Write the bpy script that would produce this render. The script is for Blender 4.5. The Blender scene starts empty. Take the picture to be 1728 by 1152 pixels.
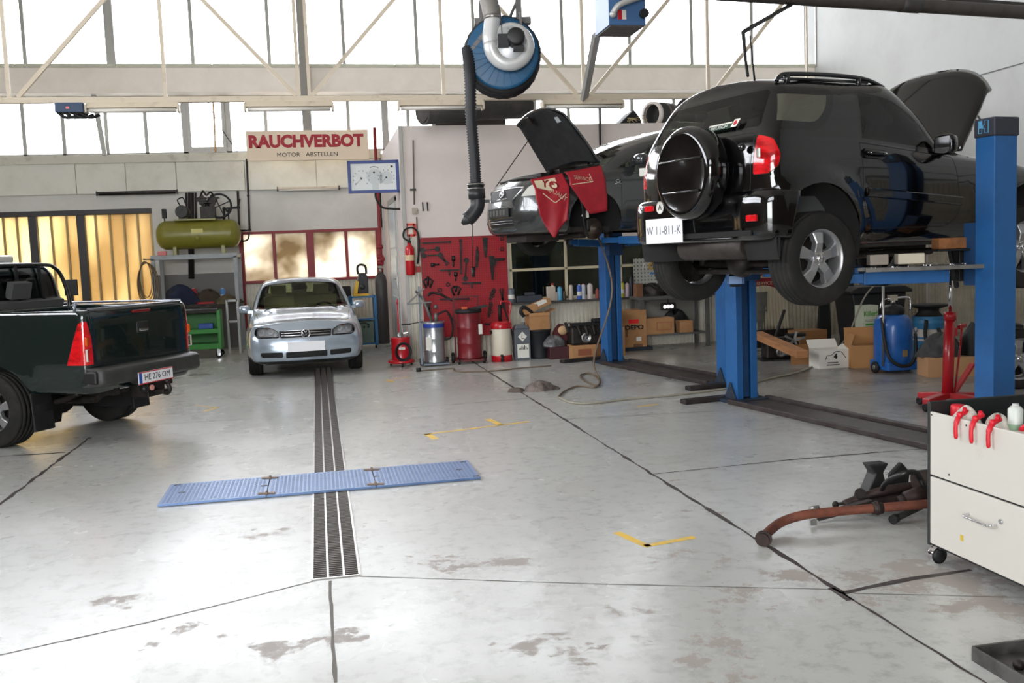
import bpy, bmesh, math, random
from mathutils import Vector, Matrix
from mathutils.bvhtree import BVHTree

SC = bpy.context.scene
COL = SC.collection
rnd = random.Random(7)
PI = math.pi

# ------------------------------------------------------------------ camera
FPX = 1608.9
YAW, PITCH, ROLL = 0.198239, 0.0913508, -0.0392121
CAM_H = 1.70
_f0 = Vector((math.sin(YAW), math.cos(YAW), 0)); _r0 = Vector((math.cos(YAW), -math.sin(YAW), 0)); _u0 = Vector((0, 0, 1))
C_F = math.cos(PITCH) * _f0 - math.sin(PITCH) * _u0
_u = math.cos(PITCH) * _u0 + math.sin(PITCH) * _f0
C_R = math.cos(ROLL) * _r0 + math.sin(ROLL) * _u
C_U = math.cos(ROLL) * _u - math.sin(ROLL) * _r0
cam_data = bpy.data.cameras.new('camera')
cam_data.sensor_fit = 'HORIZONTAL'; cam_data.sensor_width = 36.0
cam_data.lens = FPX / 1728 * 36.0
cam_data.clip_end = 300
cam = bpy.data.objects.new('camera', cam_data); COL.objects.link(cam)
cam.matrix_world = Matrix(((C_R.x, C_U.x, -C_F.x, 0), (C_R.y, C_U.y, -C_F.y, 0), (C_R.z, C_U.z, -C_F.z, CAM_H), (0, 0, 0, 1)))
SC.camera = cam

def ray(px, py):
    return (C_R * ((px - 864) / FPX) - C_U * ((py - 576) / FPX) + C_F)
def gnd(px, py, z=0.0):
    d = ray(px, py); t = (z - CAM_H) / d.z
    return Vector((d.x * t, d.y * t, z))
def onY(px, py, Y):
    d = ray(px, py); t = Y / d.y
    return Vector((d.x * t, Y, CAM_H + d.z * t))
def onX(px, py, X):
    d = ray(px, py); t = X / d.x
    return Vector((X, d.y * t, CAM_H + d.z * t))

# ------------------------------------------------------------------ light and exposure
world = bpy.data.worlds.new('world'); SC.world = world
world.use_nodes = True
_bg = world.node_tree.nodes['Background']
_bg.inputs[0].default_value = (0.955, 0.982, 1.0, 1); _bg.inputs[1].default_value = 11.0
SC.view_settings.view_transform = 'Standard'
SC.view_settings.look = 'None'
SC.view_settings.exposure = 0.56
SC.view_settings.gamma = 1.0
SC.view_settings.use_curve_mapping = False
def portal(name, loc, rot, sx, sy):
    l = bpy.data.lights.new(name, 'AREA'); l.shape = 'RECTANGLE'; l.size = sx; l.size_y = sy
    l.cycles.is_portal = True
    o = bpy.data.objects.new(name, l); COL.objects.link(o); o.location = loc; o.rotation_euler = rot
portal('sky_portal', (1.1, 20.75, 6.2), (-PI / 2, 0, 0), 21, 4.6)
portal('sky_portal', (-9.4, 9.0, 6.0), (0, -PI / 2, 0), 3.2, 14)
portal('sky_portal', (-3.5, -6.4, 7.2), (PI / 2, 0, 0), 9, 2.4)
portal('sky_portal', (-4.0, -6.05, 2.5), (PI / 2, 0, 0), 6, 5.0)

# ------------------------------------------------------------------ materials
def lin(c):
    return tuple(((v / 255) / 12.92 if v / 255 <= 0.04045 else ((v / 255 + 0.055) / 1.055) ** 2.4) for v in c[:3]) + (1,)
MATS = {}
def mat(name, col, rough=0.5, metal=0.0, spec=0.5, coat=0.0, noise=None, bump=None, emit=None, scale=(1, 1, 1)):
    """col: sRGB 0-255; noise=(colour2, scale, lo, hi) mixes a second colour by noise; bump=(scale, strength)"""
    if name in MATS: return MATS[name]
    m = bpy.data.materials.new(name); m.use_nodes = True
    nt = m.node_tree; b = nt.nodes['Principled BSDF']
    b.inputs['Base Color'].default_value = lin(col)
    b.inputs['Roughness'].default_value = rough; b.inputs['Metallic'].default_value = metal
    b.inputs['Specular IOR Level'].default_value = spec
    if coat: b.inputs['Coat Weight'].default_value = coat; b.inputs['Coat Roughness'].default_value = 0.03
    if noise or bump:
        tc = nt.nodes.new('ShaderNodeTexCoord'); mp = nt.nodes.new('ShaderNodeMapping'); mp.inputs['Scale'].default_value = scale
        nt.links.new(tc.outputs['Object'], mp.inputs[0])
    if noise:
        n = nt.nodes.new('ShaderNodeTexNoise'); n.inputs['Scale'].default_value = noise[1]; n.inputs['Detail'].default_value = 6; n.inputs['Roughness'].default_value = 0.65
        nt.links.new(mp.outputs[0], n.inputs['Vector'])
        r = nt.nodes.new('ShaderNodeMapRange'); r.inputs['From Min'].default_value = noise[2]; r.inputs['From Max'].default_value = noise[3]
        nt.links.new(n.outputs['Fac'], r.inputs['Value'])
        x = nt.nodes.new('ShaderNodeMix'); x.data_type = 'RGBA'
        x.inputs['A'].default_value = lin(col); x.inputs['B'].default_value = lin(noise[0])
        nt.links.new(r.outputs[0], x.inputs['Factor']); nt.links.new(x.outputs['Result'], b.inputs['Base Color'])
    if bump:
        n2 = nt.nodes.new('ShaderNodeTexNoise'); n2.inputs['Scale'].default_value = bump[0]; n2.inputs['Detail'].default_value = 4
        nt.links.new(mp.outputs[0], n2.inputs['Vector'])
        bp = nt.nodes.new('ShaderNodeBump'); bp.inputs['Strength'].default_value = bump[1]; bp.inputs['Distance'].default_value = 0.02
        nt.links.new(n2.outputs['Fac'], bp.inputs['Height']); nt.links.new(bp.outputs[0], b.inputs['Normal'])
    if emit:
        b.inputs['Emission Color'].default_value = lin(col); b.inputs['Emission Strength'].default_value = emit
    MATS[name] = m
    return m
def glass(name, tint, refl=1.0, opac=0.0, body=(10, 12, 12)):
    """thin pane: tinted see-through sheet with Fresnel reflections"""
    if name in MATS: return MATS[name]
    m = bpy.data.materials.new(name); m.use_nodes = True; nt = m.node_tree
    for n in list(nt.nodes): nt.nodes.remove(n)
    out = nt.nodes.new('ShaderNodeOutputMaterial')
    tr = nt.nodes.new('ShaderNodeBsdfTransparent'); tr.inputs[0].default_value = lin(tint)
    gl = nt.nodes.new('ShaderNodeBsdfGlossy'); gl.inputs['Roughness'].default_value = 0.02
    fr = nt.nodes.new('ShaderNodeFresnel'); fr.inputs['IOR'].default_value = 1.55
    mu = nt.nodes.new('ShaderNodeMath'); mu.operation = 'MULTIPLY'; mu.inputs[1].default_value = refl; mu.use_clamp = True
    mx = nt.nodes.new('ShaderNodeMixShader')
    nt.links.new(fr.outputs[0], mu.inputs[0]); nt.links.new(mu.outputs[0], mx.inputs[0])
    src = tr
    if opac:
        df = nt.nodes.new('ShaderNodeBsdfDiffuse'); df.inputs[0].default_value = lin(body)
        m2 = nt.nodes.new('ShaderNodeMixShader'); m2.inputs[0].default_value = opac
        nt.links.new(tr.outputs[0], m2.inputs[1]); nt.links.new(df.outputs[0], m2.inputs[2]); src = m2
    nt.links.new(src.outputs[0], mx.inputs[1]); nt.links.new(gl.outputs[0], mx.inputs[2])
    nt.links.new(mx.outputs[0], out.inputs[0])
    MATS[name] = m
    return m
def translucent(name, c1, c2, scale, trans=0.6, clear=0.0, bump=0.0, vec=(1, 1, 1)):
    if name in MATS: return MATS[name]
    m = bpy.data.materials.new(name); m.use_nodes = True; nt = m.node_tree
    for n in list(nt.nodes): nt.nodes.remove(n)
    N = nt.nodes.new; L = nt.links.new
    out = N('ShaderNodeOutputMaterial'); tc = N('ShaderNodeTexCoord'); mp = N('ShaderNodeMapping'); mp.inputs['Scale'].default_value = vec
    L(tc.outputs['Object'], mp.inputs[0])
    no = N('ShaderNodeTexNoise'); no.inputs['Scale'].default_value = scale; no.inputs['Detail'].default_value = 3; L(mp.outputs[0], no.inputs['Vector'])
    mr = N('ShaderNodeMapRange'); mr.inputs['From Min'].default_value = .36; mr.inputs['From Max'].default_value = .64; L(no.outputs['Fac'], mr.inputs['Value'])
    mx = N('ShaderNodeMix'); mx.data_type = 'RGBA'; mx.inputs['A'].default_value = lin(c1); mx.inputs['B'].default_value = lin(c2); L(mr.outputs[0], mx.inputs['Factor'])
    tl = N('ShaderNodeBsdfTranslucent'); df = N('ShaderNodeBsdfPrincipled'); df.inputs['Roughness'].default_value = .25
    L(mx.outputs['Result'], tl.inputs[0]); L(mx.outputs['Result'], df.inputs['Base Color'])
    s1 = N('ShaderNodeMixShader'); s1.inputs[0].default_value = trans; L(df.outputs[0], s1.inputs[1]); L(tl.outputs[0], s1.inputs[2])
    src = s1
    if clear:
        tp = N('ShaderNodeBsdfTransparent'); s2 = N('ShaderNodeMixShader'); s2.inputs[0].default_value = clear
        L(s1.outputs[0], s2.inputs[1]); L(tp.outputs[0], s2.inputs[2]); src = s2
    if bump:
        n2 = N('ShaderNodeTexNoise'); n2.inputs['Scale'].default_value = 60; L(tc.outputs['Object'], n2.inputs['Vector'])
        bp = N('ShaderNodeBump'); bp.inputs['Strength'].default_value = bump; bp.inputs['Distance'].default_value = .02; L(n2.outputs['Fac'], bp.inputs['Height'])
        L(bp.outputs[0], df.inputs['Normal']); L(bp.outputs[0], tl.inputs['Normal'])
    L(src.outputs[0], out.inputs[0])
    MATS[name] = m
    return m

# ------------------------------------------------------------------ mesh building
class MB:
    def __init__(s): s.v = []; s.f = []; s.m = []; s.M = Matrix(); s.mi = 0; s.sm = []; s.smooth = True
    def at(s, loc=(0, 0, 0), rz=0, rx=0, ry=0):
        s.M = Matrix.Translation(loc) @ Matrix.Rotation(rz, 4, 'Z') @ Matrix.Rotation(ry, 4, 'Y') @ Matrix.Rotation(rx, 4, 'X'); return s
    def add(s, vs, fs, smooth=None):
        o = len(s.v)
        s.v += [tuple(s.M @ Vector(p)) for p in vs]
        for f in fs:
            s.f.append([i + o for i in f]); s.m.append(s.mi); s.sm.append(s.smooth if smooth is None else smooth)
        return s
    def box(s, x0, x1, y0, y1, z0, z1):
        vs = [(x, y, z) for z in (z0, z1) for y in (y0, y1) for x in (x0, x1)]
        return s.add(vs, [(0, 2, 3, 1), (4, 5, 7, 6), (0, 1, 5, 4), (1, 3, 7, 5), (3, 2, 6, 7), (2, 0, 4, 6)], False)
    def cbox(s, c, d):
        return s.box(c[0] - d[0] / 2, c[0] + d[0] / 2, c[1] - d[1] / 2, c[1] + d[1] / 2, c[2] - d[2] / 2, c[2] + d[2] / 2)
    def bar(s, a, b, w, h=None, up=(0, 0, 1)):
        h = w if h is None else h
        a = Vector(a); b = Vector(b); d = (b - a); L = d.length; d.normalize()
        u = Vector(up); sd = d.cross(u)
        if sd.length < 1e-4: sd = d.cross(Vector((1, 0, 0)))
        sd.normalize(); u = sd.cross(d)
        vs = [p + sd * (i * w / 2) + u * (j * h / 2) for p in (a, b) for i, j in ((-1, -1), (1, -1), (1, 1), (-1, 1))]
        return s.add(vs, [(0, 1, 2, 3), (7, 6, 5, 4), (0, 4, 5, 1), (1, 5, 6, 2), (2, 6, 7, 3), (3, 7, 4, 0)], False)
    def cyl(s, a, b, r, r2=None, n=16, caps=True):
        return s.tube([a, b], [r, r if r2 is None else r2], n, caps)
    def tube(s, path, r, n=10, caps=True, closed=False):
        P = [Vector(p) for p in path]; K = len(P)
        R = r if isinstance(r, (list, tuple)) else [r] * K
        T = []
        for i in range(K):
            if closed: t = P[(i + 1) % K] - P[i - 1]
            else: t = P[min(i + 1, K - 1)] - P[max(i - 1, 0)]
            if t.length < 1e-9: t = Vector((0, 0, 1))
            T.append(t.normalized())
        ref = Vector((0, 0, 1)) if abs(T[0].z) < .9 else Vector((1, 0, 0))
        u = T[0].cross(ref).normalized(); vs = []; fs = []
        for i in range(K):
            u = (u - T[i] * u.dot(T[i]));
            if u.length < 1e-6: u = T[i].orthogonal()
            u.normalize(); w = T[i].cross(u)
            for j in range(n):
                a = 2 * PI * j / n; vs.append(P[i] + (u * math.cos(a) + w * math.sin(a)) * R[i])
        for i in range(K if closed else K - 1):
            for j in range(n):
                i2 = (i + 1) % K
                fs.append((i * n + j, i * n + (j + 1) % n, i2 * n + (j + 1) % n, i2 * n + j))
        s.add(vs, fs, True)
        if caps and not closed:
            o = len(s.v) - K * n
            s.f.append([o + j for j in reversed(range(n))]); s.m.append(s.mi); s.sm.append(False)
            s.f.append([o + (K - 1) * n + j for j in range(n)]); s.m.append(s.mi); s.sm.append(False)
        return s
    def lathe(s, prof, n=32, axis='Z', caps=False, sharp=False):
        """prof: (radius, height) pairs turned about the axis through the local origin"""
        vs = []; fs = []
        for r, h in prof:
            for j in range(n):
                a = 2 * PI * j / n; c, q = math.cos(a) * r, math.sin(a) * r
                vs.append((c, q, h) if axis == 'Z' else ((h, c, q) if axis == 'X' else (q, h, c)))
        for i in range(len(prof) - 1):
            for j in range(n):
                fs.append((i * n + j, i * n + (j + 1) % n, (i + 1) * n + (j + 1) % n, (i + 1) * n + j))
        s.add(vs, fs, not sharp)
        return s
    def prism(s, poly, z0, z1, axis='Z', smooth=False):
        """extrude a 2-D outline. axis Z: (x,y); axis Y: (x,z) along y; axis X: (y,z) along x"""
        n = len(poly)
        def P(a, b, h): return (a, b, h) if axis == 'Z' else ((a, h, b) if axis == 'Y' else (h, a, b))
        vs = [P(a, b, z0) for a, b in poly] + [P(a, b, z1) for a, b in poly]
        s.add(vs, [tuple(reversed(range(n))), tuple(range(n, 2 * n))], False)
        o = len(s.v) - 2 * n
        for i in range(n):
            s.f.append([o + i, o + (i + 1) % n, o + n + (i + 1) % n, o + n + i]); s.m.append(s.mi); s.sm.append(smooth)
        return s
    def sphere(s, c, r, n=12, sq=(1, 1, 1)):
        vs = []; fs = []
        for i in range(n + 1):
            th = PI * i / n
            for j in range(2 * n):
                ph = PI * j / n
                vs.append((c[0] + r * sq[0] * math.sin(th) * math.cos(ph), c[1] + r * sq[1] * math.sin(th) * math.sin(ph), c[2] + r * sq[2] * math.cos(th)))
        for i in range(n):
            for j in range(2 * n):
                fs.append((i * 2 * n + j, i * 2 * n + (j + 1) % (2 * n), (i + 1) * 2 * n + (j + 1) % (2 * n), (i + 1) * 2 * n + j))
        return s.add(vs, fs, True)
    def grid(s, fn, nu, nv, smooth=True, thick=0.0):
        vs = [fn(i / nu, j / nv) for i in range(nu + 1) for j in range(nv + 1)]
        fs = [(i * (nv + 1) + j, (i + 1) * (nv + 1) + j, (i + 1) * (nv + 1) + j + 1, i * (nv + 1) + j + 1) for i in range(nu) for j in range(nv)]
        return s.add(vs, fs, smooth)
    def build(s, name, m, parent=None, bevel=0.0, seg=2, solid=0.0, weld=True, loc=None):
        me = bpy.data.meshes.new(name)
        me.from_pydata(s.v, [], s.f)
        ms = m if isinstance(m, (list, tuple)) else [m]
        for k in ms: me.materials.append(k)
        me.polygons.foreach_set('material_index', s.m); me.polygons.foreach_set('use_smooth', s.sm)
        bm = bmesh.new(); bm.from_mesh(me)
        if weld: bmesh.ops.remove_doubles(bm, verts=bm.verts, dist=1e-5)
        bmesh.ops.recalc_face_normals(bm, faces=bm.faces)
        bm.to_mesh(me); bm.free(); me.update()
        o = bpy.data.objects.new(name, me); COL.objects.link(o)
        if parent: o.parent = parent
        if loc is not None: o.location = loc
        if solid:
            q = o.modifiers.new('solid', 'SOLIDIFY'); q.thickness = solid; q.offset = 0
        if bevel:
            q = o.modifiers.new('bevel', 'BEVEL'); q.width = bevel; q.segments = seg; q.limit_method = 'ANGLE'; q.angle_limit = 0.7
            q.harden_normals = False
        return o

def tag(o, label=None, cat=None, group=None, kind=None):
    if label: o['label'] = label
    if cat: o['category'] = cat
    if group: o['group'] = group
    if kind: o['kind'] = kind
    return o
def thing(name, label, cat, loc=(0, 0, 0), rz=0, group=None, rot=None):
    o = bpy.data.objects.new(name, None); COL.objects.link(o)
    o.empty_display_size = 0.1
    o.location = loc; o.rotation_euler = rot if rot else (0, 0, rz)
    return tag(o, label, cat, group)
def struct(o): o['kind'] = 'structure'; return o
def dup(root, loc=None, rz=None, label=None, group=None):
    r = root.copy(); COL.objects.link(r)
    if loc is not None: r.location = loc
    if rz is not None: r.rotation_euler = (0, 0, rz)
    if label: r['label'] = label
    if group: r['group'] = group
    for ch in list(root.children):
        c = ch.copy(); COL.objects.link(c); c.parent = r
        for g in list(ch.children):
            d = g.copy(); COL.objects.link(d); d.parent = c
    return r
def text_mesh(body, size, name, m, parent=None, loc=(0, 0, 0), rot=(PI / 2, 0, 0), ext=0.001, bold=0.0, sx=1.0, ax='CENTER'):
    cu = bpy.data.curves.new(name, 'FONT'); cu.body = body; cu.size = size; cu.align_x = ax; cu.align_y = 'CENTER'
    cu.extrude = ext; cu.offset = bold; cu.resolution_u = 3
    tmp = bpy.data.objects.new(name, cu); COL.objects.link(tmp)
    dg = bpy.context.evaluated_depsgraph_get(); dg.update()
    me = bpy.data.meshes.new_from_object(tmp.evaluated_get(dg))
    bpy.data.objects.remove(tmp); bpy.data.curves.remove(cu)
    me.name = name; me.materials.clear(); me.materials.append(m)
    o = bpy.data.objects.new(name, me); COL.objects.link(o)
    o.location = loc; o.rotation_euler = rot; o.scale = (sx, 1, 1)
    if parent: o.parent = parent
    return o
def arc(cx, cy, r, a0, a1, n):
    return [(cx + r * math.cos(math.radians(a0 + (a1 - a0) * i / n)), cy + r * math.sin(math.radians(a0 + (a1 - a0) * i / n))) for i in range(n + 1)]
def rpoly(pts, r, n=4):
    """round the corners of a convex 2-D outline"""
    out = []; K = len(pts)
    for i in range(K):
        rr = r[i] if isinstance(r, (list, tuple)) else r
        p0, p1, p2 = Vector(pts[i - 1]), Vector(pts[i]), Vector(pts[(i + 1) % K])
        a = (p0 - p1); b = (p2 - p1); d = min(rr, a.length * .45, b.length * .45)
        A = p1 + a.normalized() * d; B = p1 + b.normalized() * d
        for k in range(n + 1):
            t = k / n; q = A * (1 - t) ** 2 + p1 * 2 * t * (1 - t) + B * t * t; out.append((q.x, q.y))
    return out
def smooth_path(pts, n=8):
    P = [Vector(p) for p in pts]; out = []
    for i in range(len(P) - 1):
        p0 = P[max(i - 1, 0)]; p1 = P[i]; p2 = P[i + 1]; p3 = P[min(i + 2, len(P) - 1)]
        for k in range(n):
            t = k / n
            out.append(0.5 * ((2 * p1) + (p2 - p0) * t + (2 * p0 - 5 * p1 + 4 * p2 - p3) * t * t + (3 * p1 - p0 - 3 * p2 + p3) * t ** 3))
    out.append(P[-1]); return out

# shared materials
M_cream = mat('cream_cladding', (222, 220, 207), .45, noise=((205, 200, 184), 1.6, .45, .75))
M_plaster = mat('grey_plaster', (218, 216, 210), .8, noise=((204, 202, 195), 1.2, .4, .75), bump=(40, .1))
M_white = mat('white_wall_paint', (226, 215, 209), .75, noise=((212, 201, 195), .9, .45, .8), bump=(30, .06))
M_alu = mat('aluminium_frame', (168, 166, 160), .45, .3)
M_beige = mat('beige_steel_paint', (212, 198, 176), .55, noise=((178, 160, 138), 5, .55, .8))
M_concrete = mat('painted_beam', (255, 246, 234), .8, noise=((246, 234, 220), 2, .4, .8))
M_dark = mat('black_plastic', (22, 22, 23), .5, noise=((34, 33, 32), 9, .4, .7))
M_rubber = mat('tyre_rubber', (34, 33, 32), .8, spec=.25, noise=((52, 48, 45), 6, .45, .8))
M_red = mat('red_paint', (190, 22, 34), .35, coat=.3, noise=((150, 20, 28), 8, .55, .8))
M_redframe = mat('red_frame_paint', (140, 34, 42), .5, noise=((112, 30, 36), 6, .5, .8))
M_blue = mat('blue_lift_paint', (34, 92, 150), .38, noise=((26, 76, 128), 3, .5, .8))
M_blue2 = mat('blue_lift_paint_dark', (24, 62, 104), .5, noise=((20, 42, 66), 5, .45, .75))
M_darkblue = mat('dark_blue_frame', (38, 62, 132), .4)
M_steel = mat('bare_steel', (170, 168, 164), .32, .9, noise=((120, 114, 108), 10, .5, .8))
M_chrome = mat('chrome', (225, 225, 228), .1, 1.0)
M_black = mat('black_rubber', (14, 14, 15), .6)
M_grease = mat('greasy_metal', (52, 47, 43), .5, .5, noise=((28, 25, 23), 12, .4, .65))
M_card = mat('cardboard', (178, 132, 88), .85, noise=((156, 112, 72), 4, .45, .75))
M_wood = mat('bare_wood', (176, 122, 76), .7, noise=((142, 92, 54), 3, .4, .7), scale=(1, 8, 8))
M_paper = mat('white_card_print', (226, 224, 214), .7)
# ------------------------------------------------------------------ the setting
YB = 20.4          # back wall
YO = 16.0          # front wall of the built-in office
XR = 11.2          # right wall
XL = -9.0
def floor_material():
    m = bpy.data.materials.new('painted_floor'); m.use_nodes = True; nt = m.node_tree; N = nt.nodes.new; L = nt.links.new
    b = nt.nodes['Principled BSDF']
    tc = N('ShaderNodeTexCoord')
    def noise(sc, det=6, rough=.6):
        n = N('ShaderNodeTexNoise'); n.inputs['Scale'].default_value = sc; n.inputs['Detail'].default_value = det; n.inputs['Roughness'].default_value = rough
        L(tc.outputs['Object'], n.inputs['Vector']); return n
    def rng(n, a, c):
        r = N('ShaderNodeMapRange'); r.inputs['From Min'].default_value = a; r.inputs['From Max'].default_value = c; L(n.outputs[0], r.inputs['Value']); return r
    def mix(f, A, B):
        x = N('ShaderNodeMix'); x.data_type = 'RGBA'
        for k, v in (('A', A), ('B', B)):
            if isinstance(v, tuple): x.inputs[k].default_value = lin(v)
            else: L(v, x.inputs[k])
        L(f, x.inputs['Factor']); return x.outputs['Result']
    n1 = noise(.5, 5); n2 = noise(1.1, 9, .72); n3 = noise(9, 8, .7); n4 = noise(.23, 3)
    c = mix(rng(n1, .35, .7).outputs[0], (198, 199, 195), (184, 184, 179))
    c = mix(rng(n3, .5, .85).outputs[0], c, (142, 141, 135))
    # worn patches where the paint is off, mostly in the entrance
    sep = N('ShaderNodeSeparateXYZ'); L(tc.outputs['Object'], sep.inputs[0])
    near = N('ShaderNodeMapRange'); near.inputs['From Min'].default_value = 7.4; near.inputs['From Max'].default_value = 4.2
    near.inputs['To Min'].default_value = -.10; near.inputs['To Max'].default_value = .025; L(sep.outputs['Y'], near.inputs['Value'])
    sm = N('ShaderNodeMath'); L(n2.outputs[0], sm.inputs[0]); L(near.outputs[0], sm.inputs[1])
    worn = N('ShaderNodeMapRange'); worn.inputs['From Min'].default_value = .575; worn.inputs['From Max'].default_value = .60; L(sm.outputs[0], worn.inputs['Value'])
    c = mix(worn.outputs[0], c, (170, 162, 156))
    # oil and tyre marks in the working bays; their shade is coloured in too
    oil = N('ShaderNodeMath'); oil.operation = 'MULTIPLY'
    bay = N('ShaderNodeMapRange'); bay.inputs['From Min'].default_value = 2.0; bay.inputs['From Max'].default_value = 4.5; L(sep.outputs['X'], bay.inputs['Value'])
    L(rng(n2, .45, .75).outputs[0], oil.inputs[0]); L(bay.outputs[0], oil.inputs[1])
    oil_and_shade = N('ShaderNodeMath'); oil_and_shade.operation = 'MULTIPLY_ADD'; oil_and_shade.inputs[1].default_value = .55; oil_and_shade.use_clamp = True; L(oil.outputs[0], oil_and_shade.inputs[0])
    b2 = N('ShaderNodeMapRange'); b2.inputs['From Min'].default_value = 3.6; b2.inputs['From Max'].default_value = 6.0; b2.inputs['To Max'].default_value = .5; L(sep.outputs['X'], b2.inputs['Value'])  # even darkening: bay dirt together with shade below the cars, both as colour
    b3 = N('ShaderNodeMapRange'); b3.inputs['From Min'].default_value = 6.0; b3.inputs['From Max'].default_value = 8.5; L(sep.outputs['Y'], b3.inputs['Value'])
    b4 = N('ShaderNodeMath'); b4.operation = 'MULTIPLY'; L(b2.outputs[0], b4.inputs[0]); L(b3.outputs[0], b4.inputs[1]); L(b4.outputs[0], oil_and_shade.inputs[2])
    c = mix(oil_and_shade.outputs[0], c, (92, 84, 76))
    # light scuffs
    n5 = noise(1.6, 10, .8)
    c = mix(rng(n5, .6, .72).outputs[0], c, (196, 197, 194))
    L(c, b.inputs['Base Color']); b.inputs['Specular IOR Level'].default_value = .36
    rr = N('ShaderNodeMapRange'); rr.inputs['From Min'].default_value = .3; rr.inputs['From Max'].default_value = .75
    rr.inputs['To Min'].default_value = .20; rr.inputs['To Max'].default_value = .38; L(n1.outputs[0], rr.inputs['Value'])
    wr = N('ShaderNodeMath'); wr.operation = 'MULTIPLY_ADD'; wr.inputs[1].default_value = .3; L(worn.outputs[0], wr.inputs[0]); L(rr.outputs[0], wr.inputs[2])
    L(wr.outputs[0], b.inputs['Roughness'])
    bp = N('ShaderNodeBump'); bp.inputs['Strength'].default_value = .12; bp.inputs['Distance'].default_value = .01; L(n3.outputs[0], bp.inputs['Height']); L(bp.outputs[0], b.inputs['Normal'])
    return m
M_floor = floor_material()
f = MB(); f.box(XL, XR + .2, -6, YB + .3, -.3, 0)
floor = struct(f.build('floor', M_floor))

# joints, cracks and painted marks on the floor, lying on it as thin films
def strip(mb, pts, w, jit=0.0, z=.0012):
    P = []
    for i in range(len(pts) - 1):
        a, b = Vector(pts[i]), Vector(pts[i + 1]); k = max(1, int((b - a).length / .12)) if jit else 1
        P += [a.lerp(b, t / k) for t in range(k)]
    P.append(Vector(pts[-1]))
    vs = []
    for i, p in enumerate(P):
        t = (P[min(i + 1, len(P) - 1)] - P[max(i - 1, 0)]); t.normalize(); n = Vector((-t.y, t.x, 0))
        a = w / 2 * (1 + rnd.uniform(-jit, jit)); b = w / 2 * (1 + rnd.uniform(-jit, jit))
        vs += [(p.x + n.x * a, p.y + n.y * a, z), (p.x - n.x * b, p.y - n.y * b, z)]
    mb.add(vs, [(2 * i, 2 * i + 1, 2 * i + 3, 2 * i + 2) for i in range(len(P) - 1)], False)
M_joint = mat('joint_filler', (62, 54, 52), .8, noise=((96, 90, 86), 7, .5, .7))
M_joint2 = mat('faint_crack', (122, 117, 112), .8)
M_yellow = mat('yellow_floor_paint', (238, 196, 74), .6, noise=((188, 172, 130), 9, .5, .75))
j = MB()
G = lambda *a: [gnd(x, y) for x, y in a]
strip(j, [Vector((2.37, 16.0, 0)), Vector((2.38, 11.5, 0)), Vector((2.41, 4.1, 0))], .026, .7)
strip(j, [Vector((2.41, 4.1, 0)), Vector((2.41, 1.5, 0))], .012, .9)
strip(j, G((1420, 1000), (1540, 975), (1640, 962)), .035, .7)
strip(j, G((1400, 992), (1440, 1012)), .05, .8)
strip(j, G((1100, 800), (1330, 776)), .014, .8); strip(j, G((1330, 776), (1566, 756)), .02, .8)
strip(j, G((0, 770), (110, 763)), .03, .8); strip(j, G((152, 738), (60, 806), (0, 852)), .03, .8)
j.build('floor_joint', M_joint, floor)
j = MB()
strip(j, G((569, 698), (890, 672)), .016, .8); strip(j, G((955, 707), (1240, 692)), .014, .9)
strip(j, G((1360, 672), (1700, 640)), .014, .9); strip(j, G((160, 722), (528, 700)), .008, .9)
strip(j, G((0, 1105), (240, 1052), (400, 1013), (527, 981)), .010, .3)
strip(j, G((607, 972), (1000, 985), (1400, 994)), .008, .5); strip(j, G((1440, 1001), (1728, 1008)), .006, .8)
strip(j, G((556, 980), (566, 1152)), .016, .5); strip(j, G((300, 690), (360, 676)), .008, .8)
j.build('floor_crack', M_joint2, floor)
j = MB()
strip(j, G((716, 733), (893, 711)), .05, .1); strip(j, G((720, 732), (736, 741)), .07, .1); strip(j, G((823, 707), (846, 717)), .07, .1)
strip(j, G((1040, 898), (1094, 922)), .05, .1); strip(j, G((1088, 921), (1172, 906)), .05, .1)
strip(j, G((652, 641), (664, 644)), .06, .1); strip(j, G((660, 640), (690, 636)), .04, .2)
strip(j, G((330, 684), (370, 688)), .03, .2); strip(j, G((344, 694), (370, 687)), .05, .2)
strip(j, G((1076, 686), (1112, 682)), .04, .3)
j.build('yellow_marking', M_yellow, floor)
j = MB()
strip(j, G((318, 633), (356, 631)), .16, .1); strip(j, G((330, 618), (380, 616)), .01, .1)
j.build('drain_cover', mat('floor_cover', (98, 96, 92), .6), floor)

# back wall: solid parts around the door and the windows
w = MB()
w.box(XL, -6.6, YB, YB + .3, 0, 3.9)
w.box(-6.6, -3.19, YB, YB + .3, 2.87, 3.9)
w.box(-3.19, -1.46, YB, YB + .3, 0, 3.9)
w.box(-1.46, 1.41, YB, YB + .3, 2.36, 3.9)
w.box(1.38, XR + .3, YB, YB + .3, 0, 3.9)
wall_back = struct(w.build('wall_back', M_plaster))
w = MB(); w.box(XL, XR + .3, YB, YB + .3, 8.4, 9.2); struct(w.build('wall_back_upper', M_white))
# grey socle behind the rack
w = MB(); w.box(-3.18, -1.5, YB - .015, YB, 0, 1.55); struct(w.build('baseboard_back', mat('grey_socle_paint', (118, 116, 114), .7)))
# cream cladding sheets above the doors
edges = [XL, -6.2, -4.55, -3.62, -2.66, -1.33, .1, 1.4]
w = MB()
for a, b in zip(edges, edges[1:]): w.box(a + .004, b - .004, YB - .07, YB - .002, 3.21, 3.80)
struct(w.build('trim_1', M_cream, bevel=.004))
w = MB(); w.box(XL, 1.45, YB - .10, YB + .05, 3.80, 3.965); struct(w.build('trim_2', mat('cream_sill', (212, 208, 192), .6, noise=((170, 162, 146), 4, .55, .8)), bevel=.006))

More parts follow.
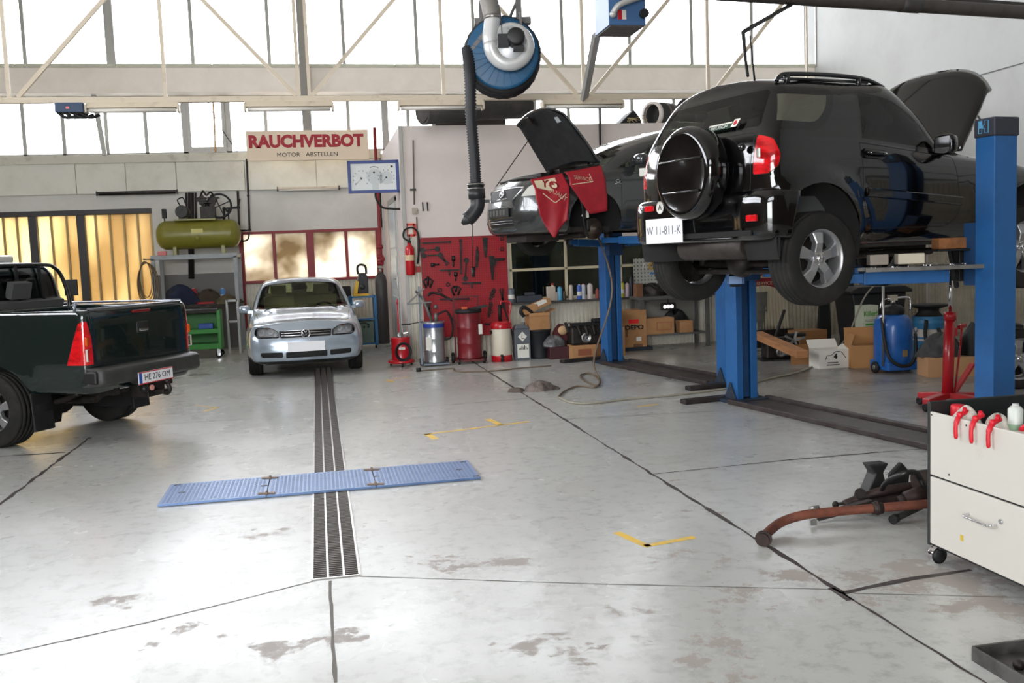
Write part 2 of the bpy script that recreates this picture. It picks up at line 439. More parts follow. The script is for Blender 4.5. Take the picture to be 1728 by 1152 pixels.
# concrete beam between the two bands of windows
w = MB(); w.box(XL, XR, YB - .38, YB + .3, 5.12, 5.60); struct(w.build('trim_3', M_concrete, bevel=.01))
w = MB()
x = XL
while x < XR:
    w.box(x + .004, min(x + 1.8, XR) - .004, YB - .41, YB + .05, 5.60, 5.665); x += 1.8
struct(w.build('trim_4', mat('greenish_sill', (206, 206, 186), .6, noise=((180, 182, 164), 3, .5, .8)), bevel=.006))

M_pane = glass('window_pane', (243, 243, 245), 1.0)
def band(n, z0, z1, xs, yf, wide, x0, x1, dep=.07):
    m = MB()
    m.box(x0, x1, yf - dep / 2, yf + dep / 2, z0, z0 + .05); m.box(x0, x1, yf - dep / 2, yf + dep / 2, z1 - .05, z1)
    for x in xs:
        ww = wide.get(x, .07); m.box(x - ww / 2, x + ww / 2, yf - dep / 2, yf + dep / 2, z0, z1)
    fr = struct(m.build('window_%d' % n, M_alu, bevel=.004))
    g = MB(); cuts = [x0] + sorted(xs) + [x1]
    for a, b in zip(cuts, cuts[1:]): g.box(a + .01, b - .01, yf - .004, yf + .004, z0 + .03, z1 - .03)
    g.build('pane', M_pane, fr)
    return fr
ux = [onY(p, 60, YB).x for p in (-100, 37, 183, 322, 452, 579, 703, 800, 950, 1064, 1169, 1271, 1362)]
band(1, 5.665, 8.4, ux, YB + .1, {ux[2]: .17}, XL, XR)
lx = [onY(p, 220, YB).x for p in (-30, 38, 105, 178, 245, 311, 385, 449, 519, 589, 651, 690, 770, 840, 905, 962, 1015, 1069, 1140, 1210, 1290)]
band(2, 3.965, 5.12, lx, YB + .1, {lx[5]: .11, lx[6]: .11, lx[10]: .14}, XL, XR)
# opening sash with its cord
m = MB(); a, b = lx[5] + .05, lx[6] - .05
m.box(a, b, YB + .03, YB + .09, 3.99, 4.10); m.box(a, a + .07, YB + .03, YB + .09, 4.1, 5.1); m.box(b - .07, b, YB + .03, YB + .09, 4.1, 5.1)
struct(m.build('window_3', M_alu, bevel=.005))
m = MB(); m.tube(smooth_path([(-1.86, YB - .03, 5.1), (-1.86, YB - .04, 4.6), (-1.88, YB - .03, 3.99)]), .018, 8)
tag(m.build('opening_rod', mat('orange_wood', (206, 160, 110), .6)), 'thin light brown rod hanging in the tilting window pane left of the sign', 'rod')
m = MB(); m.tube([(-2.0, YB - .05, 5.1), (-1.79, YB - .08, 4.55), (-1.45, YB - .05, 3.98)], .008, 6)
tag(m.build('pull_cord', M_black), 'dark cord slanting across the tilting window pane left of the sign', 'cord')

# tall column in front of the beam, two thin hangers beside it
m = MB(); cx = onY(511, 80, YB - .5).x
m.box(cx - .09, cx + .09, YB - .62, YB - .60, 3.97, 8.6); m.box(cx - .09, cx + .09, YB - .46, YB - .44, 3.97, 8.6); m.box(cx - .03, cx + .03, YB - .6, YB - .46, 3.97, 8.6)
struct(m.build('trim_5', mat('grey_column_paint', (150, 146, 138), .6), bevel=.004))

# sliding door of translucent panels
M_poly = translucent('yellowed_fibreglass', (222, 206, 170), (172, 150, 112), 1.1, .66, vec=(1, 1, .35))
g = MB()
g.box(-6.6, -3.2, YB + .10, YB + .112, 0, 2.85)
dr = struct(g.build('door_1', M_poly))
g = MB(); g.box(-6.6, -3.19, YB - .04, YB + .14, 2.80, 2.90)
for px in (60, 141):
    x = onY(px, 440, YB).x; g.box(x - .075, x + .075, YB - .02, YB + .14, 0, 2.8)
g.build('door_frame', mat('dark_door_frame', (46, 43, 44), .5), dr, bevel=.004)
g = MB()
for px in (9, 32, 90, 116, 165, 189, 213, 236):
    x = onY(px, 440, YB).x; g.box(x - .018, x + .018, YB + .05, YB + .14, 0, 2.82)
g.box(-3.24, -3.19, YB + .02, YB + .14, 0, 2.82); g.box(-6.6, -3.2, YB + .06, YB + .1, .02, .12)
g.build('mullion', mat('bronze_mullion', (150, 128, 84), .45, .4), dr)

# red framed window with obscured glass, ribbed panel below
M_obs = translucent('obscured_glass', (206, 200, 188), (116, 100, 74), 1.1, .8, clear=.03, bump=.5)
rx = [onY(p, 440, YB).x for p in (409, 464, 525, 586, 640)]
m = MB()
for x, ww in zip(rx, (.09, .06, .15, .06, .10)): m.box(x - ww / 2, x + ww / 2, YB - .03, YB + .1, 1.33, 2.36)
for z in (1.30, 2.31): m.box(rx[0] - .04, rx[-1] + .04, YB - .031, YB + .101, z, z + .055)
m.box(rx[0] - .06, rx[0] + .03, YB - .03, YB + .1, 0, 1.33); m.box(rx[-1] - .03, rx[-1] + .06, YB - .03, YB + .1, 0, 1.33)
fr = struct(m.build('window_4', M_redframe, bevel=.005))
g = MB()
for a, b in zip(rx, rx[1:]): g.box(a, b, YB + .03, YB + .042, 1.33, 2.34)
g.build('pane', M_obs, fr)
def corrugated(mb, x0, x1, z0, z1, y, pitch=.075, dep=.02, axis='X'):
    n = int(abs(x1 - x0) / pitch); vs = []
    for i in range(n):
        a = x0 + (x1 - x0) * i / n; p = (x1 - x0) / n
        vs += [(a, 0), (a + p * .30, 0), (a + p * .42, -dep), (a + p * .88, -dep)]
    vs.append((x1, 0)); K = len(vs)
    P = [((u, y + d, z) if axis == 'X' else (y + d, u, z)) for z in (z0, z1) for u, d in vs]
    mb.add(P, [(i, i + 1, K + i + 1, K + i) for i in range(K - 1)], False)
M_rib = mat('ribbed_white_sheet', (214, 210, 196), .55, noise=((178, 170, 152), 2.2, .45, .8))
g = MB(); corrugated(g, rx[0] + .03, rx[-1] - .03, 0, 1.31, YB + .05); g.build('ribbed_panel', M_rib, fr)

# office block
w = MB()
w.box(1.45, 3.22, YO, YO + .15, 0, 3.87); w.box(3.22, 7.3, YO, YO + .15, 0, .88); w.box(3.22, 7.3, YO, YO + .15, 1.93, 3.87)
w.box(7.3, XR, YO, YO + .15, 0, 3.87)
struct(w.build('wall_office_front', M_white))
w = MB()
w.box(1.45, 1.57, YO + .15, 17.2, 0, 3.87); w.box(1.45, 1.57, 18.9, YB, 0, 3.87); w.box(1.45, 1.57, 17.2, 18.9, 2.75, 3.87)
struct(w.build('wall_office_side', M_white))
w = MB(); w.box(1.57, XR, YO + .15, 18.2, 3.78, 3.87); struct(w.build('ceiling_office', M_plaster))  # rear strip left open, out of view, to let daylight into the office
# ribbed sheet on the lower half of the office front
w = MB()
corrugated(w, 1.46, 3.22, 0, 2.02, YO - .002); corrugated(w, 3.22, 7.3, 0, .88, YO - .002); struct(w.build('trim_6', M_rib))
M_rib2 = mat('shaded_ribbed_sheet', (168, 160, 142), .6, noise=((132, 124, 106), 1.8, .4, .75))  # same ribbed sheet made darker; the bay's shade is put into its colour
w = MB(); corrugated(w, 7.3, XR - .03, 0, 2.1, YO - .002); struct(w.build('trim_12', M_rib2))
m = MB(); m.box(1.44, 1.50, YO - .03, YO + .02, 0, 3.87); struct(m.build('trim_7', M_alu, bevel=.004))
# office window
m = MB()
wx = [3.24, onY(955, 450, YO).x, onY(1047, 450, YO).x, 7.28]
for x in (wx[0], wx[1], wx[2], 6.4, wx[3]): m.box(x - .022, x + .022, YO - .02, YO + .05, .88, 1.95)
for z in (.90, 1.40, 1.88): m.box(3.22, 7.3, YO - .02, YO + .05, z, z + .045)
fr = struct(m.build('window_5', mat('cream_window_bar', (208, 196, 164), .6), bevel=.003))
g = MB(); g.box(3.23, 7.29, YO + .02, YO + .028, .9, 1.93); g.build('pane', glass('office_pane', (150, 156, 150), 1.0), fr)
m = MB(); m.box(3.18, 6.9, YO - .20, YO, .84, .875); sill = struct(m.build('trim_8', mat('dark_shelf_board', (70, 68, 66), .6), bevel=.004))
m = MB(); m.box(3.45, 4.05, YO + .5, YO + .53, 0, 1.65); tag(m.build('grey_board', mat('grey_board', (128, 128, 122), .8)), 'plain grey board standing behind the office window', 'board')
m = MB()
m.prism([(5.19, 0), (5.44, 0), (5.95, 1.75), (5.72, 1.75)], YO + .3, YO + .33, 'Y'); tag(m.build('leaning_board', mat('pale_board', (150, 146, 138), .8)), 'pale board leaning behind the office window right of the blue lift post', 'board')
# side door
d = MB(); d.box(1.43, 1.47, 17.25, 18.85, .02, 2.72)
dr2 = struct(d.build('door_2', mat('grey_white_door', (206, 208, 206), .5), bevel=.006))
d = MB()
for z0, z1 in ((.25, 1.0), (1.15, 1.75), (1.9, 2.6)):
    d.box(1.415, 1.43, 17.45, 18.65, z0, z1)
d.build('door_panel', mat('pale_door_panel', (190, 196, 198), .35), dr2, bevel=.006)
d = MB(); d.box(1.40, 1.43, 17.32, 17.38, 1.22, 1.42); d.cyl((1.41, 17.35, 1.34), (1.36, 17.35, 1.34), .012); d.bar((1.36, 17.34, 1.34), (1.36, 17.5, 1.34), .02)
d.build('door_handle', M_steel, dr2)
d = MB()
for y in (17.21, 18.89): d.box(1.42, 1.58, y - .05, y + .05, 0, 2.8)
d.box(1.42, 1.58, 17.16, 18.94, 2.72, 2.82)
d.build('door_frame', M_alu, dr2, bevel=.004)

# right wall, left wall, wall with the gate behind the camera, ceiling
w = MB(); w.box(XR, XR + .3, -6, YB + .3, 0, 9.2); struct(w.build('wall_right', mat('grey_white_paint', (198, 199, 196), .75, noise=((184, 184, 181), .9, .45, .8))))
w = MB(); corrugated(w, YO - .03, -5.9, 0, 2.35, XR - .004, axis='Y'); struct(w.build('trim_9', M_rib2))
w = MB()
for z in (2.42, 2.95): w.box(XR - .06, XR, -5.9, 12.9, z, z + .07)
w.box(XR - .012, XR, -5.9, 18.3, 4.40, 4.415)
struct(w.build('trim_10', mat('dark_wall_rail', (70, 66, 64), .6)))
w = MB(); w.box(XR - .02, XR, YB - .45, YB - .41, 5.6, 8.6); struct(w.build('trim_11', M_alu))
M_dim = mat('brown_grey_wall', (104, 90, 78), .85, noise=((88, 76, 66), 1.5, .4, .7))
w = MB(); w.box(XL - .3, XL, -6, YB + .3, 0, 4.4); w.box(XL - .3, XL, -6, YB + .3, 7.6, 9.2); w.box(XL - .3, XL, -6, 2, 4.4, 7.6); w.box(XL - .3, XL, 16, YB + .3, 4.4, 7.6); struct(w.build('wall_left', M_dim))
m = MB()
for k in range(9): m.box(XL - .16, XL - .06, 2 + k * 1.75 - .05, 2 + k * 1.75 + .05, 4.4, 7.6)
for z in (4.43, 6.0, 7.57): m.box(XL - .16, XL - .06, 2, 16, z - .04, z + .04)
fr = struct(m.build('window_6', M_alu)); g = MB(); g.box(XL - .11, XL - .10, 2, 16, 4.4, 7.6); g.build('pane', M_pane, fr)
m = MB()
for k in range(6): m.box(-8 + k * 1.8 - .05, -8 + k * 1.8 + .05, -6.2, -6.1, 6.0, 8.4)
for z in (6.03, 7.2, 8.37): m.box(-8, 1, -6.2, -6.1, z - .05, z + .05)
fr = struct(m.build('window_7', M_alu)); g = MB(); g.box(-8, 1, -6.16, -6.15, 6.0, 8.4); g.build('pane', M_pane, fr)
w = MB(); w.box(XL - .3, -7.0, -6.3, -6, 0, 6.0); w.box(-1.0, XR + .3, -6.3, -6, 0, 6.0); w.box(-7.0, -1.0, -6.3, -6, 5.0, 6.0); w.box(XL - .3, XR + .3, -6.3, -6, 8.4, 9.2); w.box(XL - .3, -8, -6.3, -6, 6, 8.4); w.box(1.0, XR + .3, -6.3, -6, 6, 8.4)
struct(w.build('wall_front', M_dim))
w = MB(); w.box(XL - .3, XR + .3, -6.3, YB + .4, 9.0, 9.2); struct(w.build('ceiling', mat('ceiling_paint', (205, 200, 192), .8)))
# yard outside the windows and the gate
w = MB(); w.box(-40, 45, YB + .3, 60, -.6, -.05); w.box(-30, 30, -40, -6.3, -.6, -.05)
struct(w.build('yard_ground', mat('yard_asphalt', (150, 150, 146), .9, noise=((130, 128, 122), 3, .4, .7))))
# ------------------------------------------------------------------ car bodies
def _pchip(t, v, q):
    n = len(t); h = [t[i + 1] - t[i] for i in range(n - 1)]; d = [(v[i + 1] - v[i]) / h[i] for i in range(n - 1)]
    m = [0.0] * n; m[0] = d[0]; m[-1] = d[-1]
    for i in range(1, n - 1):
        if d[i - 1] * d[i] <= 0: m[i] = 0
        else:
            w1 = 2 * h[i] + h[i - 1]; w2 = h[i] + 2 * h[i - 1]; m[i] = (w1 + w2) / (w1 / d[i - 1] + w2 / d[i])
    out = []; i = 0
    for x in q:
        while i < n - 2 and x > t[i + 1]: i += 1
        s = (x - t[i]) / h[i]; s2 = s * s; s3 = s2 * s
        out.append((2 * s3 - 3 * s2 + 1) * v[i] + (s3 - 2 * s2 + s) * h[i] * m[i] + (-2 * s3 + 3 * s2) * v[i + 1] + (s3 - s2) * h[i] * m[i + 1])
    return out
def _dense(P, per):
    t = [0.0]
    for a, b in zip(P, P[1:]): t.append(t[-1] + max(1e-4, math.dist(a, b)))
    q = []
    for i in range(len(P) - 1): q += [t[i] + (t[i + 1] - t[i]) * j / per for j in range(per)]
    q.append(t[-1])
    return list(zip(*[_pchip(t, [p[c] for p in P], q) for c in range(3)]))
REAR = [(0, 0), (.45, .010), (.80, .045), (.95, .10)]
class Body:
    """a closed half shell lofted through cross-sections, mirrored, then cut into panels by planes"""
    def __init__(s, sts, rear_x, front_x, rear=REAR, front=REAR, per=(5, 5), deform=None):
        K = len(rear_x); rows = []
        yz0 = [(p[-2], p[-1]) for p in sts[0]]; yz1 = [(p[-2], p[-1]) for p in sts[-1]]
        for fy, dx in rear: rows.append([(rear_x[k] + dx, yz0[k][0] * fy, yz0[k][1]) for k in range(K)])
        rows += [list(st) for st in sts]
        for fy, dx in reversed(front): rows.append([(front_x[k] - dx, yz1[k][0] * fy, yz1[k][1]) for k in range(K)])
        a = [_dense(r, per[1]) for r in rows]
        cols = [_dense([a[i][k] for i in range(len(a))], per[0]) for k in range(len(a[0]))]
        n = len(cols[0]); k = len(cols)
        V = [cols[j][i] for i in range(n) for j in range(k)]
        if deform: V = [deform(*p) for p in V]
        bm = s.bm = bmesh.new()
        vs = [bm.verts.new(p) for p in V]; vm = [bm.verts.new((p[0], -p[1], p[2])) for p in V]
        for i in range(n - 1):
            for j in range(k - 1):
                q = (i * k + j, i * k + j + 1, (i + 1) * k + j + 1, (i + 1) * k + j)
                bm.faces.new([vs[t] for t in q]); bm.faces.new([vm[t] for t in reversed(q)])
        bmesh.ops.remove_doubles(bm, verts=bm.verts, dist=1e-5)
        bmesh.ops.dissolve_degenerate(bm, dist=1e-6, edges=bm.edges)
        bmesh.ops.recalc_face_normals(bm, faces=bm.faces)
        s.lay = bm.faces.layers.int.new('reg')
        bm.verts.ensure_lookup_table(); bm.normal_update()
        s.src = bm.copy(); s.bvh = BVHTree.FromBMesh(s.src); s.src.faces.ensure_lookup_table()
        s.names = {0: None}; s.next = 1
    def region(s, tagname, filt, planes, among=None):
        """faces for which filt(centre, normal) holds and that lie inside all planes get a tag"""
        bm = s.bm; lay = s.lay
        ids = None if among is None else [k for k, v in s.names.items() if v in (among if isinstance(among, (list, tuple)) else [among])]
        F = [f for f in bm.faces if (ids is None or f[lay] in ids) and filt(f.calc_center_median(), f.normal)]
        for co, no in planes:
            if not F: return
            co = Vector(co); no = Vector(no)
            E = {e for f in F for e in f.edges}; Vv = {v for f in F for v in f.verts}
            r = bmesh.ops.bisect_plane(bm, geom=F + list(E) + list(Vv), dist=1e-5, plane_co=co, plane_no=no)
            F = [g for g in r['geom'] if isinstance(g, bmesh.types.BMFace) and (g.calc_center_median() - co).dot(no) < 0]
        k = next((k for k, v in s.names.items() if v == tagname), None)
        if k is None: k = s.next; s.names[k] = tagname; s.next += 1
        for f in F: f[lay] = k
    def poly(s, tagname, pts, axis, filt, among=None, extra=()):
        """pts: convex outline; axis y: (x,z) seen from the side, x: (y,z) from an end, z: (x,y) from above"""
        def P(a, b): return Vector((a, 0, b)) if axis == 'y' else (Vector((0, a, b)) if axis == 'x' else Vector((a, b, 0)))
        c = P(sum(p[0] for p in pts) / len(pts), sum(p[1] for p in pts) / len(pts))
        ax = {'x': Vector((1, 0, 0)), 'y': Vector((0, 1, 0)), 'z': Vector((0, 0, 1))}[axis]; planes = []
        for i in range(len(pts)):
            a, b = P(*pts[i]), P(*pts[(i + 1) % len(pts)])
            if (b - a).length < 1e-5: continue
            no = (b - a).cross(ax).normalized()
            if (c - a).dot(no) > 0: no = -no
            planes.append((a, no))
        s.region(tagname, filt, planes + list(extra), among)
    def panel(s, tagname, pts, axis, filt, gap=.006, seam='seam', among=None, extra=()):
        """outer outline becomes a dark seam, the outline shrunk by gap becomes the panel"""
        s.poly(seam, pts, axis, filt, among, extra)
        c = Vector((sum(p[0] for p in pts) / len(pts), sum(p[1] for p in pts) / len(pts)))
        K = len(pts); pv = [Vector(p) for p in pts]; inn = []
        area = sum(pv[i].x * pv[(i + 1) % K].y - pv[(i + 1) % K].x * pv[i].y for i in range(K)); sg = 1 if area > 0 else -1
        for i in range(K):
            e1 = (pv[i] - pv[i - 1]); e2 = (pv[(i + 1) % K] - pv[i])
            if e1.length < 1e-6: e1 = pv[i] - pv[i - 2]
            if e2.length < 1e-6: e2 = pv[(i + 2) % K] - pv[i]
            e1.normalize(); e2.normalize()
            n = Vector((-e1.y - e2.y, e1.x + e2.x)) * sg
            if n.length < 1e-6: n = c - pv[i]
            n.normalize(); cosv = max(.4, n.dot(Vector((-e1.y, e1.x)) * sg))
            inn.append(tuple(pv[i] + n * (gap / cosv)))
        ex = [(Vector(co) - Vector(no).normalized() * gap, no) for co, no in extra]
        s.poly(tagname, inn, axis, filt, seam, ex)
    def split(s, parent, spec, main_name, main_mats, shared=()):
        """spec: {tag: (name, material) or None to delete}; shared tags stay in the main mesh with their own slot"""
        bm = s.bm; lay = s.lay; out = {}
        shared = dict(shared); slots = [main_mats] + list(shared.values()); sk = list(shared)
        def make(name, faces, mats, slot):
            me = bpy.data.meshes.new(name); vmap = {}; co = []; fs = []; mi = []
            for f in faces:
                ix = []
                for v in f.verts:
                    if v not in vmap: vmap[v] = len(co); co.append(v.co.copy())
                    ix.append(vmap[v])
                fs.append(ix); mi.append(slot(f))
            if not fs: return None
            me.from_pydata(co, [], fs)
            for m in mats: me.materials.append(m)
            me.polygons.foreach_set('material_index', mi); me.polygons.foreach_set('use_smooth', [True] * len(fs)); me.update()
            nn = []
            for p in co:
                loc, no, ix, d = s.bvh.find_nearest(p)
                f = s.src.faces[ix]; ws = [1 / (1e-5 + (v.co - p).length) ** 2 for v in f.verts]
                n = Vector((0, 0, 0))
                for v, w in zip(f.verts, ws): n += v.normal * w
                nn.append(n.normalized())
            me.normals_split_custom_set_from_vertices(nn)
            o = bpy.data.objects.new(name, me); COL.objects.link(o); o.parent = parent; return o
        by = {}
        for f in bm.faces: by.setdefault(s.names[f[lay]], []).append(f)
        main = []
        for t, fs in by.items():
            if t is None or t in shared: main += fs
            elif t in spec and spec[t] is None: continue
            elif t in spec: out[t] = make(spec[t][0], fs, [spec[t][1]], lambda f: 0)
            else: main += fs
        out['main'] = make(main_name, main, slots, lambda f: (sk.index(s.names[f[lay]]) + 1) if s.names[f[lay]] in shared else 0)
        bm.free(); s.src.free(); return out
def flare_deform(wheels, R, amt, wid):
    def f(x, y, z):
        a = 0
        for wx, wz in wheels:
            d = math.hypot(x - wx, z - wz) - R
            if y > .5:
                if d <= .03: a = max(a, 1)
                elif d < wid: a = max(a, .5 + .5 * math.cos(PI * (d - .03) / (wid - .03)))
        return (x, y + amt * a, z)
    return f
L_ = lambda c, n: c.y > 0
R_ = lambda c, n: c.y < 0

def circ(x, z, r, n=28): return [(x + r * math.cos(2 * PI * i / n), z + r * math.sin(2 * PI * i / n)) for i in range(n)]
M_rim = mat('alloy_rim', (168, 168, 170), .3, .75, noise=((140, 138, 134), 8, .5, .8))
M_well = mat('wheel_well_black', (24, 22, 21), .9)
M_under = mat('underbody', (42, 38, 35), .85, noise=((60, 50, 42), 6, .45, .75))
M_lens = mat('red_lamp_lens', (214, 16, 26), .12, spec=.6, coat=.6, noise=((150, 6, 12), 7, .46, .62), scale=(1, 1, 2.2))
M_amber = mat('amber_lamp_lens', (220, 86, 20), .15, coat=.5)
M_clear = mat('clear_lamp_lens', (214, 214, 206), .15, .2, coat=.6)
M_platew = mat('plate_white', (245, 245, 248), .3)
M_ink = mat('black_print', (20, 20, 22), .6)
M_seat = mat('grey_seat_fabric', (74, 74, 74), .9)

def make_wheel(parent, c, R, w, rimR, side, spokes=5, steer=0.0, style='wide'):
    """tyre as the wheel mesh, rim and cap as its own pieces; side=+1 outer face to +y"""
    m = MB(); h = w / 2
    prof = [(rimR, -h * .92), (rimR + .012, -h * .98), (R * .93, -h * 1.03), (R * .985, -h * .84)]
    g = 4
    for i in range(g):
        y0 = -h * .80 + i * (1.6 * h / g); y1 = y0 + 1.6 * h / g
        prof += [(R, y0 + .004), (R, y1 - .008), (R - .009, y1 - .006), (R - .009, y1 + .002)]
    prof += [(R * .985, h * .84), (R * .93, h * 1.03), (rimR + .012, h * .98), (rimR, h * .92)]
    m.lathe(prof, 44, 'Y')
    t = m.build('wheel', M_rubber, parent); t.location = c; t.rotation_euler = (0, 0, (0 if side > 0 else PI) + steer)
    m = MB()
    m.lathe([(rimR * .98, -h * .9), (rimR * .93, -h * .5), (rimR * .88, h * .2), (rimR * .90, h * .60), (rimR * .97, h * .88), (rimR * 1.045, h * .95), (rimR * 1.045, h * .86), (rimR, h * .8)], 44, 'Y')
    hy = h * .62
    for k in range(spokes):
        a = 2 * PI * k / spokes + PI / 2
        ca, sa = math.cos(a), math.sin(a)
        ri, ro = rimR * .20, rimR * .93
        wi, wo = (rimR * .17, rimR * .17) if style == 'wide' else (rimR * .12, rimR * .10)
        mid = rimR * .52; wm = wi * .92
        o = [(ri, -wi), (mid, -wm), (ro, -wo * 1.5), (ro, wo * 1.5), (mid, wm), (ri, wi)]
        vs = []
        for y_, sc in ((hy - .045, 1.12), (hy - .006, 1.0), (hy, .8)):
            for u, v in o:
                vy = y_ + (.018 if u == mid else (.004 if u == ri else -.004))
                vs.append((ca * u - sa * v * sc, vy, sa * u + ca * v * sc))
        fs = [(12, 13, 14, 15, 16, 17)] if False else [(12, 13, 16, 17), (13, 14, 15, 16)]
        for b in (0, 6):
            for i in range(6): fs.append((b + i, b + (i + 1) % 6, b + 6 + (i + 1) % 6, b + 6 + i))
        m.add(vs, fs, False)
    m.lathe([(rimR * .30, hy - .05), (rimR * .30, hy - .004), (rimR * .27, hy + .006), (0.001, hy + .006)], 28, 'Y')
    r = m.build('rim', M_rim, t, bevel=.004)
    m = MB(); m.lathe([(rimR * .14, hy), (rimR * .14, hy + .02), (rimR * .11, hy + .03), (.001, hy + .03)], 20, 'Y')
    for k in range(spokes):
        a = 2 * PI * k / spokes + PI / 2 + PI / spokes
        p = (rimR * .21 * math.cos(a), hy + .003, rimR * .21 * math.sin(a)); m.cyl(p, (p[0], p[1] + .012, p[2]), .011, n=8)
    m.build('hub_cap', M_chrome, t)
    m = MB(); m.lathe([(rimR * .86, -h * .3), (rimR * .80, -h * .1), (.02, -h * .1)], 32, 'Y'); m.build('brake_disc', M_grease, t)
    return t
def wells(parent, wheels, R, y0, y1):
    for wx, wz, sd in wheels:
        m = MB(); n = 20; vs = []; fs = []
        for y in (y0, y1):
            for i in range(n + 1):
                a = -0.35 + (PI + .7) * i / n; vs.append((wx + R * math.cos(a), sd * y, wz + R * math.sin(a)))
        for i in range(n): fs.append((i, i + 1, n + 2 + i, n + 1 + i))
        fs.append(tuple(range(n + 1)))
        m.add(vs, fs, True); m.build('wheel_well', M_well, parent, weld=False)
def seat(parent, x, y, z, m=None, name='seat', w=.5):
    s = MB()
    s.box(x - .25, x + .25, y - w / 2, y + w / 2, z, z + .16)
    s.at((x - .22, y, z + .12), ry=-.28); s.box(-.07, .07, -w / 2, w / 2, 0, .60)
    s.box(-.05, .04, -.13, .13, .62, .80); s.bar((0, -.06, .58), (0, -.06, .66), .015); s.bar((0, .06, .58), (0, .06, .66), .015)
    return s.build(name, m or M_seat, parent, bevel=.04, seg=3)
def mirror(parent, x, y, z, sd, m, name='door_mirror', size=(.12, .22, .16)):
    s = MB(); cx, cy = x, y + sd * size[1] / 2
    prof = [(-.5, .80), (-.46, .94), (-.2, 1.0), (.2, .9), (.42, .6), (.5, .25)]
    vs = []; n = 16; fs = []
    for u, sc in prof:
        for j in range(n):
            a = 2 * PI * j / n; ca, sa = math.cos(a), math.sin(a)
            e = .6
            vs.append((cx + u * size[0], cy + sd * size[1] / 2 * sc * math.copysign(abs(ca) ** e, ca), z + size[2] / 2 * sc * math.copysign(abs(sa) ** e, sa)))
    for i in range(len(prof) - 1):
        for j in range(n): fs.append((i * n + j, i * n + (j + 1) % n, (i + 1) * n + (j + 1) % n, (i + 1) * n + j))
    fs.append(tuple(range(n))); fs.append(tuple(range((len(prof) - 1) * n, len(prof) * n)))
    s.add(vs, fs, True)
    s.bar((x + .02, y - sd * .06, z - size[2] * .35), (x + .02, y + sd * .05, z - size[2] * .3), .05)
    o = s.build(name, m, parent)
    g = MB(); g.box(x - size[0] / 2 - .004, x - size[0] / 2 - .001, cy - size[1] * .38, cy + size[1] * .38, z - size[2] * .36, z + size[2] * .36)
    g.build('mirror_glass', M_chrome, o)
    return o
def plate(parent, loc, rz, txt, size=(.52, .12), border=None, tcol=None, tilt=0.0, eu=True, tsize=.085, name='number_plate'):
    m = MB(); m.box(-size[0] / 2, size[0] / 2, -.004, .004, -size[1] / 2, size[1] / 2)
    p = m.build(name, M_platew, parent, bevel=.003); p.location = loc; p.rotation_euler = (tilt, 0, rz)
    if border:
        m = MB(); a, b = size[0] / 2, size[1] / 2
        for z in (-b + .006, b - .006): m.box(-a, a, -.0062, -.004, z - .005, z + .005)
        m.build('plate_border', border, p)
    if eu:
        m = MB(); m.box(-size[0] / 2 + .006, -size[0] / 2 + .048, -.006, -.004, -size[1] / 2 + .012, size[1] / 2 - .012); m.build('country_band', mat('plate_blue', (40, 80, 170), .4), p)
    if txt: text_mesh(txt, tsize, 'plate_lettering', tcol or M_ink, p, (.02 if eu else 0, -.0055, 0), (PI / 2, 0, 0), .0008, sx=.92)
    return p
# ------------------------------------------------------------------ black SUV on the near lift
M_blk = mat('black_car_paint', (6, 6, 7), .10, spec=.5, coat=.7)
M_seam = mat('panel_gap', (5, 5, 5), .8)
M_tint = glass('tinted_car_glass', (160, 168, 156), 1.0)
M_clearglass = glass('clear_car_glass', (176, 186, 176), 1.0)
suv = thing('off_road_car', 'black three-door off-road car raised on the near blue lift with hood open and spare wheel', 'car', (3.422, 7.239, 1.344), math.radians(15))
def S(x, pts, dx=None):
    return [((x if not isinstance(x, (list, tuple)) else x[k]), p[0], p[1]) for k, p in enumerate(pts)]
rear_x = [-.40, -.46, -.50, -.525, -.525, -.505, -.49, -.40, -.325, -.29, -.275, -.27]
base = [(.52, .42), (.68, .40), (.775, .48), (.82, .68), (.83, .92), (.805, 1.09), (.79, 1.15), (.745, 1.33), (.690, 1.465), (.615, 1.535), (.35, 1.595), (0, 1.61)]
b1 = [(.52, .36), (.72, .33), (.795, .42), (.83, .62), (.84, .90), (.815, 1.07), (.80, 1.125), (.755, 1.32), (.695, 1.475), (.615, 1.55), (.35, 1.61), (0, 1.625)]
b2 = [(.52, .36), (.72, .33), (.795, .42), (.83, .62), (.838, .88), (.815, 1.03), (.795, 1.08), (.755, 1.30), (.695, 1.48), (.615, 1.555), (.35, 1.615), (0, 1.63)]
hw = [(.52, .36), (.72, .33), (.795, .42), (.83, .62), (.835, .86), (.81, .99), (.79, 1.045), (.755, 1.20), (.71, 1.33), (.64, 1.385), (.36, 1.43), (0, 1.44)]
cw = [(.52, .36), (.72, .33), (.795, .42), (.83, .62), (.835, .84), (.81, .965), (.785, 1.0), (.765, 1.02), (.735, 1.05), (.66, 1.075), (.36, 1.09), (0, 1.095)]
fa = [(.52, .36), (.70, .34), (.79, .42), (.825, .60), (.83, .80), (.795, .92), (.755, .95), (.72, .962), (.66, .972), (.58, .98), (.34, 1.0), (0, 1.005)]
fn = [(.50, .36), (.68, .33), (.78, .42), (.815, .56), (.81, .72), (.775, .82), (.73, .85), (.69, .87), (.64, .88), (.56, .89), (.33, .91), (0, .915)]
sts = [S([r + .15 for r in rear_x], base), S(0.05, b1), S(.42, b1), S([.8, .8, .8, .8, .8, .8, .8, .80, .80, .82, .90, .94], b2),
       S([1.1, 1.1, 1.1, 1.1, 1.1, 1.1, 1.1, 1.1, 1.1, 1.12, 1.22, 1.26], hw), S([1.4, 1.4, 1.4, 1.4, 1.4, 1.4, 1.4, 1.40, 1.42, 1.46, 1.58, 1.62], cw), S(2.2, fa), S(2.70, fn)]
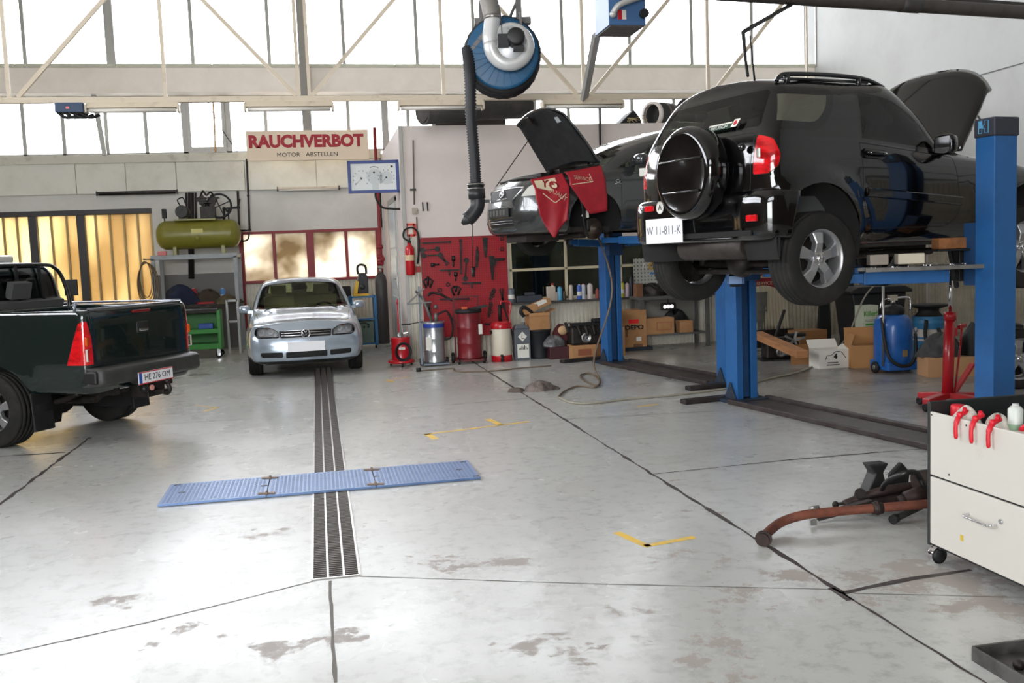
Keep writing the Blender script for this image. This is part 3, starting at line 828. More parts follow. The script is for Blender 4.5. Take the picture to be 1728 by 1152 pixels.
front_x = [2.88, 2.95, 2.98, 3.0, 2.99, 2.95, 2.93, 2.92, 2.91, 2.90, 2.90, 2.90]
B = Body(sts, rear_x, front_x, rear=[(0, 0), (.45, .008), (.82, .035), (.955, .085)], deform=flare_deform([(-.03, .38), (2.28, .40)], .40, .045, .17))
for sd, fl in ((1, L_), (-1, R_)):
    side = lambda c, n, fl=fl: fl(c, n) and abs(c.y) > .45
    B.poly('arch', circ(-.03, .38, .405), 'y', lambda c, n, fl=fl: fl(c, n) and abs(c.y) > .5)
    B.poly('arch', circ(2.28, .38, .40), 'y', lambda c, n, fl=fl: fl(c, n) and abs(c.y) > .5)
    up = lambda c, n, side=side: side(c, n) and c.z > .98 and c.x < 1.6
    B.panel('quarter%d' % sd, rpoly([(-.435, 1.175), (.04, 1.165), (.19, 1.31), (.262, 1.497), (-.30, 1.50)], [.05, .16, .06, .09, .03], 6), 'y', up, gap=.062, seam='black_edge')
    B.panel('door%d' % sd, rpoly([(.43, .44), (1.36, .44), (1.50, .55), (1.42, .99), (.40, 1.088)], [.06, .08, .08, .01, .01], 4), 'y', lambda c, n, side=side: side(c, n) and c.z < 1.12 and .2 < c.x < 1.7)
    B.panel('sideglass%d' % sd, rpoly([(.415, 1.098), (1.36, 1.015), (1.16, 1.235), (1.02, 1.355), (.80, 1.465), (.54, 1.498), (.475, 1.49)], [.02, .03, .2, .2, .16, .08, .05], 5), 'y', up, gap=.024, seam='black_edge')
rear_f = lambda c, n: n.x < -.25 and c.x < -.2
B.panel('tailgate', rpoly([(-.62, .56), (.62, .56), (.645, .80), (.66, 1.165), (-.66, 1.165), (-.645, .80)], .05), 'x', lambda c, n: rear_f(c, n) and c.z < 1.22)
B.panel('rearglass', rpoly([(-.70, 1.185), (.70, 1.185), (.63, 1.505), (-.63, 1.505)], .06), 'x', lambda c, n: rear_f(c, n) and c.z > 1.0, gap=.02, seam='black_edge')
for sd, fl in ((1, L_), (-1, R_)):
    B.panel('lamp%d' % sd, rpoly([(sd * .665, .855), (sd * .95, .855), (sd * .95, 1.15), (sd * .675, 1.15)], [.02, .001, .001, .03], 3), 'x', lambda c, n, fl=fl: fl(c, n) and c.x < -.25,
            gap=.004, extra=[((-.38, 0, .95), (1, 0, -.28)), ((-.385, 0, 1.06), (1, 0, .25)), ((-.43, 0, 1.13), (.8, 0, 1)), ((-.435, 0, .87), (.9, 0, -1))])
B.poly('shield', rpoly([(.86, .60), (1.62, .60), (1.62, -.60), (.86, -.60)], .05), 'z', lambda c, n: n.x > .25 and n.z > .1 and c.z > 1.1 and abs(c.y) < .66)
B.poly('bay', rpoly([(1.64, .70), (2.86, .66), (2.86, -.66), (1.64, -.70)], .1), 'z', lambda c, n: n.z > .5 and c.z < 1.06 and c.x > 1.5)
spec = {'arch': None, 'shield': ('windshield', M_clearglass), 'rearglass': ('rear_window', M_tint), 'tailgate': ('tailgate', M_blk)}
for sd in (1, -1):
    spec['quarter%d' % sd] = ('quarter_window', glass('pale_rear_glass', (150, 158, 146), .9, .3, (150, 148, 132))); spec['door%d' % sd] = ('door', M_blk); spec['sideglass%d' % sd] = ('side_window', M_clearglass)  # quarter pane has a pale diffuse part mixed in
    spec['lamp%d' % sd] = ('tail_lamp', M_lens)
P = B.split(suv, spec, 'body', M_blk, {'seam': M_seam, 'black_edge': mat('glass_edge_black', (8, 8, 9), .25, coat=.5), 'bay': M_well})
for sd in (1, -1):
    if P.get('lamp%d' % sd): P['lamp%d' % sd]['label'] = 'tall red tail lamp'
    # reversing lamp window inside the red lens
    m = MB(); m.at((-.484, sd * .715, 1.005), rz=sd * .45); m.box(-.008, .008, -.045, .045, -.035, .035)
    m.build('reversing_lamp', M_clear, P['lamp%d' % sd], bevel=.01)
    d = P['door%d' % sd]
    m = MB(); m.at((.53, sd * .836, 1.0), ry=.06); m.prism(rpoly([(-.11, -.035), (.11, -.035), (.11, .035), (-.11, .035)], .03), -.01, .01, 'Y')
    m.tube([(-.09, sd * .012, 0), (-.05, sd * .045, .0), (.07, sd * .045, .0), (.10, sd * .012, 0)], .016, 8)
    m.build('door_handle', M_blk, d)
    m = MB(); m.at((1.0, sd * .842, .675), ry=.075); m.box(-.55, .50, -.012, .012, -.035, .035); m.build('rub_strip', M_blk, d, bevel=.01)
    mirror(suv, 1.27, sd * .79, 1.075, sd, M_blk, size=(.11, .18, .165))
    # roof rail
    m = MB(); y = sd * .60
    m.tube(smooth_path([(-.20, y, 1.545), (-.16, y, 1.585), (-.08, y, 1.602), (.2, y, 1.612), (.50, y, 1.61), (.72, y * .99, 1.595), (.90, y * .98, 1.545)], 5), .017, 8)
    m.tube([(-.17, y, 1.565), (.72, y, 1.575)], .012, 6)
    m.cyl((-.10, y, 1.53), (-.10, y, 1.60), .022, n=8); m.cyl((.62, y, 1.54), (.62, y, 1.60), .022, n=8)
    m.build('roof_rail', mat('black_rail', (20, 20, 24), .25, coat=.6), suv)
# rear bumper with wraparound ends
m = MB()
prof = [(.03, .385), (-.04, .39), (-.075, .425), (-.085, .52), (-.085, .66), (-.07, .725), (-.03, .75), (.03, .745)]
def bump(u, v):
    i = v * (len(prof) - 1); k = min(int(i), len(prof) - 2); t = i - k
    ox, z = prof[k][0] * (1 - t) + prof[k + 1][0] * t, prof[k][1] * (1 - t) + prof[k + 1][1] * t
    a = (u - .5) * 2; s_ = abs(a); sg = 1 if a > 0 else -1
    if s_ < .60: q = s_ / .60; y = .70 * q; x = -.475 + .02 * q * q; nx, ny = 1, .05 * q
    elif s_ < .78:
        q = (s_ - .60) / .18 * PI / 2; y = .70 + .09 * math.sin(q); x = -.455 + .09 * (1 - math.cos(q)); nx, ny = math.cos(q), math.sin(q)
    else: q = (s_ - .78) / .22; y = .79 + .02 * q; x = -.365 + .02 * q; nx, ny = 0, 1; x += q * (.02 + .09 * max(0, (z - .50) / .25))
    if abs(a) < .5 and z > .42 and z < .70: x += .035 * min(1, (.5 - abs(a)) * 12) * (1 if a < .05 else .4)
    return (x + ox * nx, sg * (y - ox * ny), z)
m.grid(bump, 48, 18)
bp = m.build('rear_bumper', M_blk, suv, solid=.01)
for sd in (1, -1):
    m = MB(); m.at((-.556, sd * (.72 if sd < 0 else .55), .545 if sd < 0 else .685), rz=.12); m.box(-.012, .012, -.05, .05, -.024, .024); m.build('reflector', M_lens, bp, bevel=.008)
m = MB(); m.box(-.48, -.36, -.66, .66, .41, .50); m.build('bumper_valance', M_dark, suv, bevel=.03)
plate(suv, (-.585, .31, .495), -PI / 2, 'W 11-811-K', (.50, .20), None, mat('faint_plate_print', (120, 118, 124), .5), eu=False, tsize=.10)  # lettering greyed in its colour for the plate's overexposed glare
m = MB(); m.at((-.566, .38, .685)); m.lathe([(.05, 0), (.05, .004), (.001, .004)], 24, 'X')
# round white country sticker low on the tailgate
st = m.build('country_sticker', M_paper, suv); st.location = (-.004, 0, 0)
text_mesh('A', .07, 'sticker_letter', M_ink, st, (-.566, .38, .685), (PI / 2, 0, -PI / 2), .0008)
# spare wheel in a hard cover
sp = MB(); sp.at((-.525, -.12, .915))
sp.lathe([(.10, .01), (.325, 0), (.345, -.02), (.355, -.06), (.355, -.13), (.345, -.17), (.325, -.195), (.30, -.205), (.285, -.20), (.10, -.215), (.001, -.217)], 56, 'X')
spare = sp.build('spare_wheel_cover', M_blk, suv)
m = MB(); m.at((-.525, -.12, .915))
for z in (.10, -.14):
    m.tube([(-.206, -.26 if z > 0 else -.23, z), (-.219, 0, z + .0), (-.206, .26 if z > 0 else .23, z)], .009, 6)
m.build('cover_rib', M_blk, spare)
m = MB(); m.at((-.50, -.12, .915)); m.box(-.03, .05, -.2, .2, -.2, .2); m.build('spare_bracket', M_dark, suv)
# rear wiper pivot, wash jet and window sticker
m = MB(); m.sphere((-.535, -.60, 1.06), .03, 8); m.build('wiper_pivot', M_blk, suv)
gx = lambda z: -.502 + (z - 1.185) * .52
def patch(mb, y0, y1, z0, z1, sh=0):
    mb.add([(gx(z0), y0, z0), (gx(z0), y1, z0), (gx(z1), y1 - sh, z1), (gx(z1), y0 - sh, z1)], [(0, 1, 2, 3)], False)
m = MB(); patch(m, -.14, -.41, 1.225, 1.262); stk = m.build('window_sticker', mat('sticker_dark_green', (24, 60, 50), .4), suv, solid=.001)
m = MB(); patch(m, -.41, -.475, 1.228, 1.285, .02); m.build('sticker_field', M_paper, stk, solid=.001)
m = MB(); m.at((gx(1.257) - .002, -.452, 1.257), ry=.48); m.lathe([(.02, 0), (.001, -.001)], 16, 'X'); m.build('sticker_dot', M_red, stk)
m = MB(); patch(m, -.14, -.41, 1.258, 1.272); m.build('sticker_bar', M_paper, stk, solid=.001)
text_mesh('BEUSCH', .036, 'sticker_lettering', M_paper, stk, (gx(1.243) - .003, -.275, 1.243), (PI / 2 - .48, 0, -PI / 2), .0006, sx=1.5)
# small emblem letters
# hood, hinged at the windshield, standing open
m = MB()
def hood(u, v):
    t = (v - .5) * 2; x = u * (.90 - .24 * abs(t) ** 4)
    return (x, t * (.71 - .07 * u * u), -.02 - .05 * u * u - .09 * t * t * (.3 + .7 * u) - (.03 if u > .97 else 0))
m.grid(hood, 16, 20)
hd = m.build('hood', M_blk, suv, solid=.03); hd.location = (1.60, 0, 1.08); hd.rotation_euler = (0, math.radians(-60), 0)
m = MB()
for y in (-.5, 0, .5): m.bar((.1, y, -.10 - .1 * y * y), (.62 if y else .78, y * .9, -.12 - .25 * y * y), .10, .04)
m.bar((.60, -.45, -.16), (.60, .45, -.16), .1, .04)
m.build('hood_frame', M_dark, hd, bevel=.01)
m = MB(); m.bar((2.5, -.6, .88), (1.98, -.50, 1.50), .012); m.build('hood_stay', M_steel, suv)
# under the body
m = MB(); m.box(-.22, 2.85, -.50, .50, .30, .38); m.box(.3, 1.9, -.70, .70, .30, .37); m.build('floor_pan', M_under, suv, bevel=.02)
m = MB(); m.tube([(-.38, .32, .345), (-.38, .28, .345), (-.38, -.42, .345), (-.38, -.46, .345)], [.07, .10, .10, .07], 18); m.tube(smooth_path([(-.38, -.44, .345), (-.36, -.50, .32), (-.2, -.46, .28), (.4, -.30, .24), (1.9, -.2, .24)]), .03, 8)
m.build('muffler', mat('muffler_metal', (70, 64, 60), .6, .5, noise=((48, 42, 38), 7, .4, .7)), suv)
m = MB(); m.tube([(0, -.66, .20), (0, .66, .20)], .035, 10); m.sphere((0, .05, .22), .13, 8)
for sd in (1, -1):
    m.bar((0, sd * .50, .20), (.55, sd * .42, .30), .06, .05); m.cyl((-.03, sd * .52, .20), (-.05, sd * .48, .52), .035, n=8)
    m.tube([(-.02 + .05 * math.cos(t * .9), sd * .45 + .05 * math.sin(t * .9), .22 + t * .009) for t in range(30)], .012, 6)
m.build('rear_axle', M_grease, suv)
m = MB(); m.box(-.05, .05, -.60, .60, .12, .16); m.build('cross_member', M_grease, suv, bevel=.01)
for sd in (1, -1):
    make_wheel(suv, (0, sd * .735, .235), .35, .215, .215, sd)
    make_wheel(suv, (2.28, sd * .735, .25), .35, .215, .215, sd)
    m = MB(); m.box(-.415, -.39, sd * .66, sd * .84, .26, .42); m.build('mud_flap', M_black, suv, bevel=.01)
wells(suv, [(-.03, .38, 1), (-.03, .38, -1), (2.28, .38, 1), (2.28, .38, -1)], .408, .50, .845)
# cabin
seat(suv, .85, .36, .55); seat(suv, .85, -.36, .55); seat(suv, .22, 0, .55, w=1.1)
m = MB(); m.box(1.25, 1.6, -.72, .72, .62, 1.0); m.build('dashboard', M_dark, suv, bevel=.06)
m = MB(); m.tube(arc(0, 0, .18, 0, 360, 24)[:-1] and [(1.12 + .06 * math.sin(a / 24 * 2 * PI), .36 + .18 * math.cos(a / 24 * 2 * PI), .96 + .17 * math.sin(a / 24 * 2 * PI)) for a in range(24)], .014, 6, closed=True); m.build('steering_wheel', M_black, suv)
m = MB(); m.box(-.55, 1.5, -.70, .70, .42, .46); m.build('cabin_floor', M_well, suv)
m = MB(); m.tube([(-.10, -.25, 1.60), (-.14, -.25, 1.95)], [.008, .005], 6); m.build('antenna', M_black, suv)
# ------------------------------------------------------------------ dark green pickup at the left edge
M_green = mat('dark_green_car_paint', (8, 26, 25), .14, spec=.6, coat=1.0)
M_bumper = mat('grey_black_bumper', (58, 58, 56), .5, noise=((40, 40, 39), 5, .4, .7))
pk = thing('pickup_truck', 'dark green pickup truck seen from its tailgate at the left edge', 'pickup', (-2.75, 10.807, 0), math.radians(150.26))
bed = [(.60, .52), (.745, .53), (.775, .60), (.795, .85), (.79, 1.12), (.772, 1.29), (.745, 1.325), (.675, 1.32), (.655, 1.29), (.65, .85), (.63, .82), (0, .82)]
rx_ = [-1.08, -1.10, -1.115, -1.125, -1.125, -1.115, -1.10, -1.06, -1.05, -1.05, -1.04, -1.03]
fx_ = [.40, .42, .43, .43, .43, .43, .42, .38, .37, .37, .36, .36]
RR = [(0, 0), (.5, .004), (.88, .012), (.97, .035)]
B = Body([S([r + .10 for r in rx_], bed), S(-.6, bed), S(-.2, bed), S(.2, bed), S([r - .06 for r in fx_], bed)], rx_, fx_, RR, RR, deform=flare_deform([(0, .38)], .45, .025, .12))
for sd, fl in ((1, L_), (-1, R_)):
    B.poly('arch', circ(0, .36, .45), 'y', lambda c, n, fl=fl: fl(c, n) and abs(c.y) > .66)
    B.panel('lamp%d' % sd, rpoly([(sd * .69, .805), (sd * .9, .805), (sd * .9, 1.225), (sd * .735, 1.225), (sd * .70, 1.05)], .01, 2), 'x', lambda c, n, fl=fl: fl(c, n) and c.x < -.7 and abs(c.y) > .67 and n.x < .3, gap=.004, extra=[((-.88, 0, .81), (1, 0, .40)), ((-1.03, 0, 1.2), (.6, 0, 1))])
B.panel('tailgate', rpoly([(-.69, .79), (.69, .79), (.695, 1.05), (.725, 1.31), (-.725, 1.31), (-.695, 1.05)], .02), 'x', lambda c, n: n.x < -.3 and c.x < -1.0 and c.z > .6)
P = B.split(pk, {'arch': None, 'lamp1': ('tail_lamp', M_lens), 'lamp-1': ('tail_lamp', M_lens), 'tailgate': ('tailgate', M_green)}, 'cargo_bed', M_green, {'seam': M_seam})
for sd in (1, -1):
    P['lamp%d' % sd]['label'] = 'red tail lamp with amber band'
    m = MB(); m.at((-1.088, sd * .742, 1.03), rz=sd * .35); m.box(-.02, .006, -.040, .040, -.045, .045); m.build('indicator_lens', M_amber, P['lamp%d' % sd], bevel=.012)
    m = MB(); m.at((-1.094, sd * .738, .90), rz=sd * .35)
    for z in (-.055, .055): m.box(-.012, .006, -.045, .045, z - .003, z + .003)
    for y in (-.045, .045): m.box(-.012, .006, y - .003, y + .003, -.055, .055)
    m.build('lens_frame', M_clear, P['lamp%d' % sd])
tg = P['tailgate']
m = MB(); m.at((-1.128, .0, 1.275)); m.box(-.006, .02, -.13, .13, -.014, .014); m.build('high_brake_lamp', mat('dark_red_lens', (120, 14, 22), .2, coat=.5), tg, bevel=.006)
m = MB(); m.at((-1.128, 0, 1.11)); m.box(-.004, .02, -.085, .085, -.06, .06); hb = m.build('handle_recess', M_dark, tg, bevel=.01)
m = MB(); m.at((-1.14, 0, 1.085)); m.box(-.01, .01, -.065, .065, -.016, .016); m.build('tailgate_handle', M_chrome, hb, bevel=.008)
# rails along the bed, cargo hooks
m = MB()
m.at(); m.tube([(-1.06, -.71, 1.345), (.40, -.71, 1.345)], .012, 8)
m.tube([(-1.085, -.68, 1.335), (-1.085, .70, 1.335)], .010, 8); m.cyl((-.95, .715, 1.32), (-.95, .715, 1.37), .015, n=8); m.cyl((-.95, .715, 1.37), (-.95, .69, 1.385), .018, n=8)
m.build('bed_rail', mat('rail_light_metal', (150, 155, 165), .25, .8), pk)
# cab
cs = [(.52, .52), (.70, .50), (.775, .56), (.80, .75), (.80, 1.00), (.765, 1.20), (.745, 1.25), (.70, 1.46), (.63, 1.68), (.555, 1.76), (.32, 1.81), (0, 1.82)]
cab_rx = [.46, .46, .46, .46, .46, .46, .46, .475, .495, .51, .53, .54]
cwp = [(.52, .52), (.70, .50), (.775, .56), (.80, .75), (.80, 1.00), (.765, 1.18), (.745, 1.21), (.73, 1.22), (.70, 1.24), (.62, 1.26), (.33, 1.29), (0, 1.30)]
chp = [(.52, .50), (.70, .48), (.80, .56), (.83, .75), (.82, .95), (.775, 1.08), (.74, 1.11), (.70, 1.125), (.66, 1.14), (.58, 1.15), (.32, 1.17), (0, 1.18)]
B = Body([S([x + .14 for x in cab_rx], cs), S(1.0, cs), S([1.6] * 8 + [1.6, 1.62, 1.68, 1.7], cs), S([2.35] * 8 + [2.36, 2.4, 2.48, 2.5], cwp), S(3.0, chp), S(3.6, [(y, z * .97) for y, z in chp])],
         cab_rx, [3.80, 3.84, 3.88, 3.88, 3.86, 3.82, 3.78, 3.76, 3.75, 3.74, 3.73, 3.73], [(0, 0), (.5, .004), (.86, .02), (.96, .06)], deform=flare_deform([(3.085, .38)], .44, .03, .14))
B.panel('rearwin', rpoly([(-.60, 1.36), (.60, 1.36), (.545, 1.70), (-.545, 1.70)], .05), 'x', lambda c, n: n.x < -.5 and c.x < .7 and c.z > 1.1, gap=.018, seam='edge')
for sd, fl in ((1, L_), (-1, R_)):
    B.poly('arch', circ(3.085, .36, .44), 'y', lambda c, n, fl=fl: fl(c, n) and abs(c.y) > .55)
    B.panel('reardoor%d' % sd, [(.60, .60), (1.30, .60), (1.30, 1.235), (.60, 1.235)], 'y', lambda c, n, fl=fl: fl(c, n) and abs(c.y) > .6 and c.z < 1.3)
    B.panel('frontdoor%d' % sd, [(1.33, .60), (2.35, .60), (2.38, 1.2), (1.33, 1.235)], 'y', lambda c, n, fl=fl: fl(c, n) and abs(c.y) > .6 and c.z < 1.3)
    B.panel('g1%d' % sd, rpoly([(.70, 1.27), (1.28, 1.27), (1.28, 1.66), (.80, 1.66)], .05), 'y', lambda c, n, fl=fl: fl(c, n) and abs(c.y) > .5 and c.z > 1.2, gap=.015, seam='edge')
    B.panel('g2%d' % sd, rpoly([(1.34, 1.27), (2.25, 1.25), (1.72, 1.66), (1.34, 1.66)], .04), 'y', lambda c, n, fl=fl: fl(c, n) and abs(c.y) > .5 and c.z > 1.2, gap=.015, seam='edge')
B.poly('shield', rpoly([(1.72, .56), (2.40, .60), (2.40, -.60), (1.72, -.56)], .05), 'z', lambda c, n: n.x > .3 and c.z > 1.3)
sp_ = {'arch': None, 'rearwin': ('rear_window', M_clearglass), 'shield': ('windshield', M_clearglass)}
for sd in (1, -1):
    sp_['reardoor%d' % sd] = ('rear_door', M_green); sp_['frontdoor%d' % sd] = ('front_door', M_green); sp_['g1%d' % sd] = ('side_window', M_clearglass); sp_['g2%d' % sd] = ('side_window', M_clearglass)
P = B.split(pk, sp_, 'cab', M_green, {'seam': M_seam, 'edge': MATS['glass_edge_black']})
m = MB()   # guard of bars in front of the rear window
for y in (-.36, -.02, .30, .60): m.bar((.435, y, 1.29), (.475, y * .93, 1.78), .035, .02, up=(1, 0, 0))
for z in (1.30, 1.335, 1.37): m.bar((.435, -.66, z), (.435, .66, z), .018)
m.tube(smooth_path([(.42, -.70, 1.27), (.43, -.69, 1.45), (.46, -.64, 1.66), (.48, -.56, 1.755), (.49, -.4, 1.785), (.49, .4, 1.785), (.48, .56, 1.755), (.46, .64, 1.66), (.43, .69, 1.45), (.42, .70, 1.27)], 5), .022, 8)
m.build('window_guard', mat('guard_black', (14, 15, 18), .3, coat=.4), pk)
m = MB(); m.at((1.0, 0, 1.86)); m.box(-.12, .12, -.42, .42, -.045, .045); lb = m.build('roof_lamp_bar', M_clear, pk, bevel=.03)
m = MB(); m.box(.93, 1.07, -.3, .3, 1.80, 1.83); m.build('lamp_bar_foot', M_dark, lb)
# step bumper with plate and tow hook
m = MB()
pf = [(.10, .775), (-.09, .77), (-.13, .745), (-.135, .63), (-.10, .60), (.06, .60)]
def stepb(u, v):
    i = v * (len(pf) - 1); k = min(int(i), len(pf) - 2); t = i - k
    ox, z = pf[k][0] * (1 - t) + pf[k + 1][0] * t, pf[k][1] * (1 - t) + pf[k + 1][1] * t
    a = (u - .5) * 2; s_ = abs(a); sg = 1 if a > 0 else -1
    x = -1.13 + .02 * s_; y = .83 * s_
    if s_ > .86: q = (s_ - .86) / .14; x += .15 * q * q; y = .83 * .86 + .06 * q
    if s_ < .30 and z < .70: z -= .05 * (1 - max(0, (s_ - .22) / .08))
    return (x + ox, sg * y, z)
m.grid(stepb, 50, 15)
bp = m.build('rear_bumper', M_bumper, pk, solid=.012)
m = MB(); m.box(-1.20, -.95, -.78, .78, .62, .75); m.build('bumper_beam', M_dark, pk, bevel=.02)
plate(pk, (-1.272, .03, .615), -PI / 2, 'HE 276 OM', (.52, .125), mat('plate_red_edge', (200, 60, 60), .4), tsize=.088)
m = MB(); m.box(-1.22, -1.0, -.16, .10, .40, .56); m.box(-1.34, -1.20, -.06, .02, .42, .47); m.tube(smooth_path([(-1.30, -.02, .44), (-1.36, -.02, .43), (-1.39, -.02, .47), (-1.37, -.02, .53)], 4), .024, 8); m.sphere((-1.365, -.02, .55), .027, 8)
m.build('tow_hook', M_grease, pk, bevel=.008)
m = MB(); m.cyl((-1.20, .16, .50), (-1.26, .16, .50), .035, n=14); m.build('tow_socket', M_dark, pk)
m = MB(); m.cyl((-1.24, .08, .50), (-1.262, .08, .50), .028, n=14); m.build('socket_cap', mat('pink_cap', (220, 150, 140), .5), pk)
# chassis
m = MB()
for sd in (1, -1):
    m.bar((-1.1, sd * .40, .53), (3.6, sd * .40, .53), .08, .12)
    m.tube(smooth_path([(-.75, sd * .52, .50), (-.4, sd * .52, .40), (0, sd * .52, .36), (.4, sd * .52, .42), (.6, sd * .52, .50)], 4), .03, 6)
m.tube([(0, -.70, .35), (0, .70, .35)], .05, 10); m.sphere((0, .0, .35), .15, 8)
m.tube([(-.95, .30, .56), (-.75, .30, .42), (-.5, .28, .40), (.4, .2, .42)], .045, 8); m.box(-.75, -.35, -.30, .30, .42, .52)
m.build('chassis', M_grease, pk)
for sd in (1, -1):
    make_wheel(pk, (0, sd * .755, .372), .372, .255, .212, sd, 5); make_wheel(pk, (3.085, sd * .755, .372), .372, .255, .212, sd, 5)
    m = MB(); m.at((-.44, sd * .70, .36), ry=.06); m.box(-.012, .012, -.14, .12, -.20, .18); m.build('mud_flap', M_black, pk, bevel=.015)
    mirror(pk, 2.1, sd * .78, 1.30, sd, M_green, size=(.1, .2, .22))
wells(pk, [(0, .36, 1), (0, .36, -1)], .455, .45, .79); wells(pk, [(3.085, .36, 1), (3.085, .36, -1)], .445, .5, .8)
seat(pk, 1.75, .36, .72); seat(pk, 1.75, -.36, .72); seat(pk, .85, 0, .72, w=1.2)
m = MB(); m.box(.5, 2.5, -.74, .74, .56, .60); m.box(2.2, 2.5, -.72, .72, .8, 1.2); m.build('cabin_floor', M_well, pk)

# ------------------------------------------------------------------ silver hatchback over the drain
M_silver = mat('silver_blue_car_paint', (180, 193, 207), .22, .55, spec=.6, coat=1.0)
hb_ = thing('hatchback_car', 'silver hatchback facing the camera, parked over the drain in front of the red window', 'car', (-.244, 15.145, 0), math.radians(272.1))
gm = [(.55, .22), (.74, .20), (.83, .28), (.862, .52), (.858, .76), (.825, .91), (.80, .945), (.735, 1.14), (.645, 1.335), (.565, 1.40), (.34, 1.437), (0, 1.45)]
gw = [(.55, .22), (.74, .20), (.83, .28), (.862, .52), (.858, .75), (.825, .89), (.80, .925), (.765, 1.03), (.715, 1.13), (.64, 1.175), (.36, 1.21), (0, 1.22)]
gc = [(.55, .22), (.74, .20), (.83, .28), (.862, .52), (.855, .73), (.82, .87), (.79, .905), (.77, .935), (.735, .955), (.65, .968), (.36, .985), (0, .99)]
gh = [(.55, .22), (.72, .20), (.82, .28), (.862, .50), (.852, .68), (.81, .81), (.77, .85), (.74, .87), (.68, .885), (.60, .90), (.33, .92), (0, .925)]
gf = [(.52, .22), (.68, .21), (.80, .28), (.84, .45), (.835, .585), (.80, .70), (.755, .765), (.72, .785), (.66, .80), (.57, .812), (.32, .83), (0, .84)]
gr_ = [-3.22, -3.28, -3.33, -3.36, -3.33, -3.28, -3.25, -3.14, -3.02, -2.95, -2.93, -2.92]
B = Body([S([x + .16 for x in gr_], [(y * .97, z) for y, z in gm[:6]] + [(y * .95, z) for y, z in gm[6:]]), S(-2.5, gm), S(-1.8, gm), S([-1.25] * 8 + [-1.25, -1.22, -1.16, -1.15], gm), S([-.8] * 9 + [-.78, -.72, -.70], gw), S([-.42] * 9 + [-.38, -.30, -.28], gc), S(.05, gh), S(.45, gf)],
         gr_, [.70, .745, .80, .825, .80, .735, .70, .69, .68, .67, .665, .66], front=[(0, 0), (.45, .022), (.80, .085), (.95, .19)], per=(5, 6), deform=flare_deform([(0, .31), (-2.51, .31)], .34, .018, .10))
for sd, fl in ((1, L_), (-1, R_)):
    side = lambda c, n, fl=fl: fl(c, n) and abs(c.y) > .45
    for wx in (0, -2.51): B.poly('arch', circ(wx, .31, .345), 'y', lambda c, n, fl=fl: fl(c, n) and abs(c.y) > .5)
    B.panel('door%d' % sd, rpoly([(-.42, .30), (-.42, .87), (-1.55, .93), (-1.62, .34)], .03), 'y', lambda c, n, side=side: side(c, n) and c.z < 1.0 and c.x < 0)
    B.panel('glassA%d' % sd, rpoly([(-.56, .955), (-1.52, .97), (-1.56, 1.32), (-1.15, 1.31)], .04), 'y', lambda c, n, side=side: side(c, n) and c.z > .9, gap=.018, seam='edge')
    B.panel('glassB%d' % sd, rpoly([(-1.60, .97), (-2.62, 1.0), (-2.45, 1.31), (-1.64, 1.32)], .05), 'y', lambda c, n, side=side: side(c, n) and c.z > .9, gap=.018, seam='edge')
    B.panel('lamp%d' % sd, rpoly([(sd * .375, .605), (sd * .69, .605), (sd * .74, .66), (sd * .725, .735), (sd * .66, .765), (sd * .50, .752), (sd * .385, .69)], .035, 4), 'x', lambda c, n, fl=fl: fl(c, n) and n.x > .1 and c.x > .3 and c.z < .80, gap=.008, seam='edge')
    B.poly('intake', rpoly([(sd * .34, .315), (sd * .64, .325), (sd * .66, .355), (sd * .655, .40), (sd * .34, .395)], .025), 'x', lambda c, n, fl=fl: n.x > .1 and c.x > .5 and c.z < .5)
    B.panel('tail%d' % sd, rpoly([(sd * .62, .70), (sd * .84, .72), (sd * .84, .92), (sd * .64, .92)], .03), 'x', lambda c, n, fl=fl: n.x < -.2 and c.x < -3.0, gap=.005)
fr_f = lambda c, n: n.x > .1 and c.x > .4
B.poly('intake', rpoly([(-.30, .305), (.30, .305), (.30, .395), (-.30, .395)], .02), 'x', lambda c, n: fr_f(c, n) and c.z < .5)
B.poly('grille', rpoly([(-.365, .60), (.365, .60), (.385, .70), (-.385, .70)], .02), 'x', lambda c, n: fr_f(c, n) and c.z < .76)
B.poly('skirt', [(-.9, .19), (.9, .19), (.9, .262), (-.9, .262)], 'x', lambda c, n: c.x > .2 and c.z < .32 and n.z > -.9)
B.panel('shield', rpoly([(-.735, .955), (.735, .955), (.60, 1.345), (.0, 1.40), (-.60, 1.345)], [.03, .03, .10, .3, .10], 5), 'x', lambda c, n: n.x > .3 and c.z > .9 and c.x < -.2 and c.x > -1.4, gap=.016, seam='edge')
B.panel('hood', rpoly([(.60, .50), (.635, .0), (.60, -.50), (.40, -.655), (-.33, -.735), (-.28, 0), (-.33, .735), (.40, .655)], [.03, .2, .03, .1, .01, .3, .01, .1], 3), 'z', lambda c, n: n.z > .3 and c.z > .7 and c.z < 1.02 and c.x > -.5, gap=.006)
B.panel('rearglass', rpoly([(-.62, .98), (.62, .98), (.52, 1.34), (-.52, 1.34)], .05), 'x', lambda c, n: n.x < -.2 and c.z > .9 and c.x < -2.8, gap=.016, seam='edge')
M_ggl = glass('green_tinted_glass', (226, 234, 204), .9)
sp_ = {'arch': None, 'shield': ('windshield', M_ggl), 'rearglass': ('rear_window', M_ggl), 'hood': ('hood', M_silver), 'grille': ('grille', M_black)}
for sd in (1, -1):
    sp_['door%d' % sd] = ('door', M_silver); sp_['glassA%d' % sd] = ('side_window', M_ggl); sp_['glassB%d' % sd] = ('quarter_window', M_ggl); sp_['lamp%d' % sd] = ('headlamp', glass('headlamp_cover', (245, 245, 245), .8)); sp_['tail%d' % sd] = ('tail_lamp', M_lens)
P = B.split(hb_, sp_, 'body', M_silver, {'seam': M_seam, 'edge': MATS['glass_edge_black'], 'intake': M_black, 'skirt': M_dark})
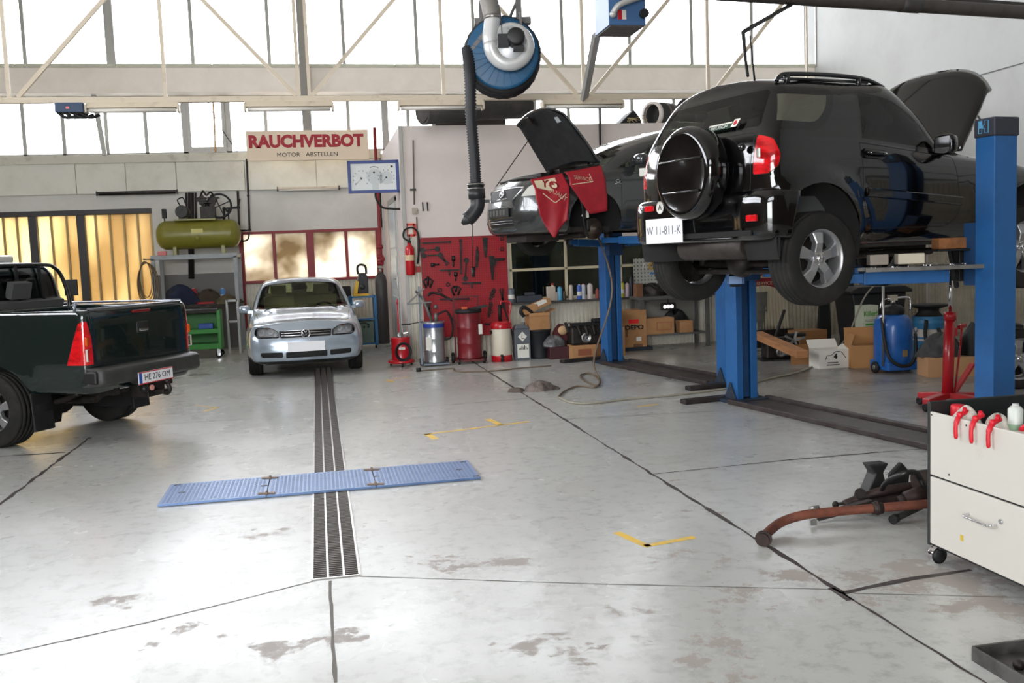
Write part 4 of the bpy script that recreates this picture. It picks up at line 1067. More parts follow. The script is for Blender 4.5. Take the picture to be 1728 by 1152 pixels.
for sd in (1, -1):
    m = MB()
    m.at((.50, sd * .55, .68), rz=sd * .30); m.box(-.10, -.02, -.175, .175, -.075, .08)
    for y, z, r in ((sd * .085, .005, .062), (-sd * .055, .01, .05)):
        m.at((.50, sd * .55, .68), rz=sd * .30); m.M = m.M @ Matrix.Translation((-.02, y, z)); m.lathe([(r, .05), (r * .9, .02), (r * .4, .0), (.001, 0)], 20, 'X')
        m.lathe([(r * .35, .0), (r * .30, .045), (.001, .05)], 14, 'X')
    m.at((.50, sd * .55, .68), rz=sd * .30); m.M = m.M @ Matrix.Translation((-.02, -sd * .13, -.045)); m.lathe([(.03, .05), (.02, .0), (.001, 0)], 14, 'X')
    m.build('reflector_bowl', mat('bright_reflector', (238, 238, 240), .4, .2), P['lamp%d' % sd])
    m = MB(); m.at((.52, sd * .55, .735), rz=sd * .30); m.box(-.02, .01, -.02, .02, -.012, .012); m.build('indicator_bulb', mat('orange_bulb', (230, 120, 60), .3), P['lamp%d' % sd])
    mirror(hb_, -.62, sd * .80, .985, sd, M_silver, size=(.12, .20, .125))
    make_wheel(hb_, (0, sd * .755, .308), .308, .195, .19, sd); make_wheel(hb_, (-2.51, sd * .755, .308), .308, .195, .19, sd)
m = MB()
for z in (.632, .668): m.tube([(.786 - (z - .632) * .6 - .03 * abs(y / .36) ** 2, y, z) for y in [-.36 + .06 * i for i in range(13)]], .0065, 6)
m.tube([(.748 - .03 * abs(y / .37) ** 2, y, .700) for y in [-.36 + .06 * i for i in range(13)]], .006, 6)
m.build('grille_bar', M_chrome, hb_)
m = MB(); m.at((.790, 0, .655)); m.lathe([(.066, -.02), (.066, .004), (.058, .010), (.056, .004), (.001, .002)], 28, 'X'); em = m.build('emblem', mat('emblem_dark', (40, 40, 42), .3, .5), hb_)
m = MB(); m.at((.797, 0, .655))
m.tube([(0, .06 * math.cos(t / 28 * 2 * PI), .06 * math.sin(t / 28 * 2 * PI)) for t in range(28)], .006, 6, closed=True)
for sd in (1, -1):
    m.tube([(.002, sd * .024, .054), (.002, 0, .006)], .0055, 6); m.tube([(.002, sd * .05, .030), (.002, sd * .026, -.046), (.002, .0, -.004)], .0055, 6)
m.build('emblem_letters', M_chrome, em)
plate(hb_, (.835, 0, .468), PI / 2, None, (.54, .145), eu=False)
seat(hb_, -1.35, .36, .42, mat('beige_seat', (196, 190, 156), .9)); seat(hb_, -1.35, -.36, .42, MATS['beige_seat']); seat(hb_, -2.3, 0, .45, MATS['beige_seat'], w=1.2)
m = MB(); m.box(-.85, -.45, -.72, .72, .55, .92); m.build('dashboard', mat('dash_grey_green', (120, 124, 104), .8), hb_, bevel=.08, seg=3)
m = MB(); m.tube([(-1.0 + .07 * math.sin(a / 20 * 2 * PI), .36 + .18 * math.cos(a / 20 * 2 * PI), .86 + .17 * math.sin(a / 20 * 2 * PI)) for a in range(20)], .014, 6, closed=True); m.build('steering_wheel', M_black, hb_)
m = MB(); m.box(-1.165, -1.13, -.11, .11, 1.255, 1.315); m.cyl((-1.12, 0, 1.30), (-1.16, 0, 1.39), .01, n=6); m.build('rear_view_mirror', M_black, hb_, bevel=.012)
m = MB()
for y0, y1 in ((.55, -.05), (-.05, -.60)): m.tube([(-.33, y0, .985), (-.40, (y0 + y1) / 2, 1.01), (-.36, y1, .99)], .008, 6)
m.build('wiper', M_black, hb_)
m = MB(); m.box(-3.1, .6, -.60, .60, .20, .26); m.box(-2.1, -.4, -.76, .76, .20, .25); m.build('floor_pan', M_under, hb_)
wells(hb_, [(0, .31, 1), (0, .31, -1), (-2.51, .31, 1), (-2.51, .31, -1)], .35, .5, .845)

# ------------------------------------------------------------------ grey estate car on the far lift
M_grey = mat('dark_grey_car_paint', (72, 74, 74), .22, .55, spec=.6, coat=1.0)
mp = thing('grey_family_car', 'dark grey car raised on the far blue lift with hood up and red fender covers', 'car', (3.27, 12.567, 1.748), math.radians(194.2))
vm = [(.55, .24), (.74, .21), (.84, .28), (.875, .52), (.87, .76), (.835, .95), (.81, 1.0), (.745, 1.22), (.66, 1.44), (.58, 1.53), (.34, 1.585), (0, 1.60)]
vr = [(.55, .24), (.74, .21), (.84, .28), (.875, .52), (.87, .76), (.83, .94), (.80, .99), (.745, 1.15), (.665, 1.33), (.585, 1.40), (.34, 1.455), (0, 1.47)]
vw = [(.55, .24), (.74, .21), (.84, .28), (.875, .52), (.87, .76), (.825, .94), (.80, .985), (.765, 1.07), (.70, 1.165), (.63, 1.20), (.35, 1.245), (0, 1.255)]
vc = [(.55, .24), (.74, .21), (.84, .28), (.872, .52), (.865, .76), (.82, .93), (.785, .975), (.76, 1.0), (.72, 1.03), (.65, 1.045), (.36, 1.07), (0, 1.08)]
vh = [(.55, .24), (.72, .21), (.83, .28), (.868, .50), (.86, .72), (.81, .89), (.77, .935), (.745, .95), (.69, .965), (.60, .98), (.33, 1.0), (0, 1.005)]
vf = [(.52, .24), (.68, .21), (.80, .27), (.845, .45), (.835, .64), (.79, .80), (.75, .865), (.715, .875), (.66, .885), (.57, .895), (.32, .91), (0, .915)]
rv = [-3.30, -3.36, -3.42, -3.44, -3.42, -3.38, -3.36, -3.28, -3.15, -3.05, -3.02, -3.0]
B = Body([S([x + .16 for x in rv], vm), S(-2.75, vm), S(-1.7, vm), S([-1.1] * 9 + [-1.08, -1.0, -.98], vr), S([-.5] * 9 + [-.46, -.38, -.36], vw), S([-.22] * 9 + [-.18, -.06, -.04], vc), S(.1, vh), S(.45, vf)],
         rv, [.80, .86, .90, .925, .895, .845, .80, .79, .78, .77, .765, .76], front=[(0, 0), (.45, .03), (.80, .12), (.95, .23)], per=(5, 6), deform=flare_deform([(0, .32), (-2.75, .32)], .36, .015, .10))
for sd, fl in ((1, L_), (-1, R_)):
    side = lambda c, n, fl=fl: fl(c, n) and abs(c.y) > .45
    for wx in (-.02, -2.75): B.poly('arch', circ(wx, .34, .375), 'y', lambda c, n, fl=fl: fl(c, n) and abs(c.y) > .5)
    B.panel('door%d' % sd, rpoly([(-.40, .30), (-.42, .93), (-1.45, .975), (-1.50, .30)], .03), 'y', lambda c, n, side=side: side(c, n) and c.z < 1.05 and -1.8 < c.x < -.2)
    B.panel('rdoor%d' % sd, rpoly([(-1.52, .30), (-1.47, .975), (-2.50, .98), (-2.3, .5), (-2.2, .30)], .03), 'y', lambda c, n, side=side: side(c, n) and c.z < 1.05 and c.x < -1.3)
    B.panel('glassT%d' % sd, rpoly([(-.40, 1.0), (-.60, 1.005), (-.60, 1.10)], .01), 'y', lambda c, n, side=side: side(c, n) and c.z > .95, gap=.008, seam='edge')
    B.panel('glassA%d' % sd, rpoly([(-.64, 1.01), (-1.43, 1.02), (-1.43, 1.43), (-1.18, 1.375), (-.64, 1.13)], .03), 'y', lambda c, n, side=side: side(c, n) and c.z > .95, gap=.016, seam='edge')
    B.panel('glassB%d' % sd, rpoly([(-1.50, 1.02), (-2.4, 1.04), (-2.4, 1.44), (-1.50, 1.44)], .04), 'y', lambda c, n, side=side: side(c, n) and c.z > .95, gap=.016, seam='edge')
    B.panel('lamp%d' % sd, rpoly([(sd * .47, .665), (sd * .74, .665), (sd * .80, .74), (sd * .78, .845), (sd * .70, .87), (sd * .56, .79)], .03), 'x', lambda c, n, fl=fl: fl(c, n) and n.x > .05 and c.x > .3 and c.z < .9, gap=.006, seam='edge')
    B.poly('intake', rpoly([(sd * .42, .33), (sd * .68, .36), (sd * .70, .44), (sd * .60, .43)], .02), 'x', lambda c, n, fl=fl: fl(c, n) and n.x > .05 and c.x > .4)
ff = lambda c, n: n.x > .1 and c.x > .4
B.poly('grille', rpoly([(-.33, .635), (.33, .635), (.50, .785), (-.50, .785)], .03), 'x', lambda c, n: ff(c, n) and c.z < .83)
B.poly('intake', rpoly([(-.36, .30), (.36, .30), (.36, .415), (-.36, .415)], .03), 'x', lambda c, n: ff(c, n) and c.z < .5)
B.panel('shield', rpoly([(-.73, 1.05), (.73, 1.05), (.60, 1.40), (0, 1.46), (-.60, 1.40)], [.03, .03, .1, .3, .1], 5), 'x', lambda c, n: n.x > .3 and 1.0 < c.z < 1.5 and -1.2 < c.x < 0, gap=.016, seam='edge')
B.poly('bay', rpoly([(-.12, .70), (.70, .60), (.76, 0), (.70, -.60), (-.12, -.70)], .05), 'z', lambda c, n: n.z > .4 and c.z < 1.08 and c.x > -.3)
sp_ = {'arch': None, 'shield': ('windshield', M_clearglass)}
for sd in (1, -1):
    for k, nm, mm in (('door', 'front_door', M_grey), ('rdoor', 'rear_door', M_grey), ('glassT', 'corner_window', M_tint), ('glassA', 'side_window', M_clearglass), ('glassB', 'side_window', M_clearglass), ('lamp', 'headlamp', M_clear)): sp_[k + str(sd)] = (nm, mm)
P = B.split(mp, sp_, 'body', M_grey, {'seam': M_seam, 'edge': MATS['glass_edge_black'], 'intake': M_black, 'grille': M_dark, 'bay': M_well})
m = MB()
for z in (.665, .695, .725, .755):
    w_ = .34 + (z - .635) * 1.1
    m.tube([(.895 - .05 * abs(t) ** 2 - (z - .63) * .38, w_ * t, z) for t in [-1 + .2 * i for i in range(11)]], .007, 6)
m.tube([(.845 - .06 * abs(t) ** 2, .50 * t, .79) for t in [-1 + .2 * i for i in range(11)]], .010, 6)
for sd in (1, -1): m.tube([(.80, sd * .50, .785), (.88, sd * .34, .64)], .010, 6)
m.build('grille_bar', M_chrome, mp)
m = MB(); m.at((.872, 0, .735), ry=-.3)
m.tube([(0, .062 * math.cos(t / 24 * 2 * PI), .045 * math.sin(t / 24 * 2 * PI)) for t in range(24)], .008, 6, closed=True); m.tube([(0, .022 * math.cos(t / 20 * 2 * PI), .042 * math.sin(t / 20 * 2 * PI)) for t in range(20)], .005, 6, closed=True); m.tube([(0, .045 * math.cos(t / 20 * 2 * PI), .018 + .018 * math.sin(t / 20 * 2 * PI)) for t in range(20)], .005, 6, closed=True)
m.build('emblem', M_chrome, mp)
m = MB(); m.at((.935, 0, .49)); m.box(-.01, .006, -.30, .30, -.065, .065); pb = m.build('plate_holder', M_dark, mp, bevel=.008)
m = MB()
for k in range(5): m.box(.9415, .944, -.25 + k * .10, -.19 + k * .10, .455, .525)
m.build('holder_print', mat('holder_grey', (84, 86, 84), .6), pb)
m = MB()
for z in (.345, .375): m.tube([(.925 - .03 * abs(t) ** 2, .36 * t, z) for t in [-1 + .25 * i for i in range(9)]], .008, 6)
m.build('intake_bar', M_grey, mp)
for sd in (1, -1): mirror(mp, -.66, sd * .82, 1.10, sd, M_grey, size=(.13, .22, .15))
# hood standing open, seen from its padded underside
m = MB()
def hood2(u, v):
    x = u * .93; t = (v - .5) * 2; w_ = .715 - .10 * u * u
    return (x - .10 * t * t * u, t * w_, .05 * (1 - t * t) - .05 * u * u - (.03 if u > .95 else 0))
m.grid(hood2, 14, 20)
hd = m.build('hood', M_grey, mp, solid=.018); hd.location = (-.20, 0, 1.075); hd.rotation_euler = (0, math.radians(-57), 0)
m = MB()
m.grid(lambda u, v: (lambda p: (p[0] * .96 + .02, p[1] * .96, p[2] - .022 + .006 * math.sin(u * 14) * math.sin(v * 11)))(hood2(u, v)), 14, 20)
m.build('hood_lining', mat('black_felt', (24, 24, 25), .95, noise=((40, 39, 38), 5, .45, .8)), hd, solid=.01)
m = MB(); p = hood2(.97, .32); m.at((p[0] - .06, p[1], p[2] - .05)); m.box(-.05, .05, -.05, .05, -.012, .012); m.build('hood_latch', M_grease, hd, bevel=.005)
m = MB(); p = hood2(.80, .80); m.at((p[0], p[1], p[2] - .036)); m.box(-.04, .04, -.05, .05, -.004, .004); m.build('hood_label', mat('pale_label', (170, 174, 176), .5), hd)
m = MB(); m.tube([(.68, -.62, .86), (.12, -.60, 1.55)], .007, 6); m.build('hood_stay', M_black, mp)
# engine bay edge, cowl hoses
m = MB()
m.tube(smooth_path([(.70, .66, .875), (.4, .69, .93), (.1, .72, .985), (-.18, .72, 1.05)], 5), .02, 8); m.tube(smooth_path([(.74, -.3, .90), (.75, .2, .91), (.66, .62, .89)], 5), .02, 8)
m.box(.0, .5, -.45, .40, .80, .98); m.box(.05, .35, .45, .62, .82, 1.0); m.tube(smooth_path([(-.15, .5, 1.07), (0, .4, 1.06), (.25, .42, 1.02), (.45, .5, .97)], 5), .03, 8)
m.build('engine_top', M_grease, mp, bevel=.02)
m = MB()
for y0, y1 in ((.6, .0), (0, -.6)): m.tube([(-.16, y0, 1.07), (-.22, (y0 + y1) / 2, 1.12), (-.18, y1, 1.08)], .010, 6)
m.build('wiper', M_black, mp)
# bare left hub: disc, strut with spring, hose
m = MB(); m.lathe([(.136, -.012), (.136, .012), (.075, .014), (.07, .05), (.03, .052), (.028, .075), (.001, .076)], 32, 'Y'); m.lathe([(.07, -.02), (.136, -.012)], 32, 'Y')
bd = m.build('brake_disc', mat('rusty_disc', (88, 76, 68), .45, .6, noise=((60, 42, 34), 8, .45, .7)), mp); bd.location = (-.05, .74, .235)
m = MB(); m.box(-.10, .0, -.05, .05, -.08, .08); cl = m.build('brake_caliper', M_grease, mp, bevel=.02); cl.location = (.07, .74, .28)
m = MB(); m.cyl((-.02, .64, .22), (-.03, .56, .62), .028, n=10); m.cyl((-.03, .56, .60), (-.03, .53, .86), .014, n=8)
m.tube([(-.03 + .06 * math.cos(t * .8), .555 + .06 * math.sin(t * .8), .56 + t * .0062) for t in range(48)], .009, 6)
m.bar((.0, .66, .16), (.05, .30, .20), .06, .04); m.bar((-.05, .66, .16), (-.35, .35, .2), .05, .04); m.tube([(-.14, .62, .24), (-.16, .3, .25)], .014, 6)
m.build('strut', M_grease, mp)
m = MB()
for z in (.40, .50, .58): m.cbox((.17, .86, z), (.018, .012, .02))
m.cbox((.06, .80, .42), (.03, .02, .09)); m.build('strut_marks', M_paper, mp)
m = MB(); m.tube(smooth_path([(.20, .87, .60), (.17, .87, .50), (.15, .85, .34), (.10, .82, .20), (.05, .80, .12)], 6), .016, 8); m.build('brake_hose', M_black, mp)
make_wheel(mp, (0, -.755, .22), .31, .195, .19, -1); make_wheel(mp, (-2.75, .755, .22), .31, .195, .19, 1); make_wheel(mp, (-2.75, -.755, .22), .31, .195, .19, -1)
wells(mp, [(-.02, .34, 1), (-.02, .34, -1), (-2.75, .34, 1), (-2.75, .34, -1)], .38, .45, .855)
m = MB(); m.box(-3.1, .72, -.60, .60, .20, .27); m.box(-2.3, -.42, -.78, .78, .20, .26); m.box(.2, .7, -.3, .3, .10, .2); m.bar((.02, -.6, .15), (.02, .6, .15), .12, .06); m.build('floor_pan', M_under, mp, bevel=.02)
seat(mp, -1.35, .38, .50); seat(mp, -1.35, -.38, .50); seat(mp, -2.25, 0, .52, w=1.2)
m = MB(); m.box(-.9, -.45, -.72, .72, .6, .98); m.build('dashboard', M_dark, mp, bevel=.06)
m = MB(); m.at((-.365, .876, .83)); m.tube([(.03 * math.cos(t / 14 * 2 * PI), 0, .018 * math.sin(t / 14 * 2 * PI)) for t in range(14)], .004, 5, closed=True); m.tube([(-.05, 0, -.035), (0, .002, -.026), (.05, 0, -.035)], .004, 5); m.build('side_badge', M_chrome, mp)
# fender covers hanging over the left wing
def cover(name, label, fn, nu, nv):
    m = MB(); m.grid(fn, nu, nv); o = m.build(name, mat('red_fender_cover', (166, 26, 40), .5, noise=((140, 20, 34), 5, .45, .75)), None, solid=.004)
    o.location = mp.location; o.rotation_euler = mp.rotation_euler
    return tag(o, label, 'fender cover', 'red fender covers on the grey car')
Pt = Vector
def pw(u, K):
    for (a, p), (b, q) in zip(K, K[1:]):
        if u <= b: return p + (q - p) * (u - a) / (b - a)
    return K[-1][1]
def c1(u, v):
    # u along the top edge front to back, v downwards
    a = Pt((.83, .73, .86)).lerp(Pt((.40, .785, .935)), u)
    L = pw(u, [(0, .43), (.47, .76), (.52, .77), (1, .58)])
    y = a.y + .14 * min(1, v * 3.2); z = a.z - L * v
    yb = .872 - max(0, a.x - .50) * .34
    return (a.x + .03 * math.sin(v * 5 + u * 3) * v, max(y, yb if z < .80 else y) + .016 * math.sin(u * 11 + v * 2) * v + .016, z)
fc1 = cover('fender_cover', 'red fender cover hanging in a long point beside the headlamp of the raised grey car', c1, 20, 20)
def c2(u, v):
    a = Pt((.37, .79, .945)).lerp(Pt((-.16, .80, 1.03)), u)
    L = .30 + (.26 + .10 * min(1, max(0, (u - .25) * 3))) * u ** .5
    L = .16 + .42 * min(1, u * 1.9)
    y = a.y + .10 * min(1, v * 3.2); z = a.z - L * v
    return (a.x + .01 * math.sin(v * 6), max(y, .878 if z < .8 else y) + .006 * math.sin(u * 9) * v + .014, z)
fc2 = cover('fender_cover', 'red fender cover hanging square over the wheel arch of the raised grey car', c2, 18, 14)
M_cw = mat('cover_print', (222, 206, 176), .6)
def on(fn, u0, u1, v0, v1, n=8, off=.006):
    m = MB(); m.grid(lambda a, b: (lambda p: (p[0], p[1] + off, p[2]))(fn(u0 + (u1 - u0) * a, v0 + (v1 - v0) * b)), n, n); return m
def drape(o, cov, off=.004):
    """lay printed letters onto the hanging cloth"""
    bm = bmesh.new(); bm.from_mesh(cov.data); tree = BVHTree.FromBMesh(bm); bm.free()
    M = o.matrix_basis.copy(); o.matrix_basis = Matrix()
    bm = bmesh.new(); bm.from_mesh(o.data); bmesh.ops.subdivide_edges(bm, edges=[e for e in bm.edges if e.calc_length() > .02], cuts=2, use_grid_fill=False); bm.to_mesh(o.data); bm.free()
    for v in o.data.vertices:
        q = M @ v.co; h = tree.ray_cast(Vector((q.x, 2, q.z)), Vector((0, -1, 0)))
        v.co = (q.x, (h[0].y if h[0] else q.y) + off, q.z)
def onfc(o, cov, off=.004): o.location = o.location; drape(o, cov, off); return o
def flat(pts, w=.010):
    m = MB()
    for a, b in zip(pts, pts[1:]): m.bar(a, b, w, .001, up=(0, 1, 0))
    return m
onfc(on(c1, .08, .72, .05, .24).build('cover_band', M_cw, fc1), fc1, .003)
onfc(text_mesh('YO', .15, 'cover_lettering', mat('cover_red_print', (150, 24, 36), .5), fc1, (.61, .95, .785), (PI / 2, .30, PI), .0005, bold=.004), fc1, .006)
onfc(text_mesh('QUALIT', .075, 'cover_lettering', M_cw, fc1, (.545, .95, .665), (PI / 2, .55, PI), .0005), fc1)
onfc(flat([(.74, .95, .68), (.585, .95, .56), (.43, .95, .67)]).build('cover_frame', M_cw, fc1), fc1)
onfc(text_mesh('SERVICE', .07, 'cover_lettering', M_cw, fc2, (.17, .95, .86), (PI / 2, .12, PI), .0005), fc2)
onfc(flat([(.33, .95, .785), (.03, .95, .82), (.05, .95, .92)]).build('cover_frame', M_cw, fc2), fc2)
# ------------------------------------------------------------------ roof truss, lamps, hose reel
YT = 13.0
tr = thing('roof_truss', 'cream steel lattice truss spanning the hall below the big windows', 'truss', (0, YT, 0))
zc = onY(500, 167, YT).z; ztop = zc + 1.95
XE = onY(1362, 100, YT).x
m = MB(); m.box(XL + 1.2, XE, -.035, .035, zc - .035, zc + .035); m.box(XL + 1.2, XE, -.02, .06, zc + .03, zc + .04); m.build('bottom_chord', M_beige, tr, bevel=.004)
m = MB(); m.box(XL + 1.2, XE, -.035, .035, ztop - .04, ztop + .04); m.build('top_chord', M_beige, tr, bevel=.004)
nodes = [onY(p, 160, YT).x for p in (15, 513, 985)]; st = (nodes[2] - nodes[0]) / 4
m = MB(); m.box(XE - .02, XE, -.02, .02, zc - .03, 9.0); m.build('end_post', M_beige, tr)
x = nodes[2] + st; m = MB(); m.bar((x + .06, 0, zc + .04), (x + .06 + (XE - x) * .98, 0, zc + .04 + (XE - x) * 1.12), .05, .045, up=(0, 1, 0)); m.build('diagonal', M_beige, tr)
nodes = [nodes[0] - 2 * st] + nodes
for i, x in enumerate(nodes):
    for d in ((-.07, .07) if i == 2 else (0,)):
        m = MB(); m.box(x + d - .022, x + d + .022, -.022, .022, zc + .035, ztop - .04); m.build('upright', M_beige, tr)
    if True:
        m = MB(); m.box(x + st - .022, x + st + .022, -.022, .022, zc + .035, ztop - .04); m.build('upright', M_beige, tr)
    for s_ in (-1, 1):
        if XL + 1.3 < x + s_ * (st - .1) < XE - .1:
            m = MB(); m.bar((x + s_ * .10, 0, zc + .04), (x + s_ * (st - .05), 0, ztop - .05), .05, .045, up=(0, 1, 0)); m.build('diagonal', M_beige, tr)
M_tubel = mat('lamp_tube', (238, 232, 222), .4)
def lamp(px0, px1, py0, py1, label):
    a = onY(px0, py0, YT); b = onY(px1, py1, YT); L = b.x - a.x; h = a.z - b.z
    t = thing('ceiling_lamp', label, 'lamp', ((a.x + b.x) / 2, YT, zc - .035), 0, 'strip lamps under the truss')
    m = MB(); m.prism([(-.05, 0), (.05, 0), (.09, -.07), (-.09, -.07)], -L / 2, L / 2, 'X'); m.build('housing', M_beige, t)
    for y in (-.04, .04):
        m = MB(); m.tube([(-L / 2 + .03, y, -.095), (L / 2 - .03, y, -.095)], .024, 10); m.build('tube', M_tubel, t)
    m = MB()
    for s_ in (-1, 1): m.box(s_ * L / 2 - .012, s_ * L / 2 + .012, -.085, .085, -.125, -.02)
    m.build('end_cap', M_beige, t, bevel=.004)
lamp(146, 302, 177, 192, 'strip lamp under the truss, leftmost, beside the dark blue box')
lamp(413, 562, 172, 187, 'strip lamp under the truss, directly above the white and red no-smoking sign')
lamp(672, 815, 170, 185, 'strip lamp under the truss in front of the black roll, behind the hanging hose')
lamp(915, 1050, 170, 184, 'strip lamp under the truss above the open hood of the grey car')
# blue switch box at the left end of the first lamp and a slanted strut behind
t = thing('switch_box', 'small dark blue box with cables under the truss, left of the leftmost strip lamp', 'box', (onY(120, 182, YT).x, YT, zc - .05))
m = MB(); m.box(-.17, .16, -.10, .10, -.11, .01); m.build('box', mat('navy_box', (38, 62, 92), .5), t, bevel=.006)
m = MB(); m.box(-.04, 0, -.104, -.10, -.07, -.04); m.build('red_mark', M_red, t)
m = MB()
for k in range(4): m.tube(smooth_path([(-.15 + k * .08, -.05, -.10), (-.05 + k * .09, -.05, -.17), (.12 + k * .07, 0, -.13)], 4), .022, 6)
m.build('cable', M_black, t)
P0 = onY(156, 196, YB - .12); P1 = onY(177, 262, YB - .12)
m = MB(); m.bar((P0.x, P0.y, P0.z + .9), P1, .09, .05, up=(0, 1, 0)); tag(m.build('slanted_strut', M_alu), 'grey strut leaning in front of the low window band at the upper left', 'strut')
# far roll and boxes on the office roof
M_feltr = mat('dark_grey_roll', (62, 60, 58), .85, noise=((84, 80, 76), 4, .45, .75))
a = onY(713, 194, 15.3) + Vector((0, .0, .05)); m = MB(); m.tube([a, a + Vector((.9, .45, .12)), a + Vector((1.9, .95, .22))], .205, 24); m.tube([a + Vector((-.004, -.002, 0)), a + Vector((.01, .006, 0))], .165, 24)
rl = m.build('rolled_sheet', M_feltr); tag(rl, 'thick dark grey roll lying over the top edge of the office wall', 'roll')
a = onY(815, 205, 16.3); b = onY(866, 168, 16.3)
m = MB(); m.prism([(a.x - .75, 3.872), (b.x + .02, 3.872), (b.x - .05, b.z + .05), (a.x + .05, b.z + .02), (a.x - .7, b.z - .12)], 17.0, 17.6, 'Y'); tag(m.build('dark_crate', mat('dark_brown_board', (52, 42, 38), .85)), 'dark brown crate on the office roof behind the hanging hose', 'crate')
a = onY(1040, 206, 16.4)
m = MB(); m.prism([(a.x, 3.872), (a.x + .45, 3.872), (a.x + .42, 4.0), (a.x + .30, 4.15), (a.x + .08, 3.95)], 16.3, 16.8, 'Y', True); cv = tag(m.build('black_tarpaulin', M_black, bevel=.02), 'black heap with straw-like strings on the office roof behind the grey car', 'heap')
m = MB()
for k in range(9): m.tube([(a.x + .15 + rnd.random() * .3, 16.29, 3.9 + rnd.random() * .1), (a.x + .1 + rnd.random() * .45, 16.285, 3.95 + rnd.random() * .12)], .006, 5)
m.build('string', mat('straw_string', (176, 160, 120), .8), cv)
a = onY(1098, 190, 16.5)
t = thing('pipe_section', 'short wide black and white pipe lying on the office roof left of the black car', 'pipe', (a.x + .22, 16.75, 3.87 + .24), .5)
m = MB(); m.lathe([(.20, -.10), (.235, -.10), (.235, .35), (.20, .35), (.20, -.10)], 28, 'X'); m.build('pipe', mat('black_pipe', (40, 38, 37), .6), t)
m = MB(); m.lathe([(.19, -.17), (.236, -.17), (.236, -.10), (.19, -.10)], 28, 'X'); m.build('rim', M_white, t)
m = MB(); m.lathe([(.238, .10), (.238, .14)], 28, 'X'); m.lathe([(.238, .26), (.238, .30)], 28, 'X'); m.build('ring', mat('brown_ring', (120, 104, 92), .6), t)
m = MB(); P0 = onY(1011, 176, 15.97); m.box(P0.x - .012, P0.x + .012, 15.95, 15.995, 3.5, P0.z); tag(m.build('wall_rod', M_dark), 'thin dark rod standing at the office wall top above the grey car windshield', 'rod')

# exhaust hose reel
YR = 11.0
cr = onY(848, 90, YR)
rl = thing('hose_reel', 'blue exhaust hose reel with white fan housing hanging from the roof', 'hose reel', cr, 0, None, (math.radians(-4), 0, math.radians(-8)))
M_rblue = mat('reel_blue', (24, 84, 122), .4, noise=((18, 66, 98), 5, .5, .8))
M_hose = mat('black_hose', (30, 30, 33), .55)
m = MB(); m.lathe([(.06, -.02), (.38, -.03), (.415, -.02), (.415, .0), (.36, .015), (.06, .02)], 56, 'Y'); m.lathe([(.06, .36), (.415, .36), (.415, .38), (.06, .38)], 56, 'Y'); m.lathe([(.28, .0), (.28, .37)], 40, 'Y')
m.build('reel_disc', M_rblue, rl)
m = MB()
for k in range(24):
    a = 2 * PI * k / 24; m.bar((.17 * math.cos(a), -.031, .17 * math.sin(a)), (.395 * math.cos(a), -.030, .395 * math.sin(a)), .008, .006)
m.build('disc_rib', M_rblue, rl)
m = MB(); pts = []
n = 4 * 56
for i in range(n + 1):
    a = 2 * PI * i / 56; pts.append((.395 * math.cos(a), .05 + .27 * i / n, .395 * math.sin(a)))
m.tube(pts, [.062 if i % 2 else .055 for i in range(len(pts))], 10); m.build('wound_hose', M_hose, rl)
# volute: spiral fan casing with outlet rising to the left
M_fan = mat('fan_housing', (206, 206, 204), .3, .15, coat=.4)
m = MB(); vs = []
sp_ = []
for i in range(41):
    a = math.radians(172 + 8.6 * i); r = .205 + .0 * i; sec = .045 + .055 * (40 - i) / 40
    sp_.append((.085 + (.185 + sec * .35) * math.cos(a), -.12, .085 - .03 + (.185 + sec * .35) * math.sin(a)))
m.tube(sp_[:], [.045 + .045 * (40 - i) / 40 for i in range(41)], 14)
m.tube(smooth_path([sp_[0], (sp_[0][0] - .005, -.12, .16), (sp_[0][0] + .02, -.12, .30), (sp_[0][0] + .03, -.12, .37)], 5), .092, 16)
m.build('fan_housing', M_fan, rl)
m = MB(); m.at((.095, -.13, .06)); m.lathe([(.21, .06), (.21, -.035), (.20, -.045), (.001, -.05)], 40, 'Y'); fc = m.build('fan_cover', mat('fan_plate', (190, 192, 194), .35, .4), rl)
m = MB()
for k in range(8):
    a = 2 * PI * k / 8 + .2; p = (.095 + .175 * math.cos(a), -.178, .06 + .175 * math.sin(a)); m.cyl(p, (p[0], p[1] - .012, p[2]), .009, n=8)
m.build('bolt', M_steel, fc)
m = MB(); m.at((.14, -.17, .10)); m.lathe([(.10, -.01), (.10, -.15), (.085, -.17), (.03, -.175), (.001, -.175)], 28, 'Y')
m.box(-.20, -.08, -.12, -.01, -.09, .04); m.box(-.03, .09, -.12, -.01, -.14, -.09); m.cyl((-.15, -.06, .04), (-.16, -.06, .32), .006, n=6)
m.build('fan_motor', mat('motor_black', (26, 25, 26), .45), rl, bevel=.008)
a0 = Vector(sp_[0]) + Vector((.03, 0, .37 - sp_[0][2]))
m = MB(); m.tube([a0 - Vector((0, 0, .02)), a0 + Vector((0, 0, .025))], .10, 18); m.build('hose_clamp', M_steel, rl)
pth = smooth_path([a0, a0 + Vector((-.02, .02, .14)), a0 + Vector((-.06, .10, .40)), a0 + Vector((-.02, .25, .80)), a0 + Vector((.1, .4, 1.3))], 14)
m = MB(); m.tube(pth, [.105 if i % 2 else .092 for i in range(len(pth))], 16); m.build('flexible_duct', mat('grey_flex_duct', (142, 138, 132), .5, .3), rl)
m = MB(); m.box(-.30, .36, .14, .22, .38, .46); m.bar((.22, .18, .40), (.22, .18, 2.0), .07); m.bar((-.22, .18, .40), (-.22, .18, 2.0), .05); m.bar((-.35, -.02, .05), (-.02, -.02, .45), .05, .02, up=(0, 1, 0)); m.bar((.10, .1, .42), (.45, .4, 1.2), .03); m.bar((.22, -.05, .45), (.22, -.05, .24), .06, .03)
